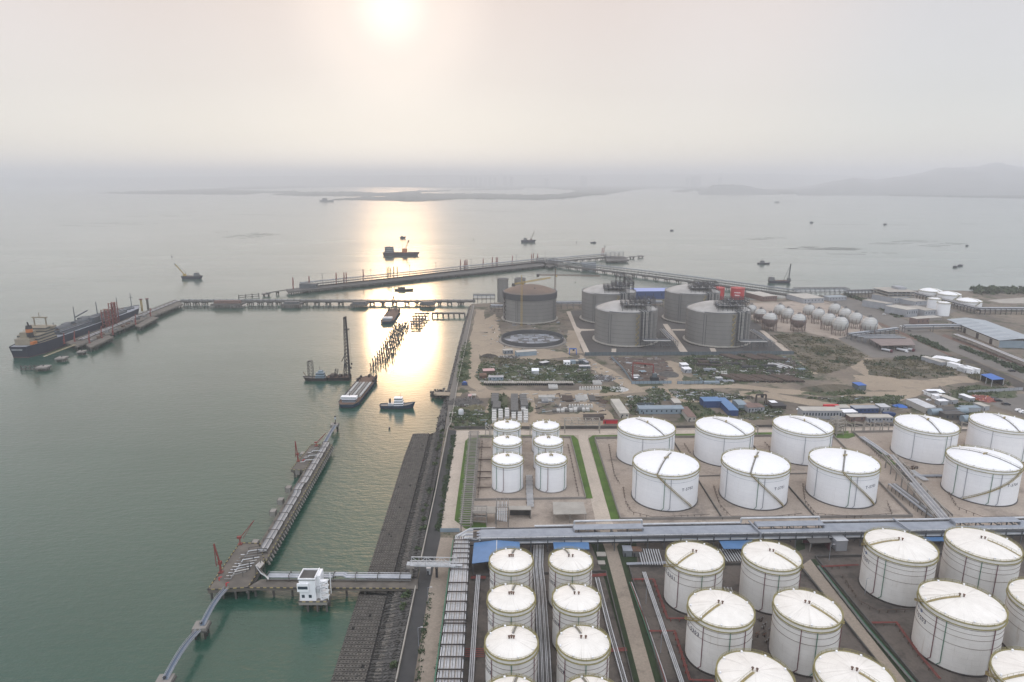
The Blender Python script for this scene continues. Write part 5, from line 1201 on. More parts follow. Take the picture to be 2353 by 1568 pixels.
def arm(label, px, py, h, lean=(0, 0), m='red_paint', z=DK, group='red loading arms', double=True, r=.35):
    """marine loading arm: pedestal, inboard arm with counterweight, outboard arm folded along it"""
    t = thing('marine_loader', label, 'loading arm', G(px, py, z), 0, group); tip = Vector((lean[0], lean[1], h))
    b = B(); b.tube((0, 0, 0), (0, 0, h * .35), r * 1.8, m, 8, r * 1.4); b.box(-1.1, 1.1, -1.1, 1.1, 0, .5, m); b.obj('pedestal', t, local=True)
    b = B(); b.bar((0, 0, h * .3), tip, r * 1.6, r * 1.6, m); b.bar((0, .5, h * .3), tip + Vector((0, .5, 0)), r, r, m); b.obj('inboard_arm', t, local=True)
    b = B(); b.bar(tip, (tip.x * .35 - 1.2, tip.y * .35, h * .22), r, r, m); b.obj('outboard_arm', t, local=True)
    b = B(); b.box(-.9 - tip.x * .05, .9, -.7, .7, h * .30, h * .40, m); b.obj('counterweight', t, local=True)
    return t
def dolphin(label, px, py, s=7, z=5.0, group='mooring dolphins', h=1.8):
    t = thing('mooring_dolphin', label, 'dolphin', G(px, py, 0), .1, group)
    b = B(); b.box(-s / 2, s / 2, -s / 2, s / 2, z - h, z, 'concrete'); b.box(-s / 2 - .4, s / 2 + .4, -s / 2 - .4, s / 2 + .4, z - h - .2, z - h + .5, 'concrete_dark'); b.obj('cap', t, local=True)
    for x in (-.36, .36):
        for y in (-.36, 0, .36): b = B(); b.tube((x * s, y * s, -3), (x * s * .9, y * s * .9, z - h), .5, 'concrete_wet', 6); b.obj('pile', t, local=True)
    b = B(); b.tube((0, 0, z), (0, 0, z + .9), .45, 'dark_steel', 8); b.tube((0, 0, z + .8), (0, 0, z + 1.0), .7, 'dark_steel', 8); b.obj('bollard', t, local=True)
    return t
def catwalk(label, a, c, w_=1.8, sag=1.6, m='catwalk_blue', rail='lag_grey'):
    t = thing('catwalk', label, 'walkway', a, 0, 'catwalks to the mooring dolphins'); n = 10; d = (c - a); s = Vector((-d.y, d.x, 0)).normalized() * w_ / 2; P = [a.lerp(c, k / n) + Vector((0, 0, sag * math.sin(PI * k / n))) for k in range(n + 1)]
    for u, v in zip(P, P[1:]): b = B(); b.bar(u, v, w_, .2, m); b.obj('deck_panel', t)
    for e in (-1, 1):
        b = B()
        for u, v in zip(P, P[1:]): b.bar(u + s * e + Vector((0, 0, 1.1)), v + s * e + Vector((0, 0, 1.1)), .16, .16, rail); b.bar(u + s * e + Vector((0, 0, .1)), v + s * e + Vector((0, 0, .1)), .25, .5, rail); b.bar(u + s * e, u + s * e + Vector((0, 0, 1.1)), .1, .1, rail)
        b.obj('handrail', t)
    return t
# near jetty ----------------------------------------------------------------
nj = thing('jetty', 'old concrete jetty with silver pipes, nearest the camera, joined to the shore by a trestle', 'jetty', G(600, 1300, DK))
up = Vector((math.sin(.0), 1, 0))
P = deck(nj, [(477, 1356), (569, 1351), (608, 1292), (597, 1249.6), (551, 1248)], 1.8, 'jetty_deck', axis=Vector((1, 0, 0))); kerb(nj, P)
P2_ = deck(nj, [(594, 1252), (700, 1079), (736, 1021), (764, 1021), (611, 1290)], 1.6, 'jetty_deck', axis=Vector((0, 1, 0))); kerb(nj, [P2_[3], P2_[4]], 'rail_olive', 'concrete_dark', 2, False)
P3_ = deck(nj, [(668, 1080), (700, 1081), (738, 1022), (715.5, 1022)], 1.8, 'jetty_deck', axis=Vector((1, 0, 0))); kerb(nj, P3_, 'rail_olive', 'concrete_dark')
P4_ = deck(nj, [(567, 1351.5), (932, 1353), (960, 1353), (960, 1331), (600, 1331)], 1.3, 'jetty_deck', axis=Vector((1, 0, 0)), pile=9); kerb(nj, [P4_[0], P4_[1]], 'rail_yellow', 'black', 1.6, False)
A_, C_ = P2_[3], P2_[4]
for k in range(46):                                    # hanging fender brackets along the shore side
    p = A_.lerp(C_, (k + .3) / 46); b = B(); b.bar(p - Vector((0, 0, 1.4)), p + Vector((1.0, 0, -3.4)), 1.0, .8, 'concrete'); b.obj('bracket', nj)
A_, C_ = P2_[0].lerp(P2_[4], .55), P2_[2].lerp(P2_[3], .55); pier_pipes(nj, A_, C_, 4.6, 8, 1.6)
A_, C_ = G(617, 1331.5, DK), G(945, 1334, DK); pier_pipes(nj, A_, C_, 3.4, 6, 2.2, .3, 11, ('lag_grey', 'lag_white', 'lag_grey'))
b = B(); b.bar(A_ + Vector((0, 1.9, 2.9)), C_ + Vector((0, 1.9, 2.9)), .2, .3, 'lag_white'); b.bar(A_ + Vector((0, -1.9, 1.3)), C_ + Vector((0, -1.9, 1.3)), .3, .5, 'lag_dull'); b.obj('rack_beam', nj)
b = B()
for k in range(6): b.path([G(600 + k * 1.2, 1290 + k, DK + 1.8), G(588 + k * 1.5, 1300 + k * 1.5, DK + 3.4), G(600 + k * 2, 1318 + k, DK + 3.4), G(617, 1328 + k * .8, DK + 2.2)], .3, ('lag_white', 'bright_pipe')[k % 2], 6)
b.obj('pipe_elbow', nj, True)
b = B()
for q in ((583, 1296), (600, 1303), (588, 1318), (610, 1322), (574, 1310)): p = G(*q, DK); b.bar(p, p + Vector((0, 0, 4.4)), .35, .35, 'concrete_dark')
b.obj('elbow_frame', nj)
for i in range(9):                                     # manifold pipes on both platforms
    b = B(); f = i / 9; a = G(516 + 42 * f, 1330 - 62 * f, DK + 1.2); b.path([a, a + Vector((3.2, 0, 0)), a + Vector((3.2, 2.2, .8)), a + Vector((9 + i * .4, 5, .8))], .24, R.choice(['lag_white', 'bright_pipe', 'lag_dull']), 6); b.obj('manifold_pipe', nj, True)
    b = B(); a = G(690 + 26 * f, 1062 - 32 * f, DK + 1.2); b.path([a, a + Vector((2.6, .6, 0)), a + Vector((3, 2, .6)), a + Vector((9, 3, .6))], .24, R.choice(['lag_white', 'lag_dull', 'concrete_dark']), 6); b.obj('manifold_pipe', nj, True)
for i in range(6):
    b = B(); p = G(528 + i * 9, 1330 - i * 12, DK); b.bar(p, p + Vector((0, 0, 3)), .25, .25, 'concrete_dark'); b.bar(p + Vector((0, 0, 3)), p + Vector((6, 1.5, 3)), .25, .25, 'concrete_dark'); b.bar(p + Vector((6, 1.5, 0)), p + Vector((6, 1.5, 3)), .25, .25, 'concrete_dark'); b.obj('pipe_frame', nj)
arm('red loading arm upright on the nearest jetty platform', 507.5, 1316, 16, (-2, 0)); arm('thin red loading arm leaning out at the far side of the nearest platform', 552, 1251, 12, (7, 4), r=.22); arm('red loading arm upright on the upper jetty platform', 685, 1060, 15, (-1, 0)); arm('thin red loading arm leaning on the upper jetty platform', 727, 1025, 8, (6, 5), r=.2)
for i, (x, y) in enumerate(((504, 1334), (696, 1062), (520, 1347))):
    t = thing('fire_monitor', 'red fire monitor on the %s' % ('nearest platform beside the red arm', 'upper platform deck', 'nearest platform by its kerb')[i], 'hydrant', G(x, y, DK)); b = B(); b.tube((0, 0, 0), (0, 0, 1.5), .25, 'red_bright', 6); b.bar((0, 0, 1.5), (1.4, .3, 1.9), .3, .3, 'red_bright'); b.obj('body', t, local=True)
for i, (x, y) in enumerate(((592, 1243), (633, 1172), (650, 1146), (668, 1118), (690, 1078), (727, 1024), (700, 1040))):
    p = G(x, y, DK); t = thing('fender_block', 'concrete fender block on the seaward side of the near jetty, %s from the camera' % ORD[i], 'fender', p, 0, 'fender blocks of the near jetty'); b = B(); b.box(-3, .2, -2, 2, -3.5, -.2, 'concrete'); b.obj('block', t, local=True); b = B(); b.box(-3.6, -3, -.8, .8, -3.6, -.4, 'tyre'); b.obj('rubber', t, local=True)
dolphin('mooring dolphin at the tip of the near jetty', 770, 990, 6, 6); lt = thing('beacon', 'small dark beacon post on the tip dolphin of the near jetty', 'beacon', G(771, 974, DK)); b = B(); b.tube((0, 0, 0), (0, 0, 4), .3, 'dark_steel', 8); b.obj('pole', lt, local=True); b = B(); b.tube((0, 0, 4), (0, 0, 6), .8, 'lag_white', 8); b.tube((0, 0, 6), (0, 0, 6.6), .9, 'dark_steel', 8); b.obj('lantern', lt, local=True)
catwalk('short blue catwalk to the tip dolphin of the near jetty', G(745, 1021, DK), G(771, 978, DK), 2.2, .5)
dolphin('mooring dolphin at the bottom of the picture between two blue catwalks', 465, 1462, 6, 6); dolphin('mooring dolphin cut by the bottom edge under the blue catwalk', 382, 1590, 6, 6)
catwalk('blue arched catwalk from the near jetty to the first mooring dolphin', G(520, 1353, DK), G(465, 1438, DK), 2.0, 1.6); catwalk('blue arched catwalk from the first mooring dolphin to the bottom edge', G(456, 1450, DK), G(380, 1562, DK), 2.0, 1.8)
# control house on its own footing beside the trestle
ch = thing('control_house', 'white two storey control house with an outside stair on the jetty trestle', 'building', G(690, 1382, DK)); o = G(690, 1381, DK)
fp = thing('house_platform', 'square concrete footing standing in the water under the white control house', 'platform', G(686, 1384, DK)); Pq = deck(fp, [(686, 1384), (751, 1384), (761, 1354), (691, 1354)], 1.6, 'concrete', axis=Vector((1, 0, 0)), pile=4.5, pr=.5); kerb(fp, [Pq[0], Pq[1], Pq[2]], close=False)
def hb(nm, a, m, parent=ch): b = B(); b.box(o.x + a[0], o.x + a[1], o.y + a[2], o.y + a[3], o.z + a[4], o.z + a[5], m); return b.obj(nm, parent)
hb('wall', (0, 7.6, 0, 8, 0, 11), 'white_paint'); hb('roof', (-.3, 7.9, -.3, 8.3, 11, 11.3), 'concrete_dark')
for a in ((-.3, 7.9, -.3, .1, 11.3, 12), (-.3, 7.9, 7.9, 8.3, 11.3, 12), (-.3, .1, .1, 7.9, 11.3, 12), (7.5, 7.9, .1, 7.9, 11.3, 12.6)): hb('roof_parapet', a, 'white_paint')
hb('upper_room', (-.8, 4.6, -.8, 0, 5.2, 9.4), 'white_paint')
for a in ((.9, 2.3, -.06, .05, 1.6, 3.2), (4.2, 5.6, -.06, .05, 1.6, 3.2), (-.4, 4.2, -.86, -.78, 6.6, 8.1)): w_ = hb('window', a, 'glass')
hb('stair_tower', (7.6, 9.4, 2, 8, 0, 12), 'white_paint')
for k in range(4):
    z = 1.2 + 2.7 * k; hb('stair_landing', (9.4, 13.2, 1.0, 3.2, z, z + .25), 'white_paint')
    b = B(); b.bar((o.x + 9.6, o.y + 1.2, o.z + z - 1.3), (o.x + 13, o.y + 1.2, o.z + z), 1.3, .25, 'white_paint'); b.bar((o.x + 9.6, o.y + .5, o.z + z - .3), (o.x + 13, o.y + .5, o.z + z + 1), .12, .12, 'white_paint'); b.obj('stair_flight', ch)
for x in (9.6, 13.1):
    for y in (1.0, 6.0): b = B(); b.bar((o.x + x, o.y + y, o.z), (o.x + x, o.y + y, o.z + 11), .35, .35, 'white_paint'); b.obj('stair_post', ch)
b = B(); b.tube((o.x + 8.6, o.y + .8, o.z + 4.4), (o.x + 8.6, o.y + .8, o.z + 6.4), .9, 'lag_white', 10); b.obj('water_tank', ch, True)
# middle jetty ---------------------------------------------------------------
mj = thing('jetty', 'long middle jetty running from the shore to the moored tanker', 'jetty', G(700, 691, DK))
a, c = G(413, 692, DK), G(1092, 692, DK)
b = B(); b.bar(a - Vector((0, 0, .8)), c - Vector((0, 0, .8)), 10, 1.6, 'concrete_dark'); b.obj('deck', mj)
b = B()
for v, z, r_ in ((-4.6, 1.1, .12), (4.6, 1.1, .12), (4.6, .6, .1)): b.bar(a + Vector((0, v, z)), c + Vector((0, v, z)), r_ * 2, r_ * 2, 'dark_steel')
for k in range(110): p = a.lerp(c, k / 110); b.bar(p + Vector((0, 4.6, 0)), p + Vector((0, 4.6, 1.2)), .18, .18, 'dark_steel'); b.bar(p + Vector((0, -4.6, 0)), p + Vector((0, -4.6, 1.2)), .18, .18, 'dark_steel')
b.obj('handrail', mj)
for k in range(4): b = B(); b.bar(a + Vector((0, 3.4 - k * .9, 1.2 + .5 * (k % 2))), c + Vector((0, 3.4 - k * .9, 1.2 + .5 * (k % 2))), .55, .55, ('lag_dull', 'lag_grey')[k % 2]); b.obj('pipe', mj)
for k in range(48): p = a.lerp(c, (k + .5) / 48); b = B(); b.bar(p + Vector((0, 4, 0)), p + Vector((0, 4, 2.6)), .3, .3, 'dark_steel'); b.bar(p + Vector((0, .2, 0)), p + Vector((0, .2, 2.6)), .3, .3, 'dark_steel'); b.bar(p + Vector((0, .2, 2.6)), p + Vector((0, 4, 2.6)), .3, .3, 'dark_steel'); b.obj('pipe_frame', mj)
for x in (430, 450, 470, 575, 598, 620, 640, 700, 728, 754, 783, 855, 880, 907, 935, 958, 1010, 1033, 1056, 1062):
    b = B(); p = G(x, 692, DK)
    for dx in ((-2.5, 2.5) if x < 820 or x % 2 else (-1.2, 1.2)):
        for dy in (-4, 4): b.tube((p.x + dx * 1.5, p.y + dy, -3), (p.x + dx, p.y + dy * .8, 4), .8, 'concrete_dark', 6)
    b.bar((p.x - 4, p.y, 3.9), (p.x + 4, p.y, 3.9), 9, 1.2, 'concrete_dark'); b.obj('pile_bent', mj)
for i, (x0, x1) in enumerate(((487, 556), (648, 690), (806, 844), (964, 999))):
    p, q = G(x0, 698, DK), G(x1, 698, DK); b = B(); b.box(p.x, q.x, p.y - 6, p.y + 18, 3.6, 5.6, 'concrete_dark'); b.obj('turning_bay', mj)
    b = B()
    for k in range(9):
        for dy in (-4, 4): b.tube((p.x + (q.x - p.x) * (k + .5) / 9 + R.uniform(-1, 1), p.y + dy, -3), (p.x + (q.x - p.x) * (k + .5) / 9, p.y + dy, 3.7), .6, 'concrete_wet', 6)
    b.obj('pile_bent', mj); b = B(); b.box(p.x + 3, q.x - 3, p.y + 1, p.y + 7, 6, 8.5 if i else 10.5, 'brick_brown' if i == 0 else 'steel'); b.obj('pipe_loop_cover', mj)
for i, (x0, x1) in enumerate(((423, 486), (490, 563), (571, 636), (647, 712), (720, 814))):
    p, q = G(x0, 709.5, 0), G(x1, 709.5, 0); t = thing('fender_rail', 'low dark fender rail before the middle jetty, %s from the tanker end' % ORD[i], 'fender', p, 0, 'low fender rails before the middle jetty')
    for z in (1.2, 3.6): b = B(); b.bar(p + Vector((0, 0, z)), q + Vector((0, 0, z)), .7, .7, 'concrete_dark'); b.obj('rail', t)
    for k in range(9): u = p.lerp(q, k / 8); b = B(); b.bar(u - Vector((0, 0, 3)), u + Vector((0, 0, 5)), .8, .8, 'concrete_dark'); b.obj('post', t)
tb_ = thing('tanker_berth', 'berth of the moored tanker, deck covered in pipes with work platforms', 'jetty', G(300, 740, DK))
Pd = deck(tb_, [(404, 689), (421, 699), (178, 797), (150, 787)], 1.6, 'jetty_deck', axis=Vector((0, 1, 0)), pile=10)
for q in ([(310, 748), (322, 752), (364, 730), (350, 727)], [(197, 792), (209, 799), (262, 774), (248, 770)]): deck(tb_, q, 2, 'jetty_deck', axis=Vector((0, 1, 0)), pile=6, name='work_platform')
A_, C_ = G(183, 783, DK), G(409, 692, DK); pier_pipes(tb_, A_, C_, 7, 7, 1.4, .35, 14, ('lag_white', 'lag_dull', 'rust', 'lag_grey'))
for k in range(10): p = G(195, 785, DK).lerp(G(330, 724, DK), k / 10) + Vector((R.uniform(2, 9), 0, 0)); b = B(); b.box(p.x - 1.5, p.x + 2, p.y - 2, p.y + 3, DK, DK + R.uniform(1.5, 3.5), R.choice(['rust', 'deck_rust', 'lag_dull', 'steel'])); b.obj('deck_machinery', tb_)
b = B()
for s_ in (0, 1):
    for k in range(70): p = (Pd[0] if s_ == 0 else Pd[1]).lerp(Pd[3] if s_ == 0 else Pd[2], k / 70); b.bar(p, p + Vector((0, 0, 1.1)), .15, .15, 'dark_steel')
    b.bar((Pd[0] if s_ == 0 else Pd[1]) + Vector((0, 0, 1.1)), (Pd[3] if s_ == 0 else Pd[2]) + Vector((0, 0, 1.1)), .15, .15, 'dark_steel')
b.obj('handrail', tb_)
for i, (x, y, h) in enumerate(((206, 789, 15), (234, 777, 15), (260, 770, 14), (312, 746, 14), (346, 727, 12), (172, 785, 13), (148, 790, 13))): arm('red loading arm on the tanker berth, number %s from the ship stern' % ('three', 'four', 'five', 'six', 'seven', 'two', 'one')[i], x, y, h, (.6, 1), group='red loading arms of the tanker berth', r=.5)
for i, (x, y, w_) in enumerate(((249, 752, 9), (265, 745, 7))):
    t = thing('loading_gantry', 'tall rust red loading gantry beside the tanker, %s of two' % ('wider', 'narrower and taller')[i], 'gantry', G(x, y, DK)); b = B(); hh = 24 + 6 * i
    for dx in (-w_ / 2, 0, w_ / 2):
        for dy in (-4, 4): b.bar((dx, dy, 0), (dx, dy, hh), .9, .9, 'red_paint')
    b.obj('leg_frame', t, local=True)
    for z in range(4, hh + 1, 5): b = B(); b.box(-w_ / 2, w_ / 2, -4, 4, z - .3, z, 'rust'); b.bar((-w_ / 2, -4, z - 4), (w_ / 2, -4, z), .35, .35, 'red_paint'); b.obj('platform', t, local=True)
    for k in range(3): b = B(); b.tube((-w_ / 2 + 2 + k * 2.4, 0, 0), (-w_ / 2 + 2 + k * 2.4, 0, hh + 1), .5, 'red_paint', 6); b.obj('riser', t, local=True)
for i, (x, y, h, m_) in enumerate(((327, 716, 18, 'crane_yellow'), (341, 713, 17, 'rust_dark'))):
    t = thing('mooring_tower', '%s lattice tower on the tanker berth near the bow' % ('slim yellow brown', 'dark red topped')[i], 'tower', G(x, y, DK)); b = B(); lattice(b, (0, 0, 0), (0, 0, h), 1.8, m_, 2.5, .25, .4); b.obj('mast', t, local=True); b = B(); b.box(-2, 2, -1.5, 1.5, h, h + 1.2, 'dark_red'); b.obj('head', t, local=True)
for i, (x, y) in enumerate(((189, 815), (143, 830), (101, 851))): dolphin('mooring dolphin off the tanker stern, number %s from the berth' % ('one', 'two', 'three')[i], x, y, (8, 10, 11)[i], 4.5)
catwalk('tan straight walkway linking the tanker berth to the stern dolphins', G(172, 793, DK), G(101, 820, DK), 2.4, .1, 'concrete_pale', 'rail_yellow')
p, q = G(49, 851, 0), G(101, 850, 0); t = thing('fender_rail', 'low dark fender rail alone in the water below the tanker stern', 'fender', p)
for z in (1.2, 4.2): b = B(); b.bar(p + Vector((0, 0, z)), q + Vector((0, 0, z)), .8, .8, 'concrete_dark'); b.obj('rail', t)
for k in range(6): u = p.lerp(q, k / 5); b = B(); b.bar(u - Vector((0, 0, 3)), u + Vector((0, 0, 5.4)), .9, .9, 'concrete_dark'); b.obj('post', t)
# far jetty -------------------------------------------------------------------
fj = thing('jetty', 'far jetty with a long pipe gallery, forking towards the shore and out to sea', 'jetty', G(1000, 632, DK))
def gallery(t, pts, w_, h, lv, step, th=2, bent=24, m='steel', pm='concrete_dark', pipes=True):
    P = [G(x, y, DK) for x, y in pts]
    for p, q in zip(P, P[1:]):
        d = q - p; L = d.length; d.normalize(); s = Vector((-d.y, d.x, 0)); U = Vector((0, 0, 1))
        b = B(); b.bar(p - U * th / 2, q - U * th / 2, w_ + 5, th, 'concrete_dark'); b.obj('deck', t)
        n = max(1, int(L / step))
        for k in range(n + 1):
            c = p.lerp(q, k / n); b = B()
            for e in (-.5, .5): b.bar(c + s * w_ * e, c + s * w_ * e + U * h, .45, .45, m)
            for z in range(1, lv + 1): b.bar(c - s * w_ / 2 + U * (h * z / lv), c + s * w_ / 2 + U * (h * z / lv), .4, .4, m)
            b.obj('rack_post', t)
        for e in (-.5, .5):
            for z in range(1, lv + 1): b = B(); b.bar(p + s * w_ * e + U * (h * z / lv), q + s * w_ * e + U * (h * z / lv), .45, .6, m); b.obj('rack_beam', t)
        if pipes:
            for k in range(4): b = B(); z = h * ((k % lv) + 1) / lv + .5; b.bar(p + s * w_ * (-.3 + .2 * k) + U * z, q + s * w_ * (-.3 + .2 * k) + U * z, .8, .8, ('lag_dull', 'lag_grey')[k % 2]); b.obj('pipe', t)
        nb = max(1, int(L / bent))
        for k in range(nb):
            c = p.lerp(q, (k + .5) / nb); b = B()
            for e in (-.45, .45):
                for o_ in (-2.2, 2.2): b.tube(c + s * w_ * e + d * o_ * 1.3 - U * 9, c + s * w_ * e + d * o_ - U * th, .75, pm, 6)
            b.bar(c - s * (w_ / 2 + 2) - U * (th + .5), c + s * (w_ / 2 + 2) - U * (th + .5), 6, 1.2, pm); b.obj('pile_bent', t)
    return P
gallery(fj, [(692, 661.5), (905, 639), (1121, 616), (1248, 603)], 10, 9, 2, 10, 2.4, 18); gallery(fj, [(1258, 606), (1470, 631), (1660, 656), (1832, 680)], 9, 9, 2, 9, 2, 26); gallery(fj, [(1262, 603), (1330, 596), (1392, 591)], 9, 8, 2, 10, 2, 22)
deck(fj, [(657, 665), (1240, 600.5), (1262, 607), (1245, 611), (662, 671)], 2.2, 'concrete_dark', axis=Vector((1, 0, 0)), pile=13, pr=.9, pm='concrete_wet')
deck(fj, [(1236, 600), (1262, 597), (1282, 606), (1262, 614)], 2.2, 'concrete_dark', axis=Vector((1, 0, 0)), pile=13); deck(fj, [(1388, 589), (1436, 590), (1446, 598), (1395, 600)], 2.4, 'concrete_dark', axis=Vector((1, 0, 0)), pile=12)
b = B(); p = G(1256, 606, DK)
for z in (5, 9, 13):
    for dx, dy, ex, ey in ((-24, -8, 24, -8), (-24, 8, 24, 8), (-24, -8, -24, 8), (24, -8, 24, 8)): b.bar(p + Vector((dx, dy, z)), p + Vector((ex, ey, z)), .7, .7, 'steel')
for dx in range(-24, 25, 8):
    for dy in (-8, 8): b.bar(p + Vector((dx, dy, 0)), p + Vector((dx, dy, 13)), .6, .6, 'steel')
b.obj('junction_frame', fj)
b = B(); p = G(1412, 593, DK)
for dx in (-22, -11, 0, 11, 22):
    for dy in (-6, 6): b.bar(p + Vector((dx, dy, 0)), p + Vector((dx, dy, 15)), .6, .6, 'steel')
for z in (5, 10, 15): b.box(p.x - 22, p.x + 22, p.y - 6, p.y + 6, DK + z - .3, DK + z, 'grey_paint')
b.obj('berth_frame', fj)
b = B(); p = G(1353, 612, DK); b.box(p.x - 16, p.x + 16, p.y - 5, p.y + 6, 0, 15, 'grey_paint'); b.obj('substation', fj)
b = B(); p, q = G(690, 662, DK), G(735, 658, DK); b.box(p.x, q.x, p.y - 5, p.y + 8, DK, DK + 8, 'steel'); b.obj('pump_house', fj)
for i, x in enumerate((674, 711, 773, 791, 796, 835, 890, 894, 898, 905, 913, 1058, 1067, 1070, 1073, 1110, 1131, 1140, 1143, 1177, 1221, 1225, 1235, 1383, 1387)):
    y = 669 - (x - 659) * .1105 if x < 1250 else 591
    t = thing('marine_loader', '', 'loading arm', G(x, y - 3, DK), 0, 'slim loading arms standing along the far jetty'); t['label'] = 'slim %s loading arm on the far jetty, %s from its seaward end' % ('yellow' if 885 < x < 920 else 'red brown', ORD[i])
    m_ = 'crane_yellow' if 885 < x < 920 else 'red_paint'; h = R.uniform(20, 24); b = B(); b.tube((0, 0, 0), (0, 0, h * .55), 1.0, m_, 6); b.obj('pedestal', t, local=True); b = B(); b.bar((0, 0, h * .5), (.4, 0, h), 1.3, 1.0, m_); b.obj('inboard_arm', t, local=True); b = B(); b.bar((.9, 0, h), (1.3, 0, h * .45), .6, .6, m_); b.obj('outboard_arm', t, local=True)
for i, x in enumerate((742, 853, 942, 1002, 1083, 1187, 1253)):
    y = 669 - (x - 659) * .1105 - 3; t = thing('lamp_mast', 'thin lamp mast on the far jetty, number %s from its seaward end' % ('one', 'two', 'three', 'four', 'five', 'six', 'seven')[i], 'lamp post', G(x, y, DK), 0, 'lamp masts of the far jetty'); b = B(); b.tube((0, 0, 0), (0, 0, 22), .35, 'steel', 5); b.obj('pole', t, local=True); b = B(); b.box(-2, 2, -.4, .4, 22, 22.7, 'lag_dull'); b.obj('lamp_head', t, local=True)
dolphin('mooring dolphin at the seaward end of the far jetty', 612, 680, 12, 5); dolphin('small mooring dolphin midway along the far jetty walkway', 638, 677, 5, 5); dolphin('mooring dolphin midway along the right walkway of the far jetty', 1452, 594, 12, 5); dolphin('mooring dolphin at the right tip of the far jetty', 1472, 592, 14, 5)
catwalk('grey walkway from the far jetty to its seaward dolphin', G(612, 675, DK), G(659, 667, DK), 3, .3, 'concrete_dark', 'dark_steel'); catwalk('grey walkway out to the right tip of the far jetty', G(1436, 593, DK), G(1474, 588.5, DK), 4, .3, 'concrete_dark', 'dark_steel')
p, q = G(549, 687, 0), G(595, 683, 0); t = thing('fender_rail', 'low dark fender rail alone in the water off the far jetty', 'fender', p)
for z in (2, 5.4): b = B(); b.bar(p + Vector((0, 0, z)), q + Vector((0, 0, z)), 1, .9, 'concrete_dark'); b.obj('rail', t)
for k in range(4): u = p.lerp(q, k / 3); b = B(); b.bar(u - Vector((0, 0, 3)), u + Vector((0, 0, 7)), 1.1, 1.1, 'concrete_dark'); b.obj('post', t)
# shore galleries where the far jetty lands
sg = thing('pipe_gallery', 'dark pipe gallery on the shore where the far trestle lands', 'pipe rack', G(1880, 678))
def rackline(t, pts, w_, h, lv, step, m='steel', z0=0):
    P = [G(x, y) for x, y in pts]; U = Vector((0, 0, 1))
    for p, q in zip(P, P[1:]):
        d = q - p; L = d.length; d.normalize(); s = Vector((-d.y, d.x, 0)); n = max(1, int(L / step))
        for k in range(n + 1):
            c = p.lerp(q, k / n); b = B()
            for e in (-.5, .5): b.bar(c + s * w_ * e, c + s * w_ * e + U * h, .5, .5, m)
            for z in range(lv): zz = h * (.5 + .5 * (z + 1) / lv); b.bar(c - s * w_ / 2 + U * zz, c + s * w_ / 2 + U * zz, .5, .5, m)
            b.obj('rack_post', t)
        for k in range(6): zz = h * (.5 + .5 * ((k % lv) + 1) / lv) + .6; b = B(); b.tube(p + s * w_ * (-.4 + .16 * k) + U * zz, q + s * w_ * (-.4 + .16 * k) + U * zz, .45, ('lag_white', 'lag_grey', 'lag_dull')[k % 3], 6); b.obj('pipe', t, True)
        for e in (-.5, .5): b = B(); b.bar(p + s * w_ * e + U * h, q + s * w_ * e + U * h, .5, .7, m); b.bar(p + s * w_ * e + U * h * .5, q + s * w_ * e + U * h * .5, .5, .7, m); b.obj('rack_beam', t)
    return t
rackline(sg, [(1824, 683), (1945, 682)], 12, 15, 3, 8, 'steel'); rackline(sg, [(1945, 684), (2045, 682)], 9, 12, 3, 6, 'dark_steel')
rackline(thing('pipe_gallery', 'long dark pipe gallery passing behind the offices and turning along the far tanks', 'pipe rack', G(2200, 715)), [(2080, 680), (2170, 702), (2245, 722), (2353, 722), (2600, 722)], 10, 9, 2, 7, 'dark_steel')
rackline(thing('pipe_gallery', 'pipe rack behind the unfinished tank towards the middle jetty root', 'pipe rack', G(1120, 698)), [(1088, 697), (1137, 697)], 8, 14, 3, 6, 'steel'); rackline(thing('pipe_gallery', 'pipe bank between the unfinished domed tank and the grey tanks', 'pipe rack', G(1300, 700)), [(1262, 708), (1520, 706)], 14, 9, 2, 9, 'steel')
rackline(thing('pipe_gallery', 'low rusty pipe stack beside the unfinished domed tank', 'pipe rack', G(1140, 716)), [(1128, 715), (1165, 716)], 14, 9, 2, 6, 'rust_dark')
rackline(thing('pipe_bridge', 'pipe bridge crossing the highway near the tanker loading shed', 'bridge', G(2100, 762)), [(2075, 764), (2205, 762)], 5, 9, 2, 26, 'steel'); rackline(thing('pipe_rack', 'low pipe rack running along the highway towards the picture edge', 'pipe rack', G(2290, 800)), [(2195, 778), (2240, 795), (2353, 842), (2450, 880)], 6, 5, 1, 12, 'concrete'); rackline(thing('pipe_rack', 'pipe rack behind the tanker loading shed', 'pipe rack', G(2000, 768)), [(1950, 780), (2060, 766)], 6, 7, 2, 8, 'steel')
# unfinished pier ---------------------------------------------------------------
up_ = thing('unfinished_pier', 'short trestle on piles beside the shore, joined to bare piles', 'jetty', G(1030, 719, DK))
a, c = G(993, 719, DK), G(1068, 719, DK); b = B(); b.bar(a - Vector((0, 0, .8)), c - Vector((0, 0, .8)), 7, 1.6, 'concrete_dark'); b.obj('deck', up_)
for k in range(7):
    p = a.lerp(c, k / 6); b = B()
    for dy in (-2.5, 2.5): b.tube((p.x, p.y + dy, -3), (p.x, p.y + dy, 4.6), .9, 'concrete_dark', 6)
    b.obj('pile_bent', up_)
for k in range(5):
    y = 720 + 6 * k; a, c = G(952 - 2 * k - (k % 2) * 4, y, DK), G(987 - 5 * k, y, DK); b = B(); b.bar(a - Vector((0, 0, .6)), c - Vector((0, 0, .6)), 5.5, 1.2, 'concrete_dark'); b.obj('cap_beam', up_)
    b = B()
    for j in range(5): p = a.lerp(c, (j + .5) / 5); b.tube((p.x, p.y, -3), (p.x, p.y, 4.8), .7, 'concrete_wet', 6)
    b.obj('pile_bent', up_)
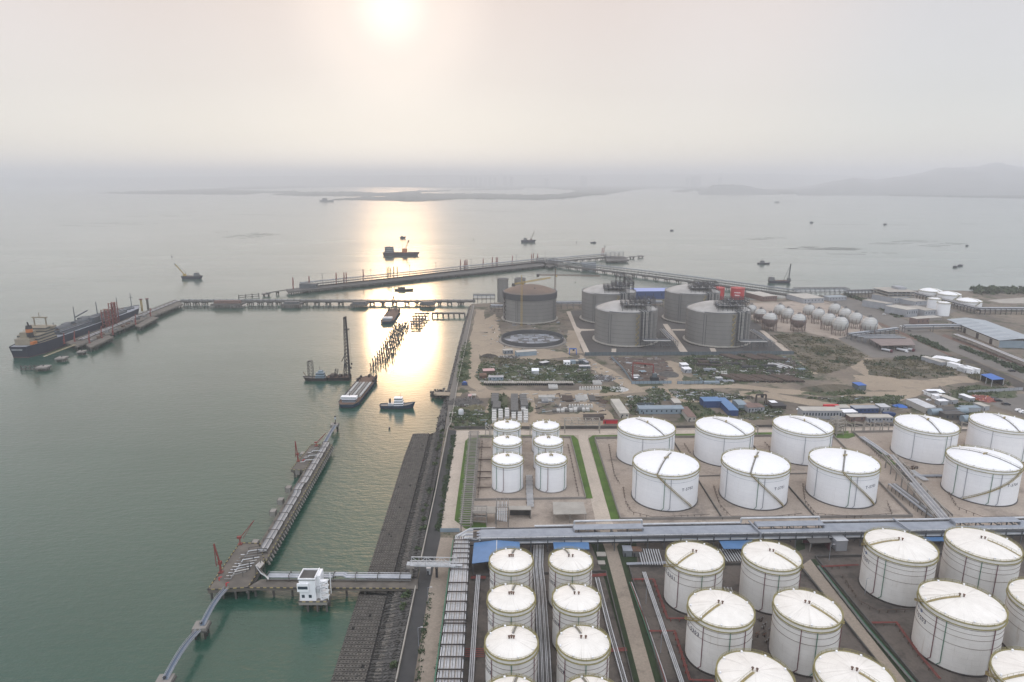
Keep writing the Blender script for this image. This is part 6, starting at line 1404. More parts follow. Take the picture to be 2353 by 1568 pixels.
b = B(); b.bar(G(960, 740, DK + .8), G(984, 716, DK + .8), 1.4, .5, 'concrete_dark'); b.obj('gangway', up_)
A_, C_ = G(925, 748, 0), G(869, 852, 0); gp = 'bare piles of the unfinished pier'
b = B(); b.tube((0, 0, -3), (0, 0, 7.2), .62, 'concrete_dark', 6); pm_ = b.mesh('concrete_pile')
for k in range(30):
    c = A_.lerp(C_, k / 29)
    for j in range(5):
        if k > 26 and j > 1 or (k > 23 and j > 3): continue
        if R.random() < .06: continue
        o = link('concrete_pile', pm_, None, c + Vector(((j - 2) * 4.2, R.uniform(-1, 1), R.uniform(-2.6, .6)))); o.rotation_euler = (R.uniform(-.06, .06), (.2 if (k + j) % 2 else -.16) + R.uniform(-.05, .05), 0)
        tag(o, 'bare dark concrete pile standing in the water in the unfinished pier rows', 'pile', gp)
# ------------------------------------------------------------------ ships and boats
def hull(t, L, W, h, m, dm, bow=.22, stern=.06, sheer=1.2, square=False, low='rust_dark', rail=.9):
    """hull from stern (x=0) to bow (x=L): waterline and deck outlines lofted, deck set below the bulwark"""
    def outline(k, wl):
        pts = []
        for i in range(13):
            f = i / 12; x = f * L; w_ = W / 2
            if f > 1 - bow and not square: u = (f - 1 + bow) / bow; w_ *= math.sqrt(max(0.0, 1 - u ** (2.0 if not wl else 1.5))); x += (0 if wl else u * h * .6)
            if f < stern: w_ *= .62 + .38 * (f / stern); x -= (0 if wl else (1 - f / stern) * h * .25)
            pts.append((x, max(w_, .05) * (.94 if wl else 1), f))
        return pts
    rings = []
    for wl, z in ((True, -1.5), (True, .5), (False, h)):
        o = outline(0, wl); zs = [z + (sheer * max(0, p[2] - .6) ** 2 * 6 if not wl else 0) for p in o]
        rings.append([(p[0], -p[1], zz) for p, zz in zip(o, zs)] + [(p[0], p[1], zz) for p, zz in zip(o[::-1], zs[::-1])])
    n = len(rings[0]); b = B()
    for j in range(2):
        b.add(rings[j] + rings[j + 1], [(i, (i + 1) % n, n + (i + 1) % n, n + i) for i in range(n)], low if j == 0 else m)
    b.obj('hull', t, True, 35, True)
    dk = [(x, y * .97, z - rail) for x, y, z in rings[2]]; b = B(); k = n // 2
    b.add(dk, [(i, i + 1, n - 2 - i, n - 1 - i) for i in range(k - 1)], dm); b.obj('deck', t, local=True)
    b = B()
    top = rings[2]; b.add(top + dk, [(i, (i + 1) % n, n + (i + 1) % n, n + i) for i in range(n)], m); b.obj('bulwark', t, local=True)
def lb(t, nm, a, m): b = B(); b.box(*a, m); return b.obj(nm, t, local=True)
def house(t, x0, x1, w_, z, tiers, m='white_paint', step=2.6, win='glass', set_=.8, name='deckhouse'):
    for k in range(tiers):
        a = set_ * k; lb(t, name, (x0 + a * .5, x1 - a, -w_ / 2 + a * .6, w_ / 2 - a * .6, z + step * k, z + step * (k + 1) - .02), m)
        lb(t, 'window_row', (x0 + a * .5 - .07, x1 - a + .07, -w_ / 2 + a * .6 - .07, w_ / 2 - a * .6 + .07, z + step * k + step * .4, z + step * k + step * .75), win)
    lb(t, 'house_roof', (x0 + set_ * (tiers - 1) * .5 - .4, x1 - set_ * (tiers - 1) + .4, -w_ / 2 + set_ * (tiers - 1) * .6 - .4, w_ / 2 - set_ * (tiers - 1) * .6 + .4, z + step * tiers, z + step * tiers + .2), m)
def mast(t, x, y, z0, z1, m='dark_steel', r=.2, cross=2.0):
    b = B(); b.tube((x, y, z0), (x, y, z1), r, m, 6, r * .5)
    if cross: b.bar((x, y - cross, z0 + (z1 - z0) * .7), (x, y + cross, z0 + (z1 - z0) * .7), r * .9, r * .9, m)
    b.obj('mast', t, local=True)
def vessel(name, label, cat, p, q, group=None):        # stern p, bow q (points on the water)
    d = q - p; t = thing(name, label, cat, p, math.atan2(d.y, d.x), group); return t, d.length
# the tanker
t, L = vessel('tanker', 'long dark hulled gas tanker with a tan superstructure moored at the berth', 'ship', Vector((-566, 752, 0)), Vector((-566, 1000, 0)))
hull(t, L, 31, 13.5, 'hull_navy', 'ship_deck', .16, .05, 1.2, low='dark_red', rail=.8)
lb(t, 'trunk_deck', (62, 205, -10, 10, 12.5, 15), 'ship_grey')
for x, l in ((78, 30), (112, 30), (146, 30), (178, 22)):
    b = B(); b.tube((x - l / 2 + 2, 0, 16.5), (x + l / 2 - 2, 0, 16.5), 5.2, 'ship_grey', 14); b.obj('cargo_dome', t, True, 40, True)
for k in range(9): b = B(); y = -8 + 2 * k; b.tube((60, y, 17 + (k % 3)), (208, y, 17 + (k % 3)), .4, ('ship_deck', 'lag_dull', 'rust')[k % 3], 6); b.obj('deck_pipe', t, True, local=True)
lb(t, 'manifold_house', (125, 139, -11, 11, 15, 21), 'ship_grey'); lb(t, 'compressor_house', (92, 104, 2, 11, 15, 20), 'ship_grey')
house(t, 14, 46, 27, 12.8, 3, 'ship_tan', 3.2, 'glass', 1.2); house(t, 30, 46, 25, 22.4, 2, 'ship_tan', 3.0, 'glass', 1.0)
lb(t, 'bridge_wing', (38, 44, -16, 16, 27, 29.2), 'ship_tan'); lb(t, 'aft_house', (6, 16, -9, 9, 12.8, 20), 'ship_tan'); lb(t, 'engine_casing', (10, 24, -5, 5, 20, 27), 'ship_tan')
b = B(); b.tube((13, -5, 22), (13, -5, 27), 3.6, 'black', 14); b.tube((13, -5, 27), (13, -5, 31), 3.6, 'orange', 14); b.tube((13, -5, 31), (13, -5, 35), 3.6, 'black', 14, 3.0); b.tube((13, -5, 35), (12, -5, 39), .8, 'black', 8); b.obj('funnel', t, local=True)
b = B()
for y in (-7, 7): b.bar((40, y, 29), (40, y, 39), 1.2, 1.2, 'ship_tan')
b.bar((40, -9, 39), (40, 9, 39), 1.6, 1.4, 'ship_tan'); b.bar((40, 0, 39), (40, 0, 45), .6, .6, 'ship_tan'); b.obj('radar_arch', t, local=True)
mast(t, 62, 0, 15, 28, 'ship_grey', .9, 0); mast(t, 104, 0, 15, 40, 'ship_grey', .9, 0); mast(t, 152, 0, 15, 38, 'ship_grey', .9, 0); mast(t, 200, 0, 15, 36, 'ship_grey', .8, 0); mast(t, 236, 0, 14, 36, 'ship_grey', .7, 3)
b = B(); b.bar((104, 0, 26), (136, 3, 29), 1.4, 1.2, 'ship_grey'); b.obj('deck_crane', t, local=True)
for x in (212, 222, 231): b = B(); b.tube((x, -6, 14.5), (x, 6, 14.5), 1.3, 'steel', 8); b.obj('winch', t, local=True)
for k in range(9): lb(t, 'stern_name', (-3.55 - 0.01, -3.35, 6 - k * 1.4, 6.9 - k * 1.4, 9.2, 10.3), 'lag_white')
lb(t, 'free_fall_boat', (4, 12, -13, -10, 14, 17), 'orange')
# pile barges
def pile_barge(label, p, q, W, house_near=True, load=True, m='hull_blue'):
    t, L = vessel('pile_barge', label, 'barge', p, q); hull(t, L, W, 3.6, m, 'deck_rust', .10, .04, .4, low='hull_black', rail=.5)
    house(t, L * .07, L * .16, W * .62, 3.2, 1, 'lag_grey', 2.4, 'glass', .9); lb(t, 'bridge', (L * .08, L * .14, -W * .38, W * .38, 5.9, 8.0), 'white_paint'); lb(t, 'window_row', (L * .08 - .05, L * .14 + .05, -W * .36, W * .36, 6.7, 7.4), 'glass'); mast(t, L * .12, 0, 8.0, 14, 'dark_steel', .2, 1.5)
    if load:
        for k in range(5):
            for z in (0, 1):
                y = -W * .33 + W * .165 * k
                for e in (-.55, .55): b = B(); b.tube((L * .24, y + e - .3 * z, 3.7 + z * .9), (L * .72, y + e - .3 * z, 3.7 + z * .9), .5, 'slab_white' if k % 2 == 0 else 'concrete', 8); b.obj('loaded_pile', t, True, local=True)
        for k in range(7): b = B(); b.bar((L * (.26 + .075 * k), -W * .42, 3.5), (L * (.26 + .075 * k), W * .42, 3.5), .5, .3, 'timber'); b.obj('dunnage', t, local=True)
    for x, y in ((.80, -.42), (.86, -.42), (.92, -.42), (.80, .42), (.88, .42), (.95, .42), (.97, 0)): b = B(); b.box(L * x - 1.6, L * x + 1.6, W * y - .9, W * y + .9, 3.2, R.uniform(5, 6.4), 'rust_dark'); b.obj('winch', t, local=True)
    for k in range(10): b = B(); b.tube((L * (.1 + .085 * k), -W / 2 - .2, 1.6), (L * (.1 + .085 * k), -W / 2 - .75, 1.6), .9, 'tyre', 8); b.obj('tyre_fender', t, local=True)
    return t
pile_barge('barge loaded with long pale concrete piles lying behind its white bridge', G(797, 938, 0), G(850, 872, 0), 19)
pb2 = pile_barge('blue barge with a white bridge moored by the middle jetty', G(888, 745, 0), G(908, 715, 0), 19, load=False); b = B()
for y in (-4, 4): b.bar((78, y, 3), (86, 0, 26), .8, .8, 'dark_steel')
b.obj('sheer_legs', pb2, local=True)
# piling rig vessel
t, L = vessel('piling_barge', 'dark piling barge carrying a very tall lattice leader', 'barge', G(754, 872, 0), G(805, 872, 0)); hull(t, L, 12, 3.4, 'hull_black', 'deck_rust', .05, .04, .3, True, rail=.4)
b = B()
for y in (-3.4, 3.4):
    for x, tx in ((L * .80, L * .875), (L * .98, L * .955)): b.bar((x, y, 3), (tx, y * .55, 64), .6, .6, 'dark_steel')
n = 17
for k in range(n + 1):
    f = k / n; z = 3 + 61 * f; x0, x1, y = L * (.80 + .075 * f), L * (.98 - .025 * f), 3.4 - 1.53 * f
    for e in (-1, 1): b.bar((x0, y * e, z), (x1, y * e, z), .36, .4, 'dark_steel')
    for x in (x0, x1): b.bar((x, -y, z), (x, y, z), .3, .3, 'dark_steel')
    if k < n:
        z2 = 3 + 61 * (k + 1) / n
        for e in (-1, 1): b.bar((x0, y * e, z2), (x1, y * e, z), .22, .22, 'dark_steel')
b.obj('leader_frame', t, local=True)
b = B(); b.bar((L * .99, 0, 2), (L * .965, 0, 66), 1.0, 1.0, 'rust_dark'); b.obj('leader', t, local=True)
b = B(); b.box(L * .86, L * 1.06, -2.6, 2.6, 52, 53, 'dark_steel'); b.obj('top_platform', t, local=True); b = B(); b.box(L * .86, L * .97, -2.2, 2.2, 64, 65.5, 'dark_steel'); b.obj('head_block', t, local=True)
b = B()
for y in (-2.2, 2.2): b.bar((L * 1.05, y, 52), (L * 1.08, y, 14), .12, .12, 'dark_steel')
b.obj('hoist_rope', t, local=True); b = B(); b.box(L * 1.05, L * 1.11, -2.6, -1.8, 12, 14, 'dark_steel'); b.box(L * 1.05, L * 1.11, 1.8, 2.6, 15, 17, 'dark_steel'); b.obj('hook_block', t, local=True)
b = B()
for y in (-3, 3): b.bar((L * .70, y, 3), (L * .82, y * .9, 20), .5, .5, 'dark_steel'); b.bar((L * .78, y, 3), (L * .86, y, 17), .4, .4, 'dark_steel')
b.bar((L * .66, 0, 19), (L * .84, 0, 27), .7, .7, 'dark_steel'); b.obj('back_stay', t, local=True)
b = B(); lattice(b, (L * .34, 0, 3), (L * .42, 0, 11), 2.6, 'dark_steel', 2.5, .18, .3); b.obj('winch_frame', t, local=True); lb(t, 'winch_house', (L * .12, L * .34, -4, 4, 3, 5.4), 'rust_dark'); lb(t, 'boiler', (L * .48, L * .62, -3.5, 3, 3, 5), 'rust_dark')
t, L = vessel('work_boat', 'grey work boat with a lattice tower lying beside the piling barge', 'boat', G(752, 874, 0), G(701, 874, 0)); hull(t, L, 8, 3.2, 'hull_black', 'steel', .25, .08, 1.0, rail=.5); house(t, L * .1, L * .5, 6, 3, 2, 'blue_pale', 2.5); lb(t, 'wheelhouse', (L * .18, L * .36, -2, 2, 8.1, 10.4), 'blue_pale'); mast(t, L * .3, 0, 10.4, 15, 'dark_steel', .2, 1.5)
b = B(); lattice(b, (L * .72, 0, 3), (L * .72, 0, 20), 4.6, 'dark_steel', 3.4, .2, .32); b.obj('lattice_tower', t, local=True); lb(t, 'tower_head', (L * .66, L * .78, -2.4, 2.4, 20, 20.5), 'dark_steel'); b = B(); b.bar((L * .9, 0, 3), (L * 1.06, 0, 9), .4, .4, 'rust'); b.obj('davit', t, local=True)
# tug
t, L = vessel('tug', 'dark blue tug with a tall white deckhouse, lying still between the barge and the seawall', 'tug', G(875, 937, 0), G(950, 937, 0)); hull(t, L, 8.5, 3.0, 'hull_blue', 'lag_dull', .28, .08, 2.6, rail=.7); house(t, L * .42, L * .70, 6.4, 2.6, 3, 'white_paint', 2.3, 'glass', .5); mast(t, L * .62, 0, 9.5, 14, 'dark_steel', .15, 1); lb(t, 'aft_house', (L * .24, L * .44, -2.8, 2.8, 2.4, 4.6), 'lag_white')
b = B(); b.tube((L * .29, 0, 4.6), (L * .29, 0, 8.6), .9, 'rust_dark', 10); b.obj('funnel', t, local=True)
for k in range(6): b = B(); b.tube((L * (.1 + .13 * k), -4.1, 1.4), (L * (.1 + .13 * k), -4.6, 1.4), .6, 'tyre', 8); b.obj('tyre_fender', t, local=True)
# crane barges far out
def crane_barge(label, x0, x1, y, hL, boom, cab=.7, flip=False, hm='hull_navy', bm='crane_yellow', legs=False, W=.34):
    a, c = G(x0, y, 0), G(x1, y, 0); t, L = vessel('crane_barge', label, 'barge', a, c); hull(t, L, L * W, hL, hm, 'deck_rust', .12, .06, .5, rail=.6)
    house(t, L * (cab - .14), L * (cab + .12), L * W * .7, hL, 3, 'lag_dull', L * .055); mast(t, L * cab, 0, hL + L * .16, hL + L * .26, 'dark_steel', .25, 1.5)
    bx, tx, tz = boom; bx *= L; tx *= L; tz *= L
    lb(t, 'crane_cab', (bx - L * .07, bx + L * .07, -L * .06, L * .06, hL, hL + L * .11), bm); b = B(); lattice(b, (bx, 0, hL + L * .06), (tx, 0, tz), L * .028, bm, L * .07, .25, .45); b.obj('boom', t, local=True)
    b = B(); s = 1 if tx < bx else -1; b.bar((bx + s * L * .06, 0, hL + L * .09), (bx + s * L * .05, 0, hL + L * .24), .5, .5, 'dark_steel'); b.bar((bx + s * L * .05, 0, hL + L * .24), (tx, 0, tz), .2, .2, 'dark_steel'); b.bar((tx, 0, tz), (tx, 0, hL * .5), .15, .15, 'dark_steel'); b.obj('rigging', t, local=True)
    lb(t, 'boom_head', (tx - L * .02, tx + L * .02, -L * .02, L * .02, tz - L * .02, tz + L * .03), 'dark_steel')
    if legs: b = B(); b.bar((bx + s * L * .25, 0, hL), (tx, 0, tz), .5, .5, 'dark_steel'); b.obj('stay', t, local=True)
crane_barge('crane barge with a pale boom leaning out, alone beyond the tanker', 420, 463, 641, 6, (.12, -.33, .78), .78); crane_barge('long dark crane vessel lying in the sun glitter', 882, 960, 588, 9, (.62, .74, .42), .18, hm='hull_black', bm='orange', W=.22); crane_barge('small crane barge beyond the fork of the far jetty', 1198, 1229, 557, 7, (.72, .95, .78), .3, bm='rust'); crane_barge('flat barge with an upright lattice mast off the far trestle', 1767, 1815, 650, 4.5, (.93, .96, .86), .12, bm='steel', legs=True)
def small(label, x0, x1, y, h=1.8, W=.28, hs=2, m='hull_navy', hmat='lag_dull'):
    t, L = vessel('small_boat', label, 'boat', G(x0, y, 0), G(x1, y, 0), 'small boats scattered on the water'); hull(t, L, L * W, h, m, 'lag_dull', .35, .08, .8, rail=.3); house(t, L * .2, L * .55, L * W * .7, h, hs, hmat, L * .07 + .6); mast(t, L * .4, 0, h + hs * (L * .07 + .6), h + hs * (L * .07 + .6) + L * .15, 'dark_steel', .15, .5)
small('small grey cruiser off the far trestle', 1741, 1768, 607, 3, .26, 2); small('dark work boat with a pale wake beyond the far jetty', 1370, 1357, 559, 3, .3, 1); small('dark hopper boat just beyond the long crane vessel', 920, 931, 549, 7, .6, 2); small('flat dark barge between the two jetties', 908, 949, 668, 3, .3, 1, 'hull_black', 'rust_dark'); small('low dark boat, lower of the pair near the far tanks', 2190, 2200, 615, 3, .35, 1); small('low dark boat, upper of the pair near the far tanks', 2201, 2212, 612, 3, .35, 1); small('grey ship off the tip of the long sandbar', 735, 766, 464, 14, .22, 2, 'ship_grey', 'ship_grey'); small('thin dark boat far out under the hills', 1780, 1791, 466, 8, .3, 1); small('small boat at the left end of the floating fence line', 1861, 1868, 513, 5, .4, 2); small('small boat midway along the floating fence line', 2030, 2037, 517, 5, .4, 1); small('tiny boat by the mussel rafts near the picture edge', 2219, 2225, 566, 3, .4, 1); small('tiny boat far out towards the sandbar', 1540, 1547, 531, 4, .35, 1); small('tiny boat near the seawall, below the tug', 893, 897, 986, .8, .3, 1)
for i, (x, y) in enumerate(((395, 591), (1088, 551), (1325, 558), (1390, 568), (205, 416))):
    t = thing('buoy', 'dark channel buoy %s' % ('beyond the lone crane barge', 'right of the sun glitter', 'beside the small crane barge', 'nearest the far jetty', 'at the hazy horizon')[i], 'buoy', G(x, max(y, 432), 0), 0, 'channel buoys'); s = 1 + 2.2 * (i == 4); b = B(); b.tube((0, 0, -.5), (0, 0, 1.4 * s), 1.5 * s, 'hull_black', 10); b.obj('float', t, local=True); b = B(); b.tube((0, 0, 1.4 * s), (0, 0, 6 * s), .5 * s, 'rust_dark', 6, .2); b.box(-.7 * s, .7 * s, -.2, .2, 4.6 * s, 6 * s, 'rust_dark'); b.obj('tower', t, local=True)
# mussel rafts and floating fences: lines of floats on the water
RC = [0]
def rafts(label, pts, n, th=.9, sway=0.0):
    RC[0] += 1; label = label + (', %s patch listed from the left' % ORD[RC[0] - 1] if 'mussel' in label else '')
    P = [G(x, y, 0) for x, y in pts]; b = B()
    for k in range(n):
        f = (k + R.uniform(.2, .8)) / n; a, c = P[0].lerp(P[3], f), P[1].lerp(P[2], f); a = a.lerp(c, R.uniform(0, .12)); m = 7; pr = a
        for i in range(m):
            q = a.lerp(c, (i + 1) / m) + Vector((0, R.uniform(-3, 3), 0))
            if R.random() < .85: b.bar(pr + Vector((0, 0, .15)), q + Vector((0, 0, .15)), th, .5, 'raft_wood')
            pr = q
    tag(b.obj('mussel_rafts'), label, 'raft field', None, 'stuff')
for p, n in (([(497, 546), (560, 549), (652, 538), (590, 534)], 7), ([(480, 536), (490, 538), (544, 530), (536, 529)], 2), ([(198, 499), (330, 499), (672, 494), (500, 492)], 3), ([(400, 489), (420, 490), (470, 486), (450, 484)], 2), ([(1692, 551), (1740, 552), (1811, 547), (1760, 546)], 4), ([(1796, 573), (1960, 576), (1990, 571), (1830, 566)], 5), ([(1971, 562), (2060, 563), (2161, 554), (2080, 552)], 4), ([(2096, 566), (2150, 569), (2236, 559), (2180, 557)], 4), ([(1860, 585), (1960, 586), (2080, 581), (2000, 580)], 2), ([(60, 520), (200, 523), (420, 512), (300, 508)], 3)): rafts('faint lines of mussel rafts on the calm sea', p, n)
rafts('thin floating fence line far out right of the glitter', [(1040, 483), (1240, 488), (1241, 488.6), (1041, 483.6)], 1, 3); rafts('thin floating fence line between two small boats', [(1866, 515), (2085, 517), (2085, 517.6), (1866, 515.6)], 1, 2.5); rafts('short floating fence line near the picture edge', [(2204, 514), (2240, 515), (2240, 515.6), (2204, 514.6)], 1, 2.5)
# ------------------------------------------------------------------ yards, huts, stacks, vehicles
def view(ox, oy, s): return lambda u, v: ((ox + u / s) / 1.088, (oy + v / s) / 1.088)
V1, V2, V3, V4, V5, V6, V7 = view(1100, 840, 7.127), view(1400, 840, 7.128), view(1700, 840, 7.128), view(1960, 960, 7.353), view(2240, 880, 7.128), view(2060, 620, 4.126), view(2220, 680, 6.92)
mat('roof_lilac', (0.26, 0.32, 0.58), rough=0.5)
HUTS = [  # view, near edge, depth, height, wall, roof, windows, gable, name, label
 (V1, (1372, 372), (1722, 345), 8, 5, 'blue_pale', 'render_cream', 0, .6, 'shed', 'long open shed with a cream roof just below the round tank foundation'), (V1, (1140, 332), (1302, 322), 7, 4.5, 'grey_paint', 'render_cream', 3, 0, 'hut', 'grey hut left of the long cream roofed shed'),
 (V1, (775, 690), (975, 680), 9, 3.6, 'timber', 'pink_stripe', 0, .8, 'shed', 'faded pink roofed shed in the weeds by the dirt track'), (V1, (715, 765), (835, 760), 9, 3.2, 'rust', 'rust', 0, .5, 'shed', 'rusty roofed shed beside the dirt track bend'), (V1, (865, 802), (1130, 800), 6, 3.6, 'blue_pale', 'lag_grey', 4, 0, 'hut', 'long pale blue hut before the row of precast beams'),
 (V1, (1637, 684), (1760, 684), 7, 3.6, 'lag_white', 'white_paint', 0, 1.8, 'hut', 'small white gabled hut alone in the weeds'), (V1, (1825, 545), (1950, 520), 6, 3.5, 'dark_steel', 'lag_white', 0, 0, 'hut', 'dark hut with a white roof, middle of the weedy yard'),
 (V2, (72, 528), (182, 526), 6, 4, 'white_paint', 'white_paint', 2, 0, 'container', 'white box cabin, brightest of the cabin cluster in the weedy yard'), (V2, (190, 510), (280, 508), 6, 3.5, 'blue_pale', 'blue_pale', 0, 0, 'container', 'pale blue cabin right of the white box cabin'), (V2, (285, 508), (330, 506), 6, 3.5, 'fence_teal', 'render_cream', 0, 0, 'container', 'teal cabin with a cream roof in the cabin cluster'), (V2, (335, 500), (470, 498), 6, 3.6, 'fence_teal', 'fence_teal', 2, 0, 'container', 'long teal cabin in the cabin cluster'), (V2, (350, 590), (540, 586), 5, 2.8, 'fence_teal', 'lag_white', 2, 0, 'hut', 'low white roofed hut below the cabin cluster'), (V2, (465, 540), (515, 536), 10, 4, 'fence_teal', 'lag_grey', 0, 0, 'container', 'grey roofed cabin at the track end of the cabin cluster'),
 (V2, (1292, 770), (1415, 766), 5, 3, 'render_grey', 'lag_white', 0, 0, 'hut', 'small white roofed hut under the red gantry crane'), (V2, (1330, 790), (1390, 786), 3, 2.2, 'grey_paint', 'white_paint', 0, 0, 'container', 'tiny white box beside the hut under the gantry crane'), (V2, (1452, 690), (1540, 686), 6, 2.6, 'rust', 'blue_pale', 0, 0, 'hut', 'pale roofed hut behind the red gantry crane'),
 (V2, (2170, 585), (2290, 582), 9, 4, 'render_grey', 'white_paint', 2, 0, 'hut', 'white roofed hut at the pile yard fence, farther of two'), (V2, (2215, 665), (2345, 660), 9, 4, 'render_grey', 'white_paint', 2, 0, 'hut', 'white roofed hut at the pile yard fence, nearer of two'), (V2, (1072, 1470), (1230, 1466), 38, 4.2, 'render_cream', 'render_cream', 2, 0, 'hut', 'long cream roofed hut pointing away from the large white tanks'), (V2, (1412, 1396), (2205, 1392), 9, 4.6, 'blue_pale', 'blue_pale', 9, 0, 'hut', 'very long pale blue hut behind the large white tanks'), (V2, (2035, 1262), (2160, 1260), 12, 3.4, 'concrete', 'render_cream', 0, 0, 'hut', 'cream roofed hut at the far end of the very long blue hut'), (V2, (430, 1515), (785, 1512), 7, 3.2, 'timber', 'rust_dark', 0, 0, 'shed', 'low dark brown shed behind the white truss bridge'), (V2, (775, 1568), (1030, 1566), 2, 3, 'red_bright', 'dark_red', 0, 0, 'container', 'long dark red container behind the white truss bridge'),
 (V3, (140, 1530), (285, 1528), 26, 4, 'render_cream', 'brick_brown', 2, 0, 'hut', 'tan roofed hut pointing away, right of the long blue hut'), (V3, (420, 1285), (735, 1280), 12, 6, 'blue_dark', 'blue_roof', 0, .5, 'shed', 'blue roofed open shed, cross arm of the L shaped pair'), (V3, (870, 1430), (1035, 1428), 34, 5, 'blue_dark', 'blue_roof', 0, .5, 'shed', 'blue roofed shed pointing away, long arm of the L shaped pair'), (V3, (1040, 1322), (1185, 1318), 14, 4.6, 'blue_pale', 'blue_pale', 0, .8, 'shed', 'faded blue shed right of the L shaped blue roofs'), (V3, (1210, 1372), (1375, 1366), 13, 4.6, 'render_grey', 'brick_brown', 3, 0, 'hut', 'brown roofed two window hut beside the dark portal frame'), (V3, (1395, 1352), (1505, 1346), 10, 4, 'render_grey', 'brick_brown', 1, 0, 'hut', 'small brown roofed hut right of its bigger twin'), (V3, (1640, 1310), (1890, 1305), 10, 3, 'rust_dark', 'dark_steel', 0, 0, 'shed', 'dark shed with white sheets by the portal frame'), (V3, (1630, 1262), (1730, 1258), 6, 3.5, 'red_paint', 'white_paint', 0, 0, 'container', 'white roofed red cabin by the dark shed'), (V3, (660, 810), (760, 806), 5, 3, 'lag_grey', 'lag_white', 0, 0, 'hut', 'pale hut in the dark pile yard'),
 (V4, (330, 650), (1055, 655), 10, 7.5, 'render_grey', 'render_cream', 13, 0, 'office_block', 'long white two storey office block behind the large white tanks'), (V4, (985, 522), (1212, 520), 8, 4, 'render_grey', 'render_cream', 3, 0, 'container', 'white cabin right behind the long office block'), (V4, (1090, 612), (1345, 605), 8, 4, 'render_grey', 'white_paint', 3, 0, 'container', 'white cabin at the end of the long office block'), (V4, (1210, 695), (1500, 690), 7, 4, 'brick_brown', 'render_cream', 2, 0, 'container', 'brown cabin with cream roof panels by the lattice tower'), (V4, (1525, 712), (2000, 708), 8, 4.2, 'render_grey', 'render_cream', 7, 0, 'container', 'long cream roofed cabin row behind the portal frames'), (V4, (1300, 542), (1735, 534), 8, 4.2, 'blue_dark', 'render_grey', 6, 0, 'container', 'blue walled cabin row with striped white and blue roof'), (V4, (1778, 532), (1945, 528), 9, 5, 'render_grey', 'lag_white', 2, 0, 'container', 'white cabin beside the blue lorry'), (V4, (1360, 125), (1505, 120), 10, 5, 'fence_teal', 'blue_bright', 0, 0, 'shed', 'small bright blue roofed shed in the scrub mounds'),
 (V5, (520, 1100), (720, 1090), 24, 5, 'render_cream', 'lag_white', 0, 0, 'shed', 'white lean-to roofed shed behind the tank beyond the diagonal rack'), (V5, (800, 1135), (1115, 1130), 8, 5, 'render_grey', 'concrete_dark', 4, 0, 'hut', 'dark roofed long hut between white storage vessels'), (V5, (870, 1215), (1220, 1210), 8, 5, 'concrete_dark', 'concrete_dark', 4, 0, 'hut', 'grey hut half hidden behind the tank at the picture edge'), (V5, (1190, 1080), (1500, 1076), 6, 4, 'render_grey', 'blue_pale', 0, 0, 'hut', 'pale blue roofed hut beside the parking yard'),
 (V5, (705, 860), (875, 856), 6, 3.6, 'white_paint', 'white_paint', 0, 0, 'container', 'white container nearest the white tent'), (V5, (770, 955), (925, 950), 6, 3.8, 'render_grey', 'white_paint', 0, 0, 'container', 'white container below the white tent'), (V5, (985, 935), (1100, 925), 15, 3.8, 'render_grey', 'render_cream', 0, 0, 'container', 'cream roofed container pointing away, right of the white tent'), (V5, (1310, 895), (1398, 888), 12, 3.6, 'render_grey', 'white_paint', 0, 0, 'container', 'white container alone in the bushes by the red scrap'), (V5, (1555, 1050), (1662, 1040), 10, 3.8, 'render_grey', 'render_cream', 0, 0, 'container', 'cream container beside the parking yard wall'), (V5, (610, 800), (760, 790), 8, 3.6, 'white_paint', 'dark_steel', 0, 0, 'container', 'black roofed white cabin behind the white tent'),
 (V5, (1185, 345), (1260, 335), 18, 5, 'white_paint', 'white_paint', 0, 0, 'container', 'white box trailer left of the three by the blue shed'), (V5, (1335, 402), (1390, 396), 15, 5, 'white_paint', 'white_paint', 0, 0, 'container', 'white box trailer, middle one beside the blue shed'), (V5, (1440, 398), (1494, 392), 16, 5, 'white_paint', 'white_paint', 0, 0, 'container', 'white box trailer nearest the bright blue shed'), (V5, (1225, 380), (1280, 376), 10, 4, 'lag_white', 'lag_white', 0, 0, 'container', 'small white trailer in front of the three big ones'), (V5, (790, 262), (885, 255), 26, 4.5, 'render_grey', 'render_cream', 0, 0, 'shed', 'pale trough shaped shed by the scrub bank'), (V5, (1060, 255), (1145, 215), 24, 4.5, 'render_cream', 'white_paint', 0, .8, 'shed', 'white tube roofed shed by the scrub bank'),
 (V6, (845, 718), (960, 706), 36, 11, 'render_grey', 'render_cream', 5, 0, 'office_building', 'pale three storey office, nearest to the highway'), (V6, (1035, 710), (1152, 703), 36, 9, 'render_grey', 'concrete_pale', 4, 0, 'office_building', 'pale office in front of the twin tall white tanks'), (V6, (640, 645), (700, 636), 40, 10, 'render_grey', 'concrete_pale', 3, 0, 'office_building', 'narrow grey office with a roof box beyond the nearest office'), (V6, (930, 600), (1060, 590), 30, 7, 'render_grey', 'concrete_pale', 3, 0, 'office_building', 'low flat office behind the two near offices'), (V6, (720, 575), (880, 560), 42, 9, 'render_grey', 'concrete_pale', 6, 0, 'office_building', 'lower block of the open framed office'),
 (V6, (950, 800), (1080, 790), 12, 9, 'brick_brown', 'render_cream', 3, 0, 'gatehouse', 'tan gatehouse with a flat roof beside the highway'), (V7, (650, 850), (930, 835), 14, 4, 'concrete', 'render_cream', 0, 0, 'canopy', 'white flat canopy beyond the tan gatehouse'),
]
for V, A, Bq, dep, h, wm, rm, win, gb, nm, lab in HUTS: boxy(nm, lab, 'building' if nm in ('office_building', 'office_block') else nm, V(*A), V(*Bq), dep, h, wm, rm, None, win, gb)
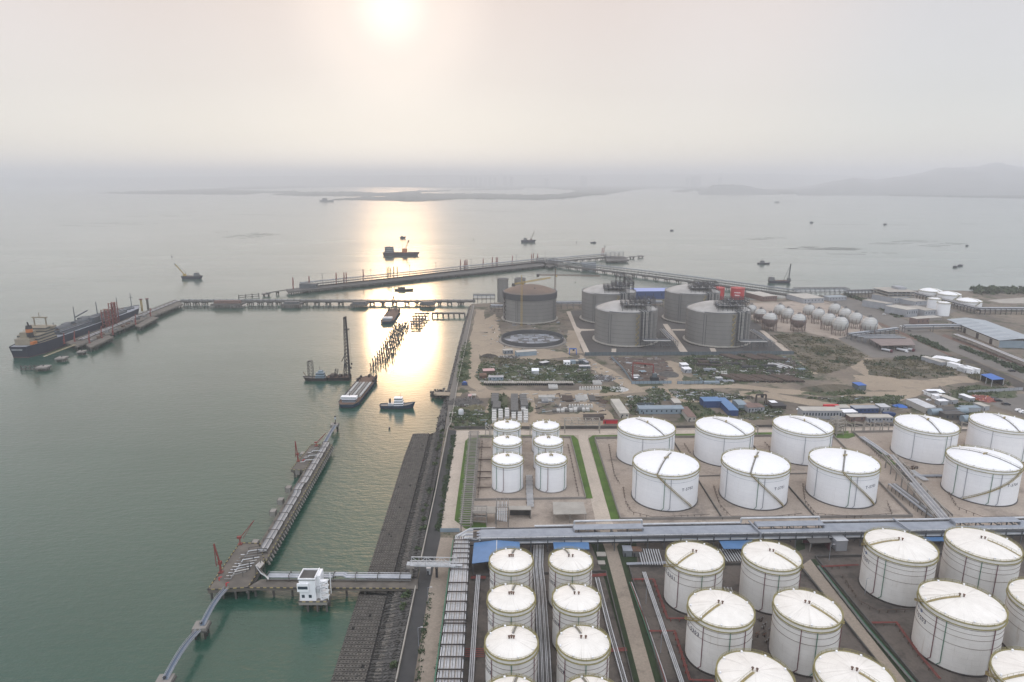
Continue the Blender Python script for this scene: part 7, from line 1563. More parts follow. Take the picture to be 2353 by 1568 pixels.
for k, (A, Bq, dep, h, wm, rm, lab) in enumerate((((1436, 688), (1548, 687), 34, 13, 'blue_dark', 'roof_lilac', 'long lilac roofed building between the two rear gas tanks'), ((1752, 693), (1785, 691), 46, 8, 'brick_brown', 'render_cream', 'brick building with a cream roof behind the spheres'), ((1846, 698), (1893, 696), 46, 8, 'render_grey', 'render_cream', 'grey building with a cream roof by the shore gallery'), ((1905, 692), (1945, 690), 16, 6, 'render_grey', 'metal_roof', 'low metal roofed building where the far trestle lands'))):
    boxy('building', lab, 'building', A, Bq, dep, h, wm, rm, None, 6)
# open framed office
p = G(*V6(660, 560)); t = thing('office_building', 'open framed four storey office with terraces, unfinished look', 'building', p, .02)
for k in range(5): b = B(); b.box(-3, 44, -2, 46, 4.2 * k + .02, 4.2 * k + .5, 'concrete_pale'); b.obj('floor_slab', t, local=True)
for x in range(0, 43, 7):
    for y in (0, 22, 44): b = B(); b.box(x - .4, x + .4, y - .4, y + .4, .5, 16.8, 'render_grey'); b.obj('column', t, local=True)
for k in range(4): b = B(); b.box(6, 40, 4, 40, 4.2 * k + .5, 4.2 * k + 4.1, 'render_grey'); b.obj('wall', t, local=True); b = B(); b.box(8, 38, 3.9, 4, 4.2 * k + 1.6, 4.2 * k + 3.2, 'glass'); b.obj('window', t, local=True)
b = B(); b.box(26, 40, 20, 40, 17.3, 21, 'render_grey'); b.obj('roof_box', t, local=True)
# warehouse
A, Bq = G(*V7(1915, 1310)), G(*V7(2620, 1330)); far = G(*V7(868, 935)); d = Bq - A; dep = (far - A).length
t = thing('warehouse', 'huge warehouse with a pale blue grey sheet roof beside the highway', 'warehouse', A, math.atan2(d.y, d.x)); L = d.length; b = B(); b.box(0, L, 0, dep, 0, 9, 'render_cream'); b.box(-.1, L, -.1, 0, 0, 9, 'blue_pale'); b.obj('wall', t, local=True)
b = B(); b.add([(-2, -2, 9), (L / 2, -2, 12), (L / 2, dep + 2, 12), (-2, dep + 2, 9), (L + 2, -2, 9), (L + 2, dep + 2, 9)], [(0, 1, 2, 3), (1, 4, 5, 2)], 'metal_roof'); b.obj('roof', t, local=True)
for k in range(14): b = B(); y = dep * (k + .5) / 14; b.bar((-2, y, 9.1), (L / 2, y, 12.1), 1.1, .15, 'lag_white' if k % 2 else 'lag_grey'); b.obj('roof_seam', t, local=True)
b = B(); b.box(-.15, 0, 4, dep - 4, 7.2, 8.4, 'timber'); b.obj('window_band', t, local=True)
for k in range(4): b = B(); y = dep * (.12 + .25 * k); b.box(-.2, 0, y, y + 6, .02, 6.5, 'rust_dark'); b.obj('door', t, local=True)
canopy('shed', 'bright blue roofed open shed beside the railway strip', 'shed', [V5(1510, 402), V5(1690, 382), V5(1935, 482), V5(1720, 497)], 7, 'blue_bright', 'lag_white', wall='black')
canopy('shed', 'pink brown tanker loading shed with lorries beneath', 'shed', [V6(460, 935), V6(890, 930), V6(945, 1002), V6(590, 1008)], 7, 'sphere_pink', 'sphere_pink'); 
for k in range(3): canopy('shed', '%s strip roof of the tanker loading bays' % ('rear', 'middle', 'front')[k], 'shed', [V6(280 + 60 * k, 895 + 14 * k), V6(730 + 50 * k, 893 + 14 * k), V6(745 + 50 * k, 901 + 14 * k), V6(300 + 60 * k, 903 + 14 * k)], 7.8, 'grey_paint', 'grey_paint')
# vehicles
def wheels(t, xs, w_, r):
    for x in xs:
        for s in (-1, 1): b = B(); b.tube((x, s * (w_ / 2 - .12), r), (x, s * (w_ / 2 + .12), r), r, 'tyre', 10); b.obj('wheel', t, local=True)
def car(label, x, y, rz, m, group='parked cars'):
    t = thing('car', label, 'car', G(x, y), rz, group); b = B(); v = [(-2.2, .35), (2.2, .35), (2.25, .85), (1.3, .98), (.6, 1.48), (-1.2, 1.5), (-2.1, 1.0)]; n = len(v)
    b.add([(a, -.9, z) for a, z in v] + [(a, .9, z) for a, z in v], [tuple(range(n)), tuple(range(2 * n - 1, n - 1, -1))] + [(i, n + i, n + (i + 1) % n, (i + 1) % n) for i in range(n)], m); b.obj('body', t, local=True)
    b = B(); b.box(-1.25, .7, -.93, .93, 1.02, 1.38, 'glass'); b.obj('window', t, local=True); wheels(t, (-1.4, 1.4), 1.8, .34); return t
c0 = car('white car parked by the black roofed white cabin', *V5(580, 868), .1, 'car_white'); car('white car by the end of the long office block', *V4(300, 515), .4, 'car_white'); car('second white car by the end of the long office block', *V4(275, 480), .2, 'car_white')
for (u, v), lb_, m in (((1745, 850), 'dark car in the parking yard nearest the wall', 'car_dark'), ((1815, 882), 'dark car in the parking yard, second from the wall', 'car_dark'), ((1960, 945), 'dark car alone in the parking yard', 'car_dark'), ((2200, 1062), 'white car at the picture edge, farther of two', 'car_white'), ((2270, 1095), 'white car at the picture edge, nearer of two', 'car_white'), ((2060, 352), 'small dark car on the highway', 'car_dark')): o = car(lb_, *V5(u, v), -.15, m); o.scale = (1.5, 1.5, 1.5)
for (u, v), lb_, m in (((800, 812), 'white car driving along the highway', 'car_white'), ((880, 860), 'dark car driving along the highway by the pipe bridge', 'car_dark'), ((620, 690), 'white car at the office lawn', 'car_white')): car(lb_, *V6(u, v), -.5, m)
def tanker(label, x, y, rz, cab, group='tanker lorries in the loading shed'):
    t = thing('tanker_lorry', label, 'lorry', G(x, y), rz, group); b = B(); b.box(4.2, 6.6, -1.25, 1.25, .7, 3.3, cab); b.obj('cab', t, local=True); b = B(); b.box(6.58, 6.64, -1.1, 1.1, 1.9, 2.9, 'glass'); b.obj('windscreen', t, local=True); b = B(); b.tube((-6, 0, 2.2), (4, 0, 2.2), 1.3, 'lag_white', 12); b.obj('tank', t, True, local=True); b = B(); b.box(-6, 6, -.9, .9, .7, 1.0, 'dark_steel'); b.obj('chassis', t, local=True); wheels(t, (-5, -3.8, 2.6, 5.3), 2.3, .52)
for (u, v), lb_, c in (((660, 1080), 'tanker lorry with a dark red cab, left bay of the loading shed', 'dark_red'), ((815, 1078), 'tanker lorry with a white cab, middle bay of the loading shed', 'white_paint'), ((885, 1070), 'tanker lorry with a dark cab, right bay of the loading shed', 'dark_red')): tanker(lb_, *V6(u - 12, v - 8), -1.0, c)
t = thing('lorry', 'dark blue lorry beside the white cabin', 'lorry', G(*V4(1920, 605)), .1); lb(t, 'body', (-5, 3, -1.4, 1.4, 1, 4), 'blue_dark'); lb(t, 'cab', (3.2, 5.4, -1.3, 1.3, .8, 3.4), 'blue_dark'); wheels(t, (-3.5, -2, 3.8), 2.4, .5)
t = thing('lorry', 'red lorry parked beside the long white office block', 'lorry', G(*V4(890, 472)), .0); lb(t, 'body', (-8, 5, -1.5, 1.5, 1, 4.4), 'red_bright'); lb(t, 'cab', (5.2, 7.6, -1.4, 1.4, .8, 3.6), 'red_bright'); wheels(t, (-6, -4, 5.6), 2.4, .5)
t = thing('machine', 'small dark blue generator beside the seawall parapet', 'generator', G(*V1(440, 878))); lb(t, 'body', (-2.6, 2.6, -1.4, 1.4, .4, 3), 'blue_dark'); lb(t, 'cover', (-1.2, 1.2, -1.5, 1.5, 3, 3.5), 'blue_bright'); lb(t, 'skid', (-3, 3, -1.5, 1.5, 0, .4), 'dark_steel')
t = canopy('canopy', 'pink and white striped canopy near the seawall', 'canopy', [V1(505, 1035), V1(570, 1035), V1(560, 1072), V1(497, 1072)], 3, 'pink_stripe', 'lag_white'); t = thing('awning', 'pale awning beside the pink striped canopy', 'canopy', G(*V1(585, 1092))); lb(t, 'roof', (-3, 3, -2, 3, 2.2, 2.4), 'render_cream'); 
for x in (-2.6, 2.6): lb(t, 'post', (x - .1, x + .1, -1.8, -1.6, 0, 2.2), 'lag_white')
t = thing('water_tank', 'small upright white tank in the weeds by the seawall', 'tank', G(*V1(375, 1412))); b = B(); b.lathe([(2.3, 0), (2.3, 4.4), (1.6, 5.3), (.01, 5.6)], 'lag_white', n=16); b.obj('body', t, True, 40, True)
for i, (u, v) in enumerate(((690, 1130), (1150, 1110), (1265, 1250))): t = thing('storage_vessel', 'white horizontal vessel %s' % ('beside the white lean-to shed', 'right of the dark roofed long hut', 'behind the tank at the picture edge')[i], 'tank', G(*V5(u, v)), .1); b = B(); b.tube((-5, 0, 3), (5, 0, 3), 3, 'blue_pale', 16); b.obj('body', t, True, 40, True); lb(t, 'saddle', (-3.4, -2.6, -2, 2, 0, 1), 'concrete'); lb(t, 'saddle', (2.6, 3.4, -2, 2, 0, 1), 'concrete')
p = G(*V5(670, 758)); t = thing('tent', 'white tent roof among the cabins', 'tent', p); b = B(); b.add([(-9, -3, 2.5), (9, -3, 2.5), (9, 4, 2.5), (-9, 4, 2.5), (-6, .5, 5), (6, .5, 5)], [(0, 1, 5, 4), (1, 2, 5), (2, 3, 4, 5), (3, 0, 4)], 'white_paint'); b.obj('roof', t, local=True)
for x in (-8.6, 8.6):
    for y in (-2.7, 3.7): lb(t, 'post', (x - .1, x + .1, y - .1, y + .1, 0, 2.5), 'steel')
# gantries
def gantry(label, a, c, h, m, w_=.9):
    A, C = G(*a), G(*c); t = thing('gantry_crane', label, 'gantry crane', A); U = Vector((0, 0, h))
    b = B(); b.bar(A + U, C + U, w_ * 1.3, w_ * 1.6, m); b.obj('beam', t)
    for p in (A, C):
        b = B()
        for dy in (-2.4, 2.4): b.bar(p + Vector((0, dy, 0)), p + U + Vector((0, dy * .3, 0)), w_ * .8, w_ * .8, m)
        b.bar(p + Vector((0, -2.6, .6)), p + Vector((0, 2.6, .6)), w_, w_, 'dark_steel'); b.obj('leg', t)
    c = A.lerp(C, .6); b = B(); b.box(c.x - 1, c.x + 1, c.y - 1, c.y + 1, Z + h - 2.4, Z + h - .6, 'dark_steel'); b.obj('trolley', t)
gantry('rust red gantry crane over the brown sorting yard', V2(1290, 770), V2(1652, 810), 17, 'red_paint'); gantry('dark portal gantry beside the brown roofed huts', V3(1350, 1222), V3(1522, 1222), 9, 'rust_dark', .7); gantry('bright blue portal over the orange dirt ramp', V2(165, 335), V2(290, 335), 7, 'blue_bright', .7)
t = thing('winch_unit', 'dark drive unit at the foot of the rust red gantry crane', 'machine', G(*V2(1680, 830))); lb(t, 'body', (-4, 4, -3, 3, 0, 6), 'dark_steel'); lb(t, 'cab', (-2, 2, -2, 2, 6, 9), 'fence_teal')
# stacks of precast work
def stack(label, a, c, dep, layers, per, m, lift=.5, gap=.08, group=None, name='slab_stack', piece='slab', cat='stack', cross=True):
    """stack of slabs laid side by side: every slab of the top layer and each lower layer a part"""
    A, C = G(*a), G(*c); d = C - A; L = d.length; t = thing(name, label, cat, A, math.atan2(d.y, d.x), group)
    for k in range(layers - 1): b = B(); j = R.uniform(-.15, .15); b.box(j, L + j, 0, dep, lift * k + .02, lift * (k + 1) - .06, m); b.obj('slab_layer', t, local=True)
    z = lift * (layers - 1)
    for i in range(per):
        b = B(); jz = R.uniform(-.05, .08)
        if cross: b.box(R.uniform(-.2, .2), L + R.uniform(-.2, .2), dep * i / per + gap, dep * (i + 1) / per - gap, z, z + lift + jz, m)
        else: b.box(L * i / per + gap, L * (i + 1) / per - gap, R.uniform(-.2, .2), dep + R.uniform(-.2, .2), z, z + lift + jz, m)
        b.obj(piece, t, local=True)
    return t
gs = 'dark concrete slab stacks in the slab yard'
for (u0, u1, v, dep, per), lab in (((910, 1040, 1232, 23, 9), 'dark slab stack nearest the dirt track, rear one'), ((935, 1080, 1345, 16, 7), 'dark slab stack nearest the dirt track, front one'), ((1262, 1395, 1400, 46, 18), 'longest dark slab stack, middle of the slab yard'), ((1420, 1545, 1215, 18, 8), 'dark slab stack with a lilac sheet, rear right of the slab yard'), ((1440, 1570, 1310, 14, 6), 'dark slab stack in front of the lilac topped one')): stack(lab, V1(u0, v), V1(u1, v), dep, 7, per, 'slab_grey', .55, .1, gs)
for i, (u, v0, n) in enumerate(((925, 1560, 6), (1040, 1500, 4), (1155, 1480, 4), (1275, 1510, 3), (1385, 1550, 4), (1490, 1545, 5), (1450, 1360, 2))):
    for k in range(n): p = V1(u, v0 - 42 * k); stack('pile of white concrete blocks in the slab yard, row %s from the dirt track, block pile %s from the tank wall' % ('one', 'two', 'three', 'four', 'five', 'six', 'seven')[i:i + 1] % () if False else 'white block pile %s of row %s counted from the dirt track, behind the six tanks' % (('one', 'two', 'three', 'four', 'five', 'six')[k], ('one', 'two', 'three', 'four', 'five', 'six', 'seven')[i]), p, V1(u + 78, v0 - 42 * k), 4.2, 4, 2, 'slab_white', .6, .05, 'white concrete block piles behind the six small tanks')
gp2 = 'dark precast beams standing in a long row'
p, q = G(*V1(795, 868)), G(*V2(222, 868)); b = B(); b.box(-.6, .6, -3, 3, .5, 2.2, 'black'); b.box(-.8, .8, -3.2, 3.2, 2.2, 2.7, 'concrete_pale'); b.box(-.5, .5, -3, -2.4, 0, .5, 'black'); b.box(-.5, .5, 2.4, 3, 0, .5, 'black'); pb = b.mesh('precast_beam')
for k in range(46): o = link('precast_beam', pb, None, p.lerp(q, k / 45) + Vector((0, R.uniform(-.4, .4), 0))); tag(o, 'dark precast beam with a pale top standing in the long row below the weedy yard', 'concrete beam', gp2)
b = B(); b.add([(-1.1, -1.6, 0), (1.1, -1.6, 0), (1.1, 1.6, 0), (-1.1, 1.6, 0), (-.5, -1.2, 2.6), (.5, -1.2, 2.6), (.5, 1.2, 2.6), (-.5, 1.2, 2.6)], [(0, 1, 5, 4), (1, 2, 6, 5), (2, 3, 7, 6), (3, 0, 4, 7), (4, 5, 6, 7)], 'slab_white'); pw = b.mesh('precast_block')
for (u0, v0, u1, v1), wh in (((360, 955, 725, 950), 'row beside the track junction'), ((175, 1275, 565, 1272), 'row behind the slab beds')):
    for k in range(9): p = G(*V2(u0 + (u1 - u0) * k / 8, v0 + (v1 - v0) * k / 8)); o = link('precast_block', pw, None, p); tag(o, '%s white tapered block from the dirt track in the %s' % (ORD[k], wh), 'concrete block', 'white tapered precast blocks in two rows')
for (V, u0, u1, v, dep, n, m), lab in (((V2, 600, 750, 876, 12, 10, 'slab_white'), 'flat bundle of pale concrete posts above the upper white block row'), ((V1, 1937, 2103, 948, 12, 8, 'slab_white'), 'flat bundle of white concrete posts below the precast beam row'), ((V2, 290, 470, 1172, 16, 12, 'slab_white'), 'white post bundle in the rear slab beds, near the timber stack'), ((V2, 530, 645, 1172, 16, 6, 'slab_grey'), 'grey slab bed at the rear edge beside the track'), ((V2, 45, 240, 1168, 14, 10, 'timber'), 'dark timber stack in the rear slab beds'), ((V2, 460, 505, 1150, 14, 2, 'slab_white'), 'two tall white posts standing out in the rear slab beds'), ((V1, 1760, 2050, 1120, 7, 16, 'slab_white'), 'row of short white posts at the head of the slab beds'), ((V1, 1925, 1995, 1180, 6, 5, 'slab_white'), 'short white post bundle below the head row'), ((V1, 1810, 1930, 1195, 9, 2, 'grey_paint'), 'grey sheet pile beside the green hedge patch')): stack(lab, V(u0, v), V(u1, v), dep, 2, n, m, .7, .18, None, 'post_bundle', 'post', 'stack', False)
for k in range(9): stack('pale concrete box %s along the front slab bed, counted from the small tanks' % ('one', 'two', 'three', 'four', 'five', 'six', 'seven', 'eight', 'nine')[k], V2(-130 + 75 * k, 1368 - 3 * k), V2(-70 + 75 * k, 1368 - 3 * k), 5, 3, 2, 'slab_white' if k % 3 else 'slab_grey', .6, .05, 'pale boxes along the front slab bed')
for k in range(5): stack('grey concrete box %s along the second slab bed' % ('one', 'two', 'three', 'four', 'five')[k], V2(-40 + 95 * k, 1326), V2(35 + 95 * k, 1326), 5, 2, 2, 'slab_white' if k % 2 else 'slab_grey', .6, .05, 'grey boxes along the second slab bed')
def pipe_stack(label, a, c, length, lean, n, rows, m, r=.55, group='stacks of long steel piles in the dark pile yard'):
    A, C = G(*a), G(*c); d = C - A; L = d.length; t = thing('pile_stack', label, 'stack', A, math.atan2(d.y, d.x), group); dx = length * math.sin(lean); dy = length * math.cos(lean)
    for j in range(rows):
        for i in range(n - j):
            x = L * (i + .5 + j * .5) / n; q = R.uniform(-1.2, 1.2); b = B(); b.tube((x, q, r + j * r * 1.7), (x + dx, dy + q, r + j * r * 1.7), L / n * .46, m[(i * 7 + j) % len(m)], 7); b.obj('steel_pile', t, True, 40, True)
    for f in (.15, .85): b = B(); b.box(dx * f, L + dx * f, dy * f - .2, dy * f + .2, 0, .3, 'timber'); b.obj('bearer', t, local=True)
DKM = ['rust_dark', 'timber', 'lag_dull', 'rust_dark', 'concrete', 'rust_dark', 'timber']
for i, (u0, u1, v, ln, n, wh) in enumerate(((1000, 1220, 440, 26, 9, 'behind the sheet fence, leftmost'), (1330, 1600, 440, 26, 10, 'behind the sheet fence, middle'), (1680, 1950, 445, 26, 8, 'behind the sheet fence, at its corner'), (1000, 1180, 822, 24, 7, 'beside the dirt road, leftmost'), (1200, 1560, 826, 26, 12, 'beside the dirt road, longest'), (1580, 1860, 830, 24, 9, 'beside the dirt road, right of the longest'), (1900, 2230, 826, 24, 9, 'beside the dirt road, at the yard corner'), (1800, 2060, 585, 18, 9, 'in the middle of the pile yard, white ended'))): pipe_stack('stack of long steel piles ' + wh, V3(u0, v), V3(u1, v), ln, -.5, n, 2, ['lag_white', 'slab_white', 'timber'] if 'white' in wh else DKM)
for i, (u0, u1, v, m, h) in enumerate(((245, 460, 440, 'rust_dark', 1.6), (505, 705, 440, 'lag_dull', 1.6), (330, 520, 490, 'timber', 2.2), (540, 720, 500, 'dark_steel', 2), (430, 650, 622, 'lag_grey', 1.5), (660, 860, 662, 'slab_white', 1), (750, 850, 695, 'slab_white', 1), (840, 1060, 525, 'dark_steel', 2), (1090, 1200, 648, 'lag_white', 1), (1110, 1380, 580, 'dark_steel', 2), (1550, 1700, 655, 'dark_steel', 1.5), (1690, 1790, 652, 'lag_grey', 1), (430, 710, 860, 'blue_pale', 2), (770, 970, 830, 'lag_grey', 1.4), (2120, 2240, 620, 'blue_pale', 1.5), (310, 520, 545, 'rust_dark', 2.4), (545, 730, 560, 'rust_dark', 2.2), (1460, 1740, 560, 'dark_steel', 2))): stack('long stack of beams lying across the dark pile yard, number %s from the fence corner' % ('one', 'two', 'three', 'four', 'five', 'six', 'seven', 'eight', 'nine', 'ten', 'eleven', 'twelve', 'thirteen', 'fourteen', 'fifteen', 'sixteen', 'seventeen', 'eighteen')[i], V3(u0, v), V3(u1, v), 5, 2, 5, m, h / 2, .1, 'long stacks of beams in the dark pile yard', 'beam_stack', 'beam')
def heap(name, label, cat, x, y, rx, ry, h, m, n=60, bits=None):
    t = thing(name, label, cat, G(x, y)); b = B(); pr = [(1, 0), (.8, .35), (.55, .68), (.28, .9), (.01, 1)]; k = 18; vs, fs = [], []
    for q, z in pr:
        for i in range(k): a = 2 * PI * i / k; j = R.uniform(.85, 1.15); vs.append((rx * q * math.cos(a) * j, ry * q * math.sin(a) * j, h * z * j))
    for j in range(4):
        for i in range(k): fs.append((j * k + i, j * k + (i + 1) % k, (j + 1) * k + (i + 1) % k, (j + 1) * k + i))
    b.add(vs, fs, m); b.obj('mound', t, True, 60, True)
    if bits:
        b = B()
        for _ in range(n): a, q = R.uniform(0, 2 * PI), math.sqrt(R.random()); x_, y_, z_ = rx * q * math.cos(a), ry * q * math.sin(a), h * (1 - q) + .3; e = Vector((R.uniform(-1, 1), R.uniform(-1, 1), R.uniform(-.4, .6))) * R.uniform(.6, 2); b.bar(Vector((x_, y_, z_)) - e, Vector((x_, y_, z_)) + e, R.uniform(.2, .8), R.uniform(.1, .4), R.choice(bits))
        tag(b.obj('scrap', t, local=True), kind='stuff')
heap('scrap_heap', 'grey blue heap of scrap sheets beside the dirt road', 'heap', *V2(750, 760), 13, 12, 1.6, 'gravel', 120, ['lag_grey', 'dark_steel', 'lag_white', 'grey_paint']); heap('brush_heap', 'big brown heap of cut branches below the track junction', 'heap', *V2(970, 1150), 14, 12, 3.5, 'leaf_dry', 160, ['timber', 'leaf_dry', 'rust_dark']); heap('rust_heap', 'small rusty brown heap by the slab beds', 'heap', *V2(780, 1180), 5, 5, 2, 'timber', 40, ['rust', 'timber']); heap('litter_heap', 'scatter of white plaster waste at the track junction', 'heap', *V2(1045, 955), 9, 9, .7, 'slab_white', 60, ['slab_white', 'lag_white']); heap('scrap_heap', 'orange red scrap heap along the parking yard wall', 'heap', *V5(1560, 840), 12, 10, 2.6, 'red_paint', 90, ['red_paint', 'orange', 'pink_stripe']); heap('spoil_heap', 'dark spoil heap in the scrub beside the small blue roofed shed', 'heap', *V4(900, 90), 24, 9, 4, 'scrub_ground'); heap('spoil_heap', 'dark spoil heap near the white cars track', 'heap', *V4(560, 110), 14, 8, 3.4, 'scrub_ground'); heap('sand_heap', 'covered sand heap near the white upright tank', 'heap', *V1(640, 1290), 9, 7, 3, 'leaf_dry', 30, ['slab_white', 'rust_dark']); heap('sand_heap', 'grey gravel heap in the gantry yard', 'heap', *V2(1930, 690), 11, 12, 2.4, 'gravel'); heap('spoil_heap', 'dark long heap behind the sheet fence corner', 'heap', *V1(870, 370), 10, 8, 3, 'soil_dark', 30, ['timber', 'rust_dark']); heap('rubble_heap', 'pale rubble heap below the grey hut', 'heap', *V1(1220, 385), 12, 8, 1.6, 'gravel', 120, ['slab_white', 'concrete', 'gravel']); heap('rubble_heap', 'dark rubble heap behind the pink striped canopy', 'heap', *V1(440, 1180), 16, 12, 1.8, 'gravel', 120, ['concrete_dark', 'gravel', 'slab_grey'])
t = thing('tarpaulin', 'bright blue tarpaulin over a heap left of the blue cabins', 'tarpaulin', G(*V5(70, 985)), -.4); b = B(); b.add([(-6, -3, .2), (6, -2, .2), (6, 3, .4), (-6, 3, .2), (-1, 0, 3), (2, 1, 2.4)], [(0, 1, 5, 4), (1, 2, 5), (2, 3, 4, 5), (3, 0, 4)], 'blue_bright'); b.obj('sheet', t, local=True)
# ------------------------------------------------------------------ far shores, hills, planting
def Pt(px, py, t):                                     # the point at depth t seen at px, py
    a, b = (px - CX) / F, (py - CY) / F
    return Vector((a * t, (CP - b * SP) * t, H - (SP + b * CP) * t))
VI, VJ, V8 = view(240, 420, 2.941), view(1000, 400, 2.941), view(1760, 390, 2.941)
def shoal(name, V, pts, h):
    P = [G(*V(*p), 0) for p in pts]; Q = []
    for p, q in zip(P, P[1:] + P[:1]):
        n = max(1, min(40, int((q - p).length / 60)))
        for k in range(n): v = p.lerp(q, k / n); a = min(18, (q - p).length * .02); Q.append(v + Vector((R.uniform(-a, a), R.uniform(-a, a) * 2, 0)))
    b = B(); b.prism(Q, -2, h, 'far_land'); return tag(b.obj(name), kind='structure'), Q
crown_pts = []
for V, pts, h in ((VI, [(50, 187.5), (130, 181), (470, 170), (860, 158), (1000, 166), (1170, 172), (1180, 184), (1090, 197), (400, 192)], 2), (VI, [(1170, 171), (1450, 170), (1500, 178), (1850, 178), (2100, 185), (2353, 174), (2353, 186), (1900, 190), (1480, 184), (1180, 184)], 2.2), (VI, [(1300, 196), (1480, 185.5), (1900, 191), (2353, 187), (2353, 206), (2000, 212), (1400, 204)], 1.8),
                  (VI, [(860, 157), (1000, 147), (1290, 138), (1740, 133), (2353, 133), (2353, 139), (1700, 142), (1150, 158), (1100, 156), (1400, 142), (940, 160)], 2), (VI, [(1740, 236), (1990, 216), (2353, 208), (2353, 246), (2100, 242)], 1.8), (VJ, [(0, 240), (150, 228), (365, 226), (340, 232), (100, 240)], 2), (VJ, [(440, 224), (700, 214), (900, 210), (880, 218), (700, 220)], 2),
                  (VJ, [(0, 245), (100, 246), (430, 250), (960, 258), (1180, 256), (1320, 236), (1290, 224), (1030, 206), (280, 205), (0, 200), (-1500, 196), (-1500, 188), (2353, 188), (2353, 212), (1850, 209), (1700, 222), (1500, 256), (1380, 262), (1170, 288), (1000, 294), (450, 287), (130, 306), (0, 306)], 2.4), (VJ, [(2020, 232), (2180, 212), (2190, 218), (2070, 238)], 2),
                  (V8, [(-40, 262), (600, 280), (1300, 290), (2353, 314), (3000, 320), (3000, 270), (-40, 240)], 3)):
    o, Q = shoal('sandbar' if V is not V8 else 'far_shore', V, pts, h)
    for k in range(len(Q) // 2): crown_pts.append((Q[R.randrange(len(Q))] * 1.0, h))
b = B()                                                # scrub and tree lines that roughen the far shores
for p, h in crown_pts:
    s = R.uniform(20, 70); c = (p.x, p.y + R.uniform(0, 60), h); hh = R.uniform(4, 11)
    b.lathe([(s, h - .5), (s * .7, h + hh * .7), (.1, h + hh)], 'far_land', c[0], c[1], 7)
tag(b.obj('far_scrub'), 'low scrub along the sandbars and far shores', 'scrub', None, 'stuff')
def hill(name, prof, base_y, t0, t1):                  # prof: pixel ridge line; base at base_y
    b = B(); rows = []; n = len(prof); K = 9
    fine = []
    for i in range(n - 1):
        for k in range(8): f = k / 8; fine.append((prof[i][0] * (1 - f) + prof[i + 1][0] * f, prof[i][1] * (1 - f) + prof[i + 1][1] * f))
    fine.append(prof[-1])
    for j in range(K):
        f = j / (K - 1); t = t0 + (t1 - t0) * f; row = []
        for px, py in fine:
            top = Pt(px, py, t0 + (t1 - t0) * .62); g = math.sin(min(1, f / .62) * PI / 2) if f < .62 else math.cos((f - .62) / .38 * PI / 2)
            zz = max(0, top.z) * g * (1 + .10 * math.sin(px * .05 + j * 1.7) * (f > 0) * (f < .6)) + R.uniform(-6, 6) * (0 < f < 1)
            row.append(Vector((top.x * t / (t0 + (t1 - t0) * .62), top.y * t / (t0 + (t1 - t0) * .62), zz - 1)))
        rows.append(row)
    m = len(fine); vs = [v for r_ in rows for v in r_]; b.add(vs, [(j * m + i, j * m + i + 1, (j + 1) * m + i + 1, (j + 1) * m + i) for j in range(K - 1) for i in range(m - 1)], 'far_hill'); tag(b.obj(name, None, True, 80), kind='structure')
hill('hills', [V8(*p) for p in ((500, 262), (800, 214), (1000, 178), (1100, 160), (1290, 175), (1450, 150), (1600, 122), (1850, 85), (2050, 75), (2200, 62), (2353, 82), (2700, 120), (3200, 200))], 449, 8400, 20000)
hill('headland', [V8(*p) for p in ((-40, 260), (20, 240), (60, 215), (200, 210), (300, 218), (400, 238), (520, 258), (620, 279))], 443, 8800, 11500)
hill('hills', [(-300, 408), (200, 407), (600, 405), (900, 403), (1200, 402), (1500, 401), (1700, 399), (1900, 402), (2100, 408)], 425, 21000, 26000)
for i, (x, y, wd) in enumerate([(1060 + 11 * k, 407 + (k % 3), 6) for k in range(8)] + [(1160, 406, 8), (1175, 407, 8), (1338, 405, 8), (1346, 408, 6), (1256, 410, 9), (1580, 409, 8), (1592, 406, 8), (1600, 404, 6), (1608, 405, 6), (1655, 407, 8)]):
    p = Pt(x, y, 17500); g = thing('tower_block', 'pale tower block fading in the haze, %s from the left along the far shore' % ORD[i], 'building', (p.x, p.y, 2), 0, 'tower blocks on the hazy far shore'); b = B(); w_ = wd * 5.5; b.box(-w_, w_, -25, 25, 0, p.z, 'render_grey'); b.obj('wall', g, local=True)
# foliage made of small leaf faces
def foliage(polys, n, size, hmax, m, name, z=Z, label=None, faces=6, parent=None):
    P = [[(p.x, p.y) for p in GL(q)] for q in polys]; ar = [abs(sum(a[0] * c[1] - c[0] * a[1] for a, c in zip(q, q[1:] + q[:1]))) / 2 for q in P]; tot = sum(ar); rs = np.random.RandomState(len(name) * 31 + n); V_, Fc = [], []
    for q, a in zip(P, ar):
        xs, ys = [p[0] for p in q], [p[1] for p in q]; k = int(n * a / tot); g = 0; cl = [(R.uniform(min(xs), max(xs)), R.uniform(min(ys), max(ys))) for _ in range(max(3, k // 25))]
        for _ in range(k * 4):
            if g >= k: break
            c = cl[R.randrange(len(cl))]; x, y = (c[0] + R.gauss(0, 6), c[1] + R.gauss(0, 5)) if R.random() < .75 else (R.uniform(min(xs), max(xs)), R.uniform(min(ys), max(ys)))
            if not inside(q, x, y): continue
            g += 1; hh = R.uniform(.3, 1) * hmax; s0 = size * R.uniform(.6, 1.5)
            for _f in range(faces):
                ctr = np.array([x, y, z]) + np.array([rs.normal(0, s0 * .7), rs.normal(0, s0 * .7), rs.uniform(.1, 1) * hh]); u = rs.normal(size=3); u /= np.linalg.norm(u); v = np.cross(u, rs.normal(size=3)); v /= np.linalg.norm(v) + 1e-6; s = s0 * rs.uniform(.35, .75); o = len(V_)
                V_.extend([tuple(ctr - u * s - v * s * .6), tuple(ctr + u * s - v * s * .4), tuple(ctr + u * s * .7 + v * s * .6), tuple(ctr - u * s * .8 + v * s * .5)]); Fc.append((o, o + 1, o + 2, o + 3))
    b = B(); b.add(V_, Fc, m); return tag(b.obj(name, parent), label, 'vegetation' if label else None, None, 'stuff')
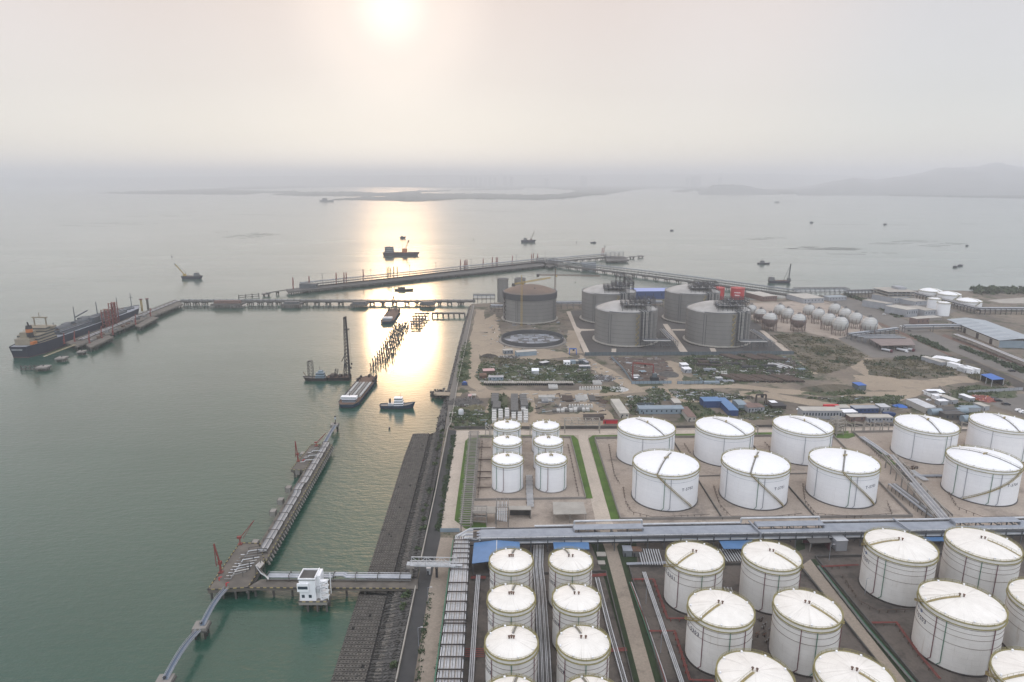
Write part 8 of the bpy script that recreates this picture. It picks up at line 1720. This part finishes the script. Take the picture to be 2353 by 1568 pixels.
foliage(WEED, 4300, 1.0, 1.8, 'leaf', 'weeds', label='green weeds overgrowing the work yards'); foliage(WEED, 800, 1.3, 2.4, 'leaf_dark', 'weeds', label='darker bushes among the weeds of the work yards'); foliage(SCRUB, 1900, 1.3, 1.1, 'leaf_dry', 'dry_scrub', label='dry scrub on the spoil ground beside the spheres'); foliage(SCRUB, 420, 1.3, 1.5, 'leaf_dark', 'dry_scrub', label='dark scrub on the spoil ground')
foliage([[(2240, 668), (2600, 664), (2600, 676), (2353, 677), (2240, 676)]], 900, 4.5, 9, 'leaf_dark', 'treeline', label='dark tree belt along the far right shore'); foliage([[(2000, 700), (2030, 700), (2075, 728), (2060, 730)], [(1942, 674), (1990, 690), (1985, 694), (1940, 679)], [(2090, 770), (2130, 780), (2180, 810), (2120, 790)], [(2205, 795), (2353, 850), (2353, 858), (2210, 803)], [(2060, 822), (2190, 823), (2190, 828), (2060, 828)]], 1500, 1.8, 2.6, 'leaf_dark', 'hedges', label='dark hedges along the highway and the loading yard')
foliage([[(1038, 1000), (1048, 1000), (1010, 1222), (1002, 1222)], [(985, 1365), (992, 1365), (962, 1568), (955, 1568)], [(1028, 1365), (1032, 1365), (1006, 1568), (1001, 1568)]], 700, .7, .8, 'leaf_dark', 'verge_weeds', label='weeds along the fence of the seawall road')
for i in range(34):                                    # bushes on the revetment
    f = R.random() ** .8; k = R.choice([0, 1, 1, 1, 1, 3, 4]); a = PR_[k].lerp(PR_[k + 1], f); c = PW[k].lerp(PW[k + 1], f); p = a.lerp(c, R.uniform(.62, .9)); t = thing('bush', 'dark green bush growing between the armour units of the sea defence', 'bush', p, R.uniform(0, 6), 'bushes on the sea defence'); b = B(); s = R.uniform(.8, 1.7)
    for _ in range(60): u = Vector((R.gauss(0, 1), R.gauss(0, 1), R.gauss(0, 1))).normalized(); v = u.cross(Vector((R.gauss(0, 1), R.gauss(0, 1), 1))).normalized(); c_ = Vector((R.gauss(0, .5), R.gauss(0, .5), abs(R.gauss(.6, .4)))) * s; q = .34 * s; b.add([c_ - u * q - v * q, c_ + u * q - v * q * .6, c_ + u * q * .7 + v * q, c_ - u * q + v * q * .6], [(0, 1, 2, 3)], 'leaf_dark' if _ % 3 else 'leaf')
    b.obj('foliage', t, local=True); b = B(); b.tube((0, 0, -.3), (0, 0, .8 * s), .1, 'timber', 5); b.obj('stem', t, local=True)
b = B()                                                # loose litter and off-cuts lying about the yards
for q, n in ((WEED[1], 420), (WEED[4], 220), (WEED[3], 40), (WEED[5], 140), (WEED[6], 420), (WEED[2], 60), ([(1400, 822), (1520, 822), (1545, 850), (1530, 878), (1460, 878)], 130), (WEED[9], 50), (WEED[11], 90), ([(1190, 905), (1390, 905), (1390, 955), (1200, 950)], 110), ([(1150, 715), (1300, 740), (1310, 790), (1300, 812), (1120, 812), (1110, 770)], 130), ([(2000, 930), (2250, 925), (2300, 960), (2000, 975)], 90), ([(1330, 820), (1460, 885), (1400, 900), (1330, 880)], 40)):
    P = [(p.x, p.y) for p in GL(q)]; xs, ys = [p[0] for p in P], [p[1] for p in P]; g = 0
    while g < n:
        x, y = R.uniform(min(xs), max(xs)), R.uniform(min(ys), max(ys))
        if not inside(P, x, y): continue
        g += 1; a = R.choice([0, 0, 1.57, .5]) + R.uniform(-.15, .15); l = R.uniform(.5, 3.2); e = Vector((math.cos(a), math.sin(a), 0)) * l; c = Vector((x, y, Z + R.uniform(.2, .6))); b.bar(c - e, c + e, R.uniform(.3, 1.3), R.uniform(.2, .7), R.choice(['slab_white', 'slab_grey', 'timber', 'lag_white', 'rust_dark', 'concrete', 'lag_dull', 'blue_pale', 'soil_dark']))
tag(b.obj('loose_material'), 'planks, off-cuts and litter lying about the work yards', 'litter', None, 'stuff')
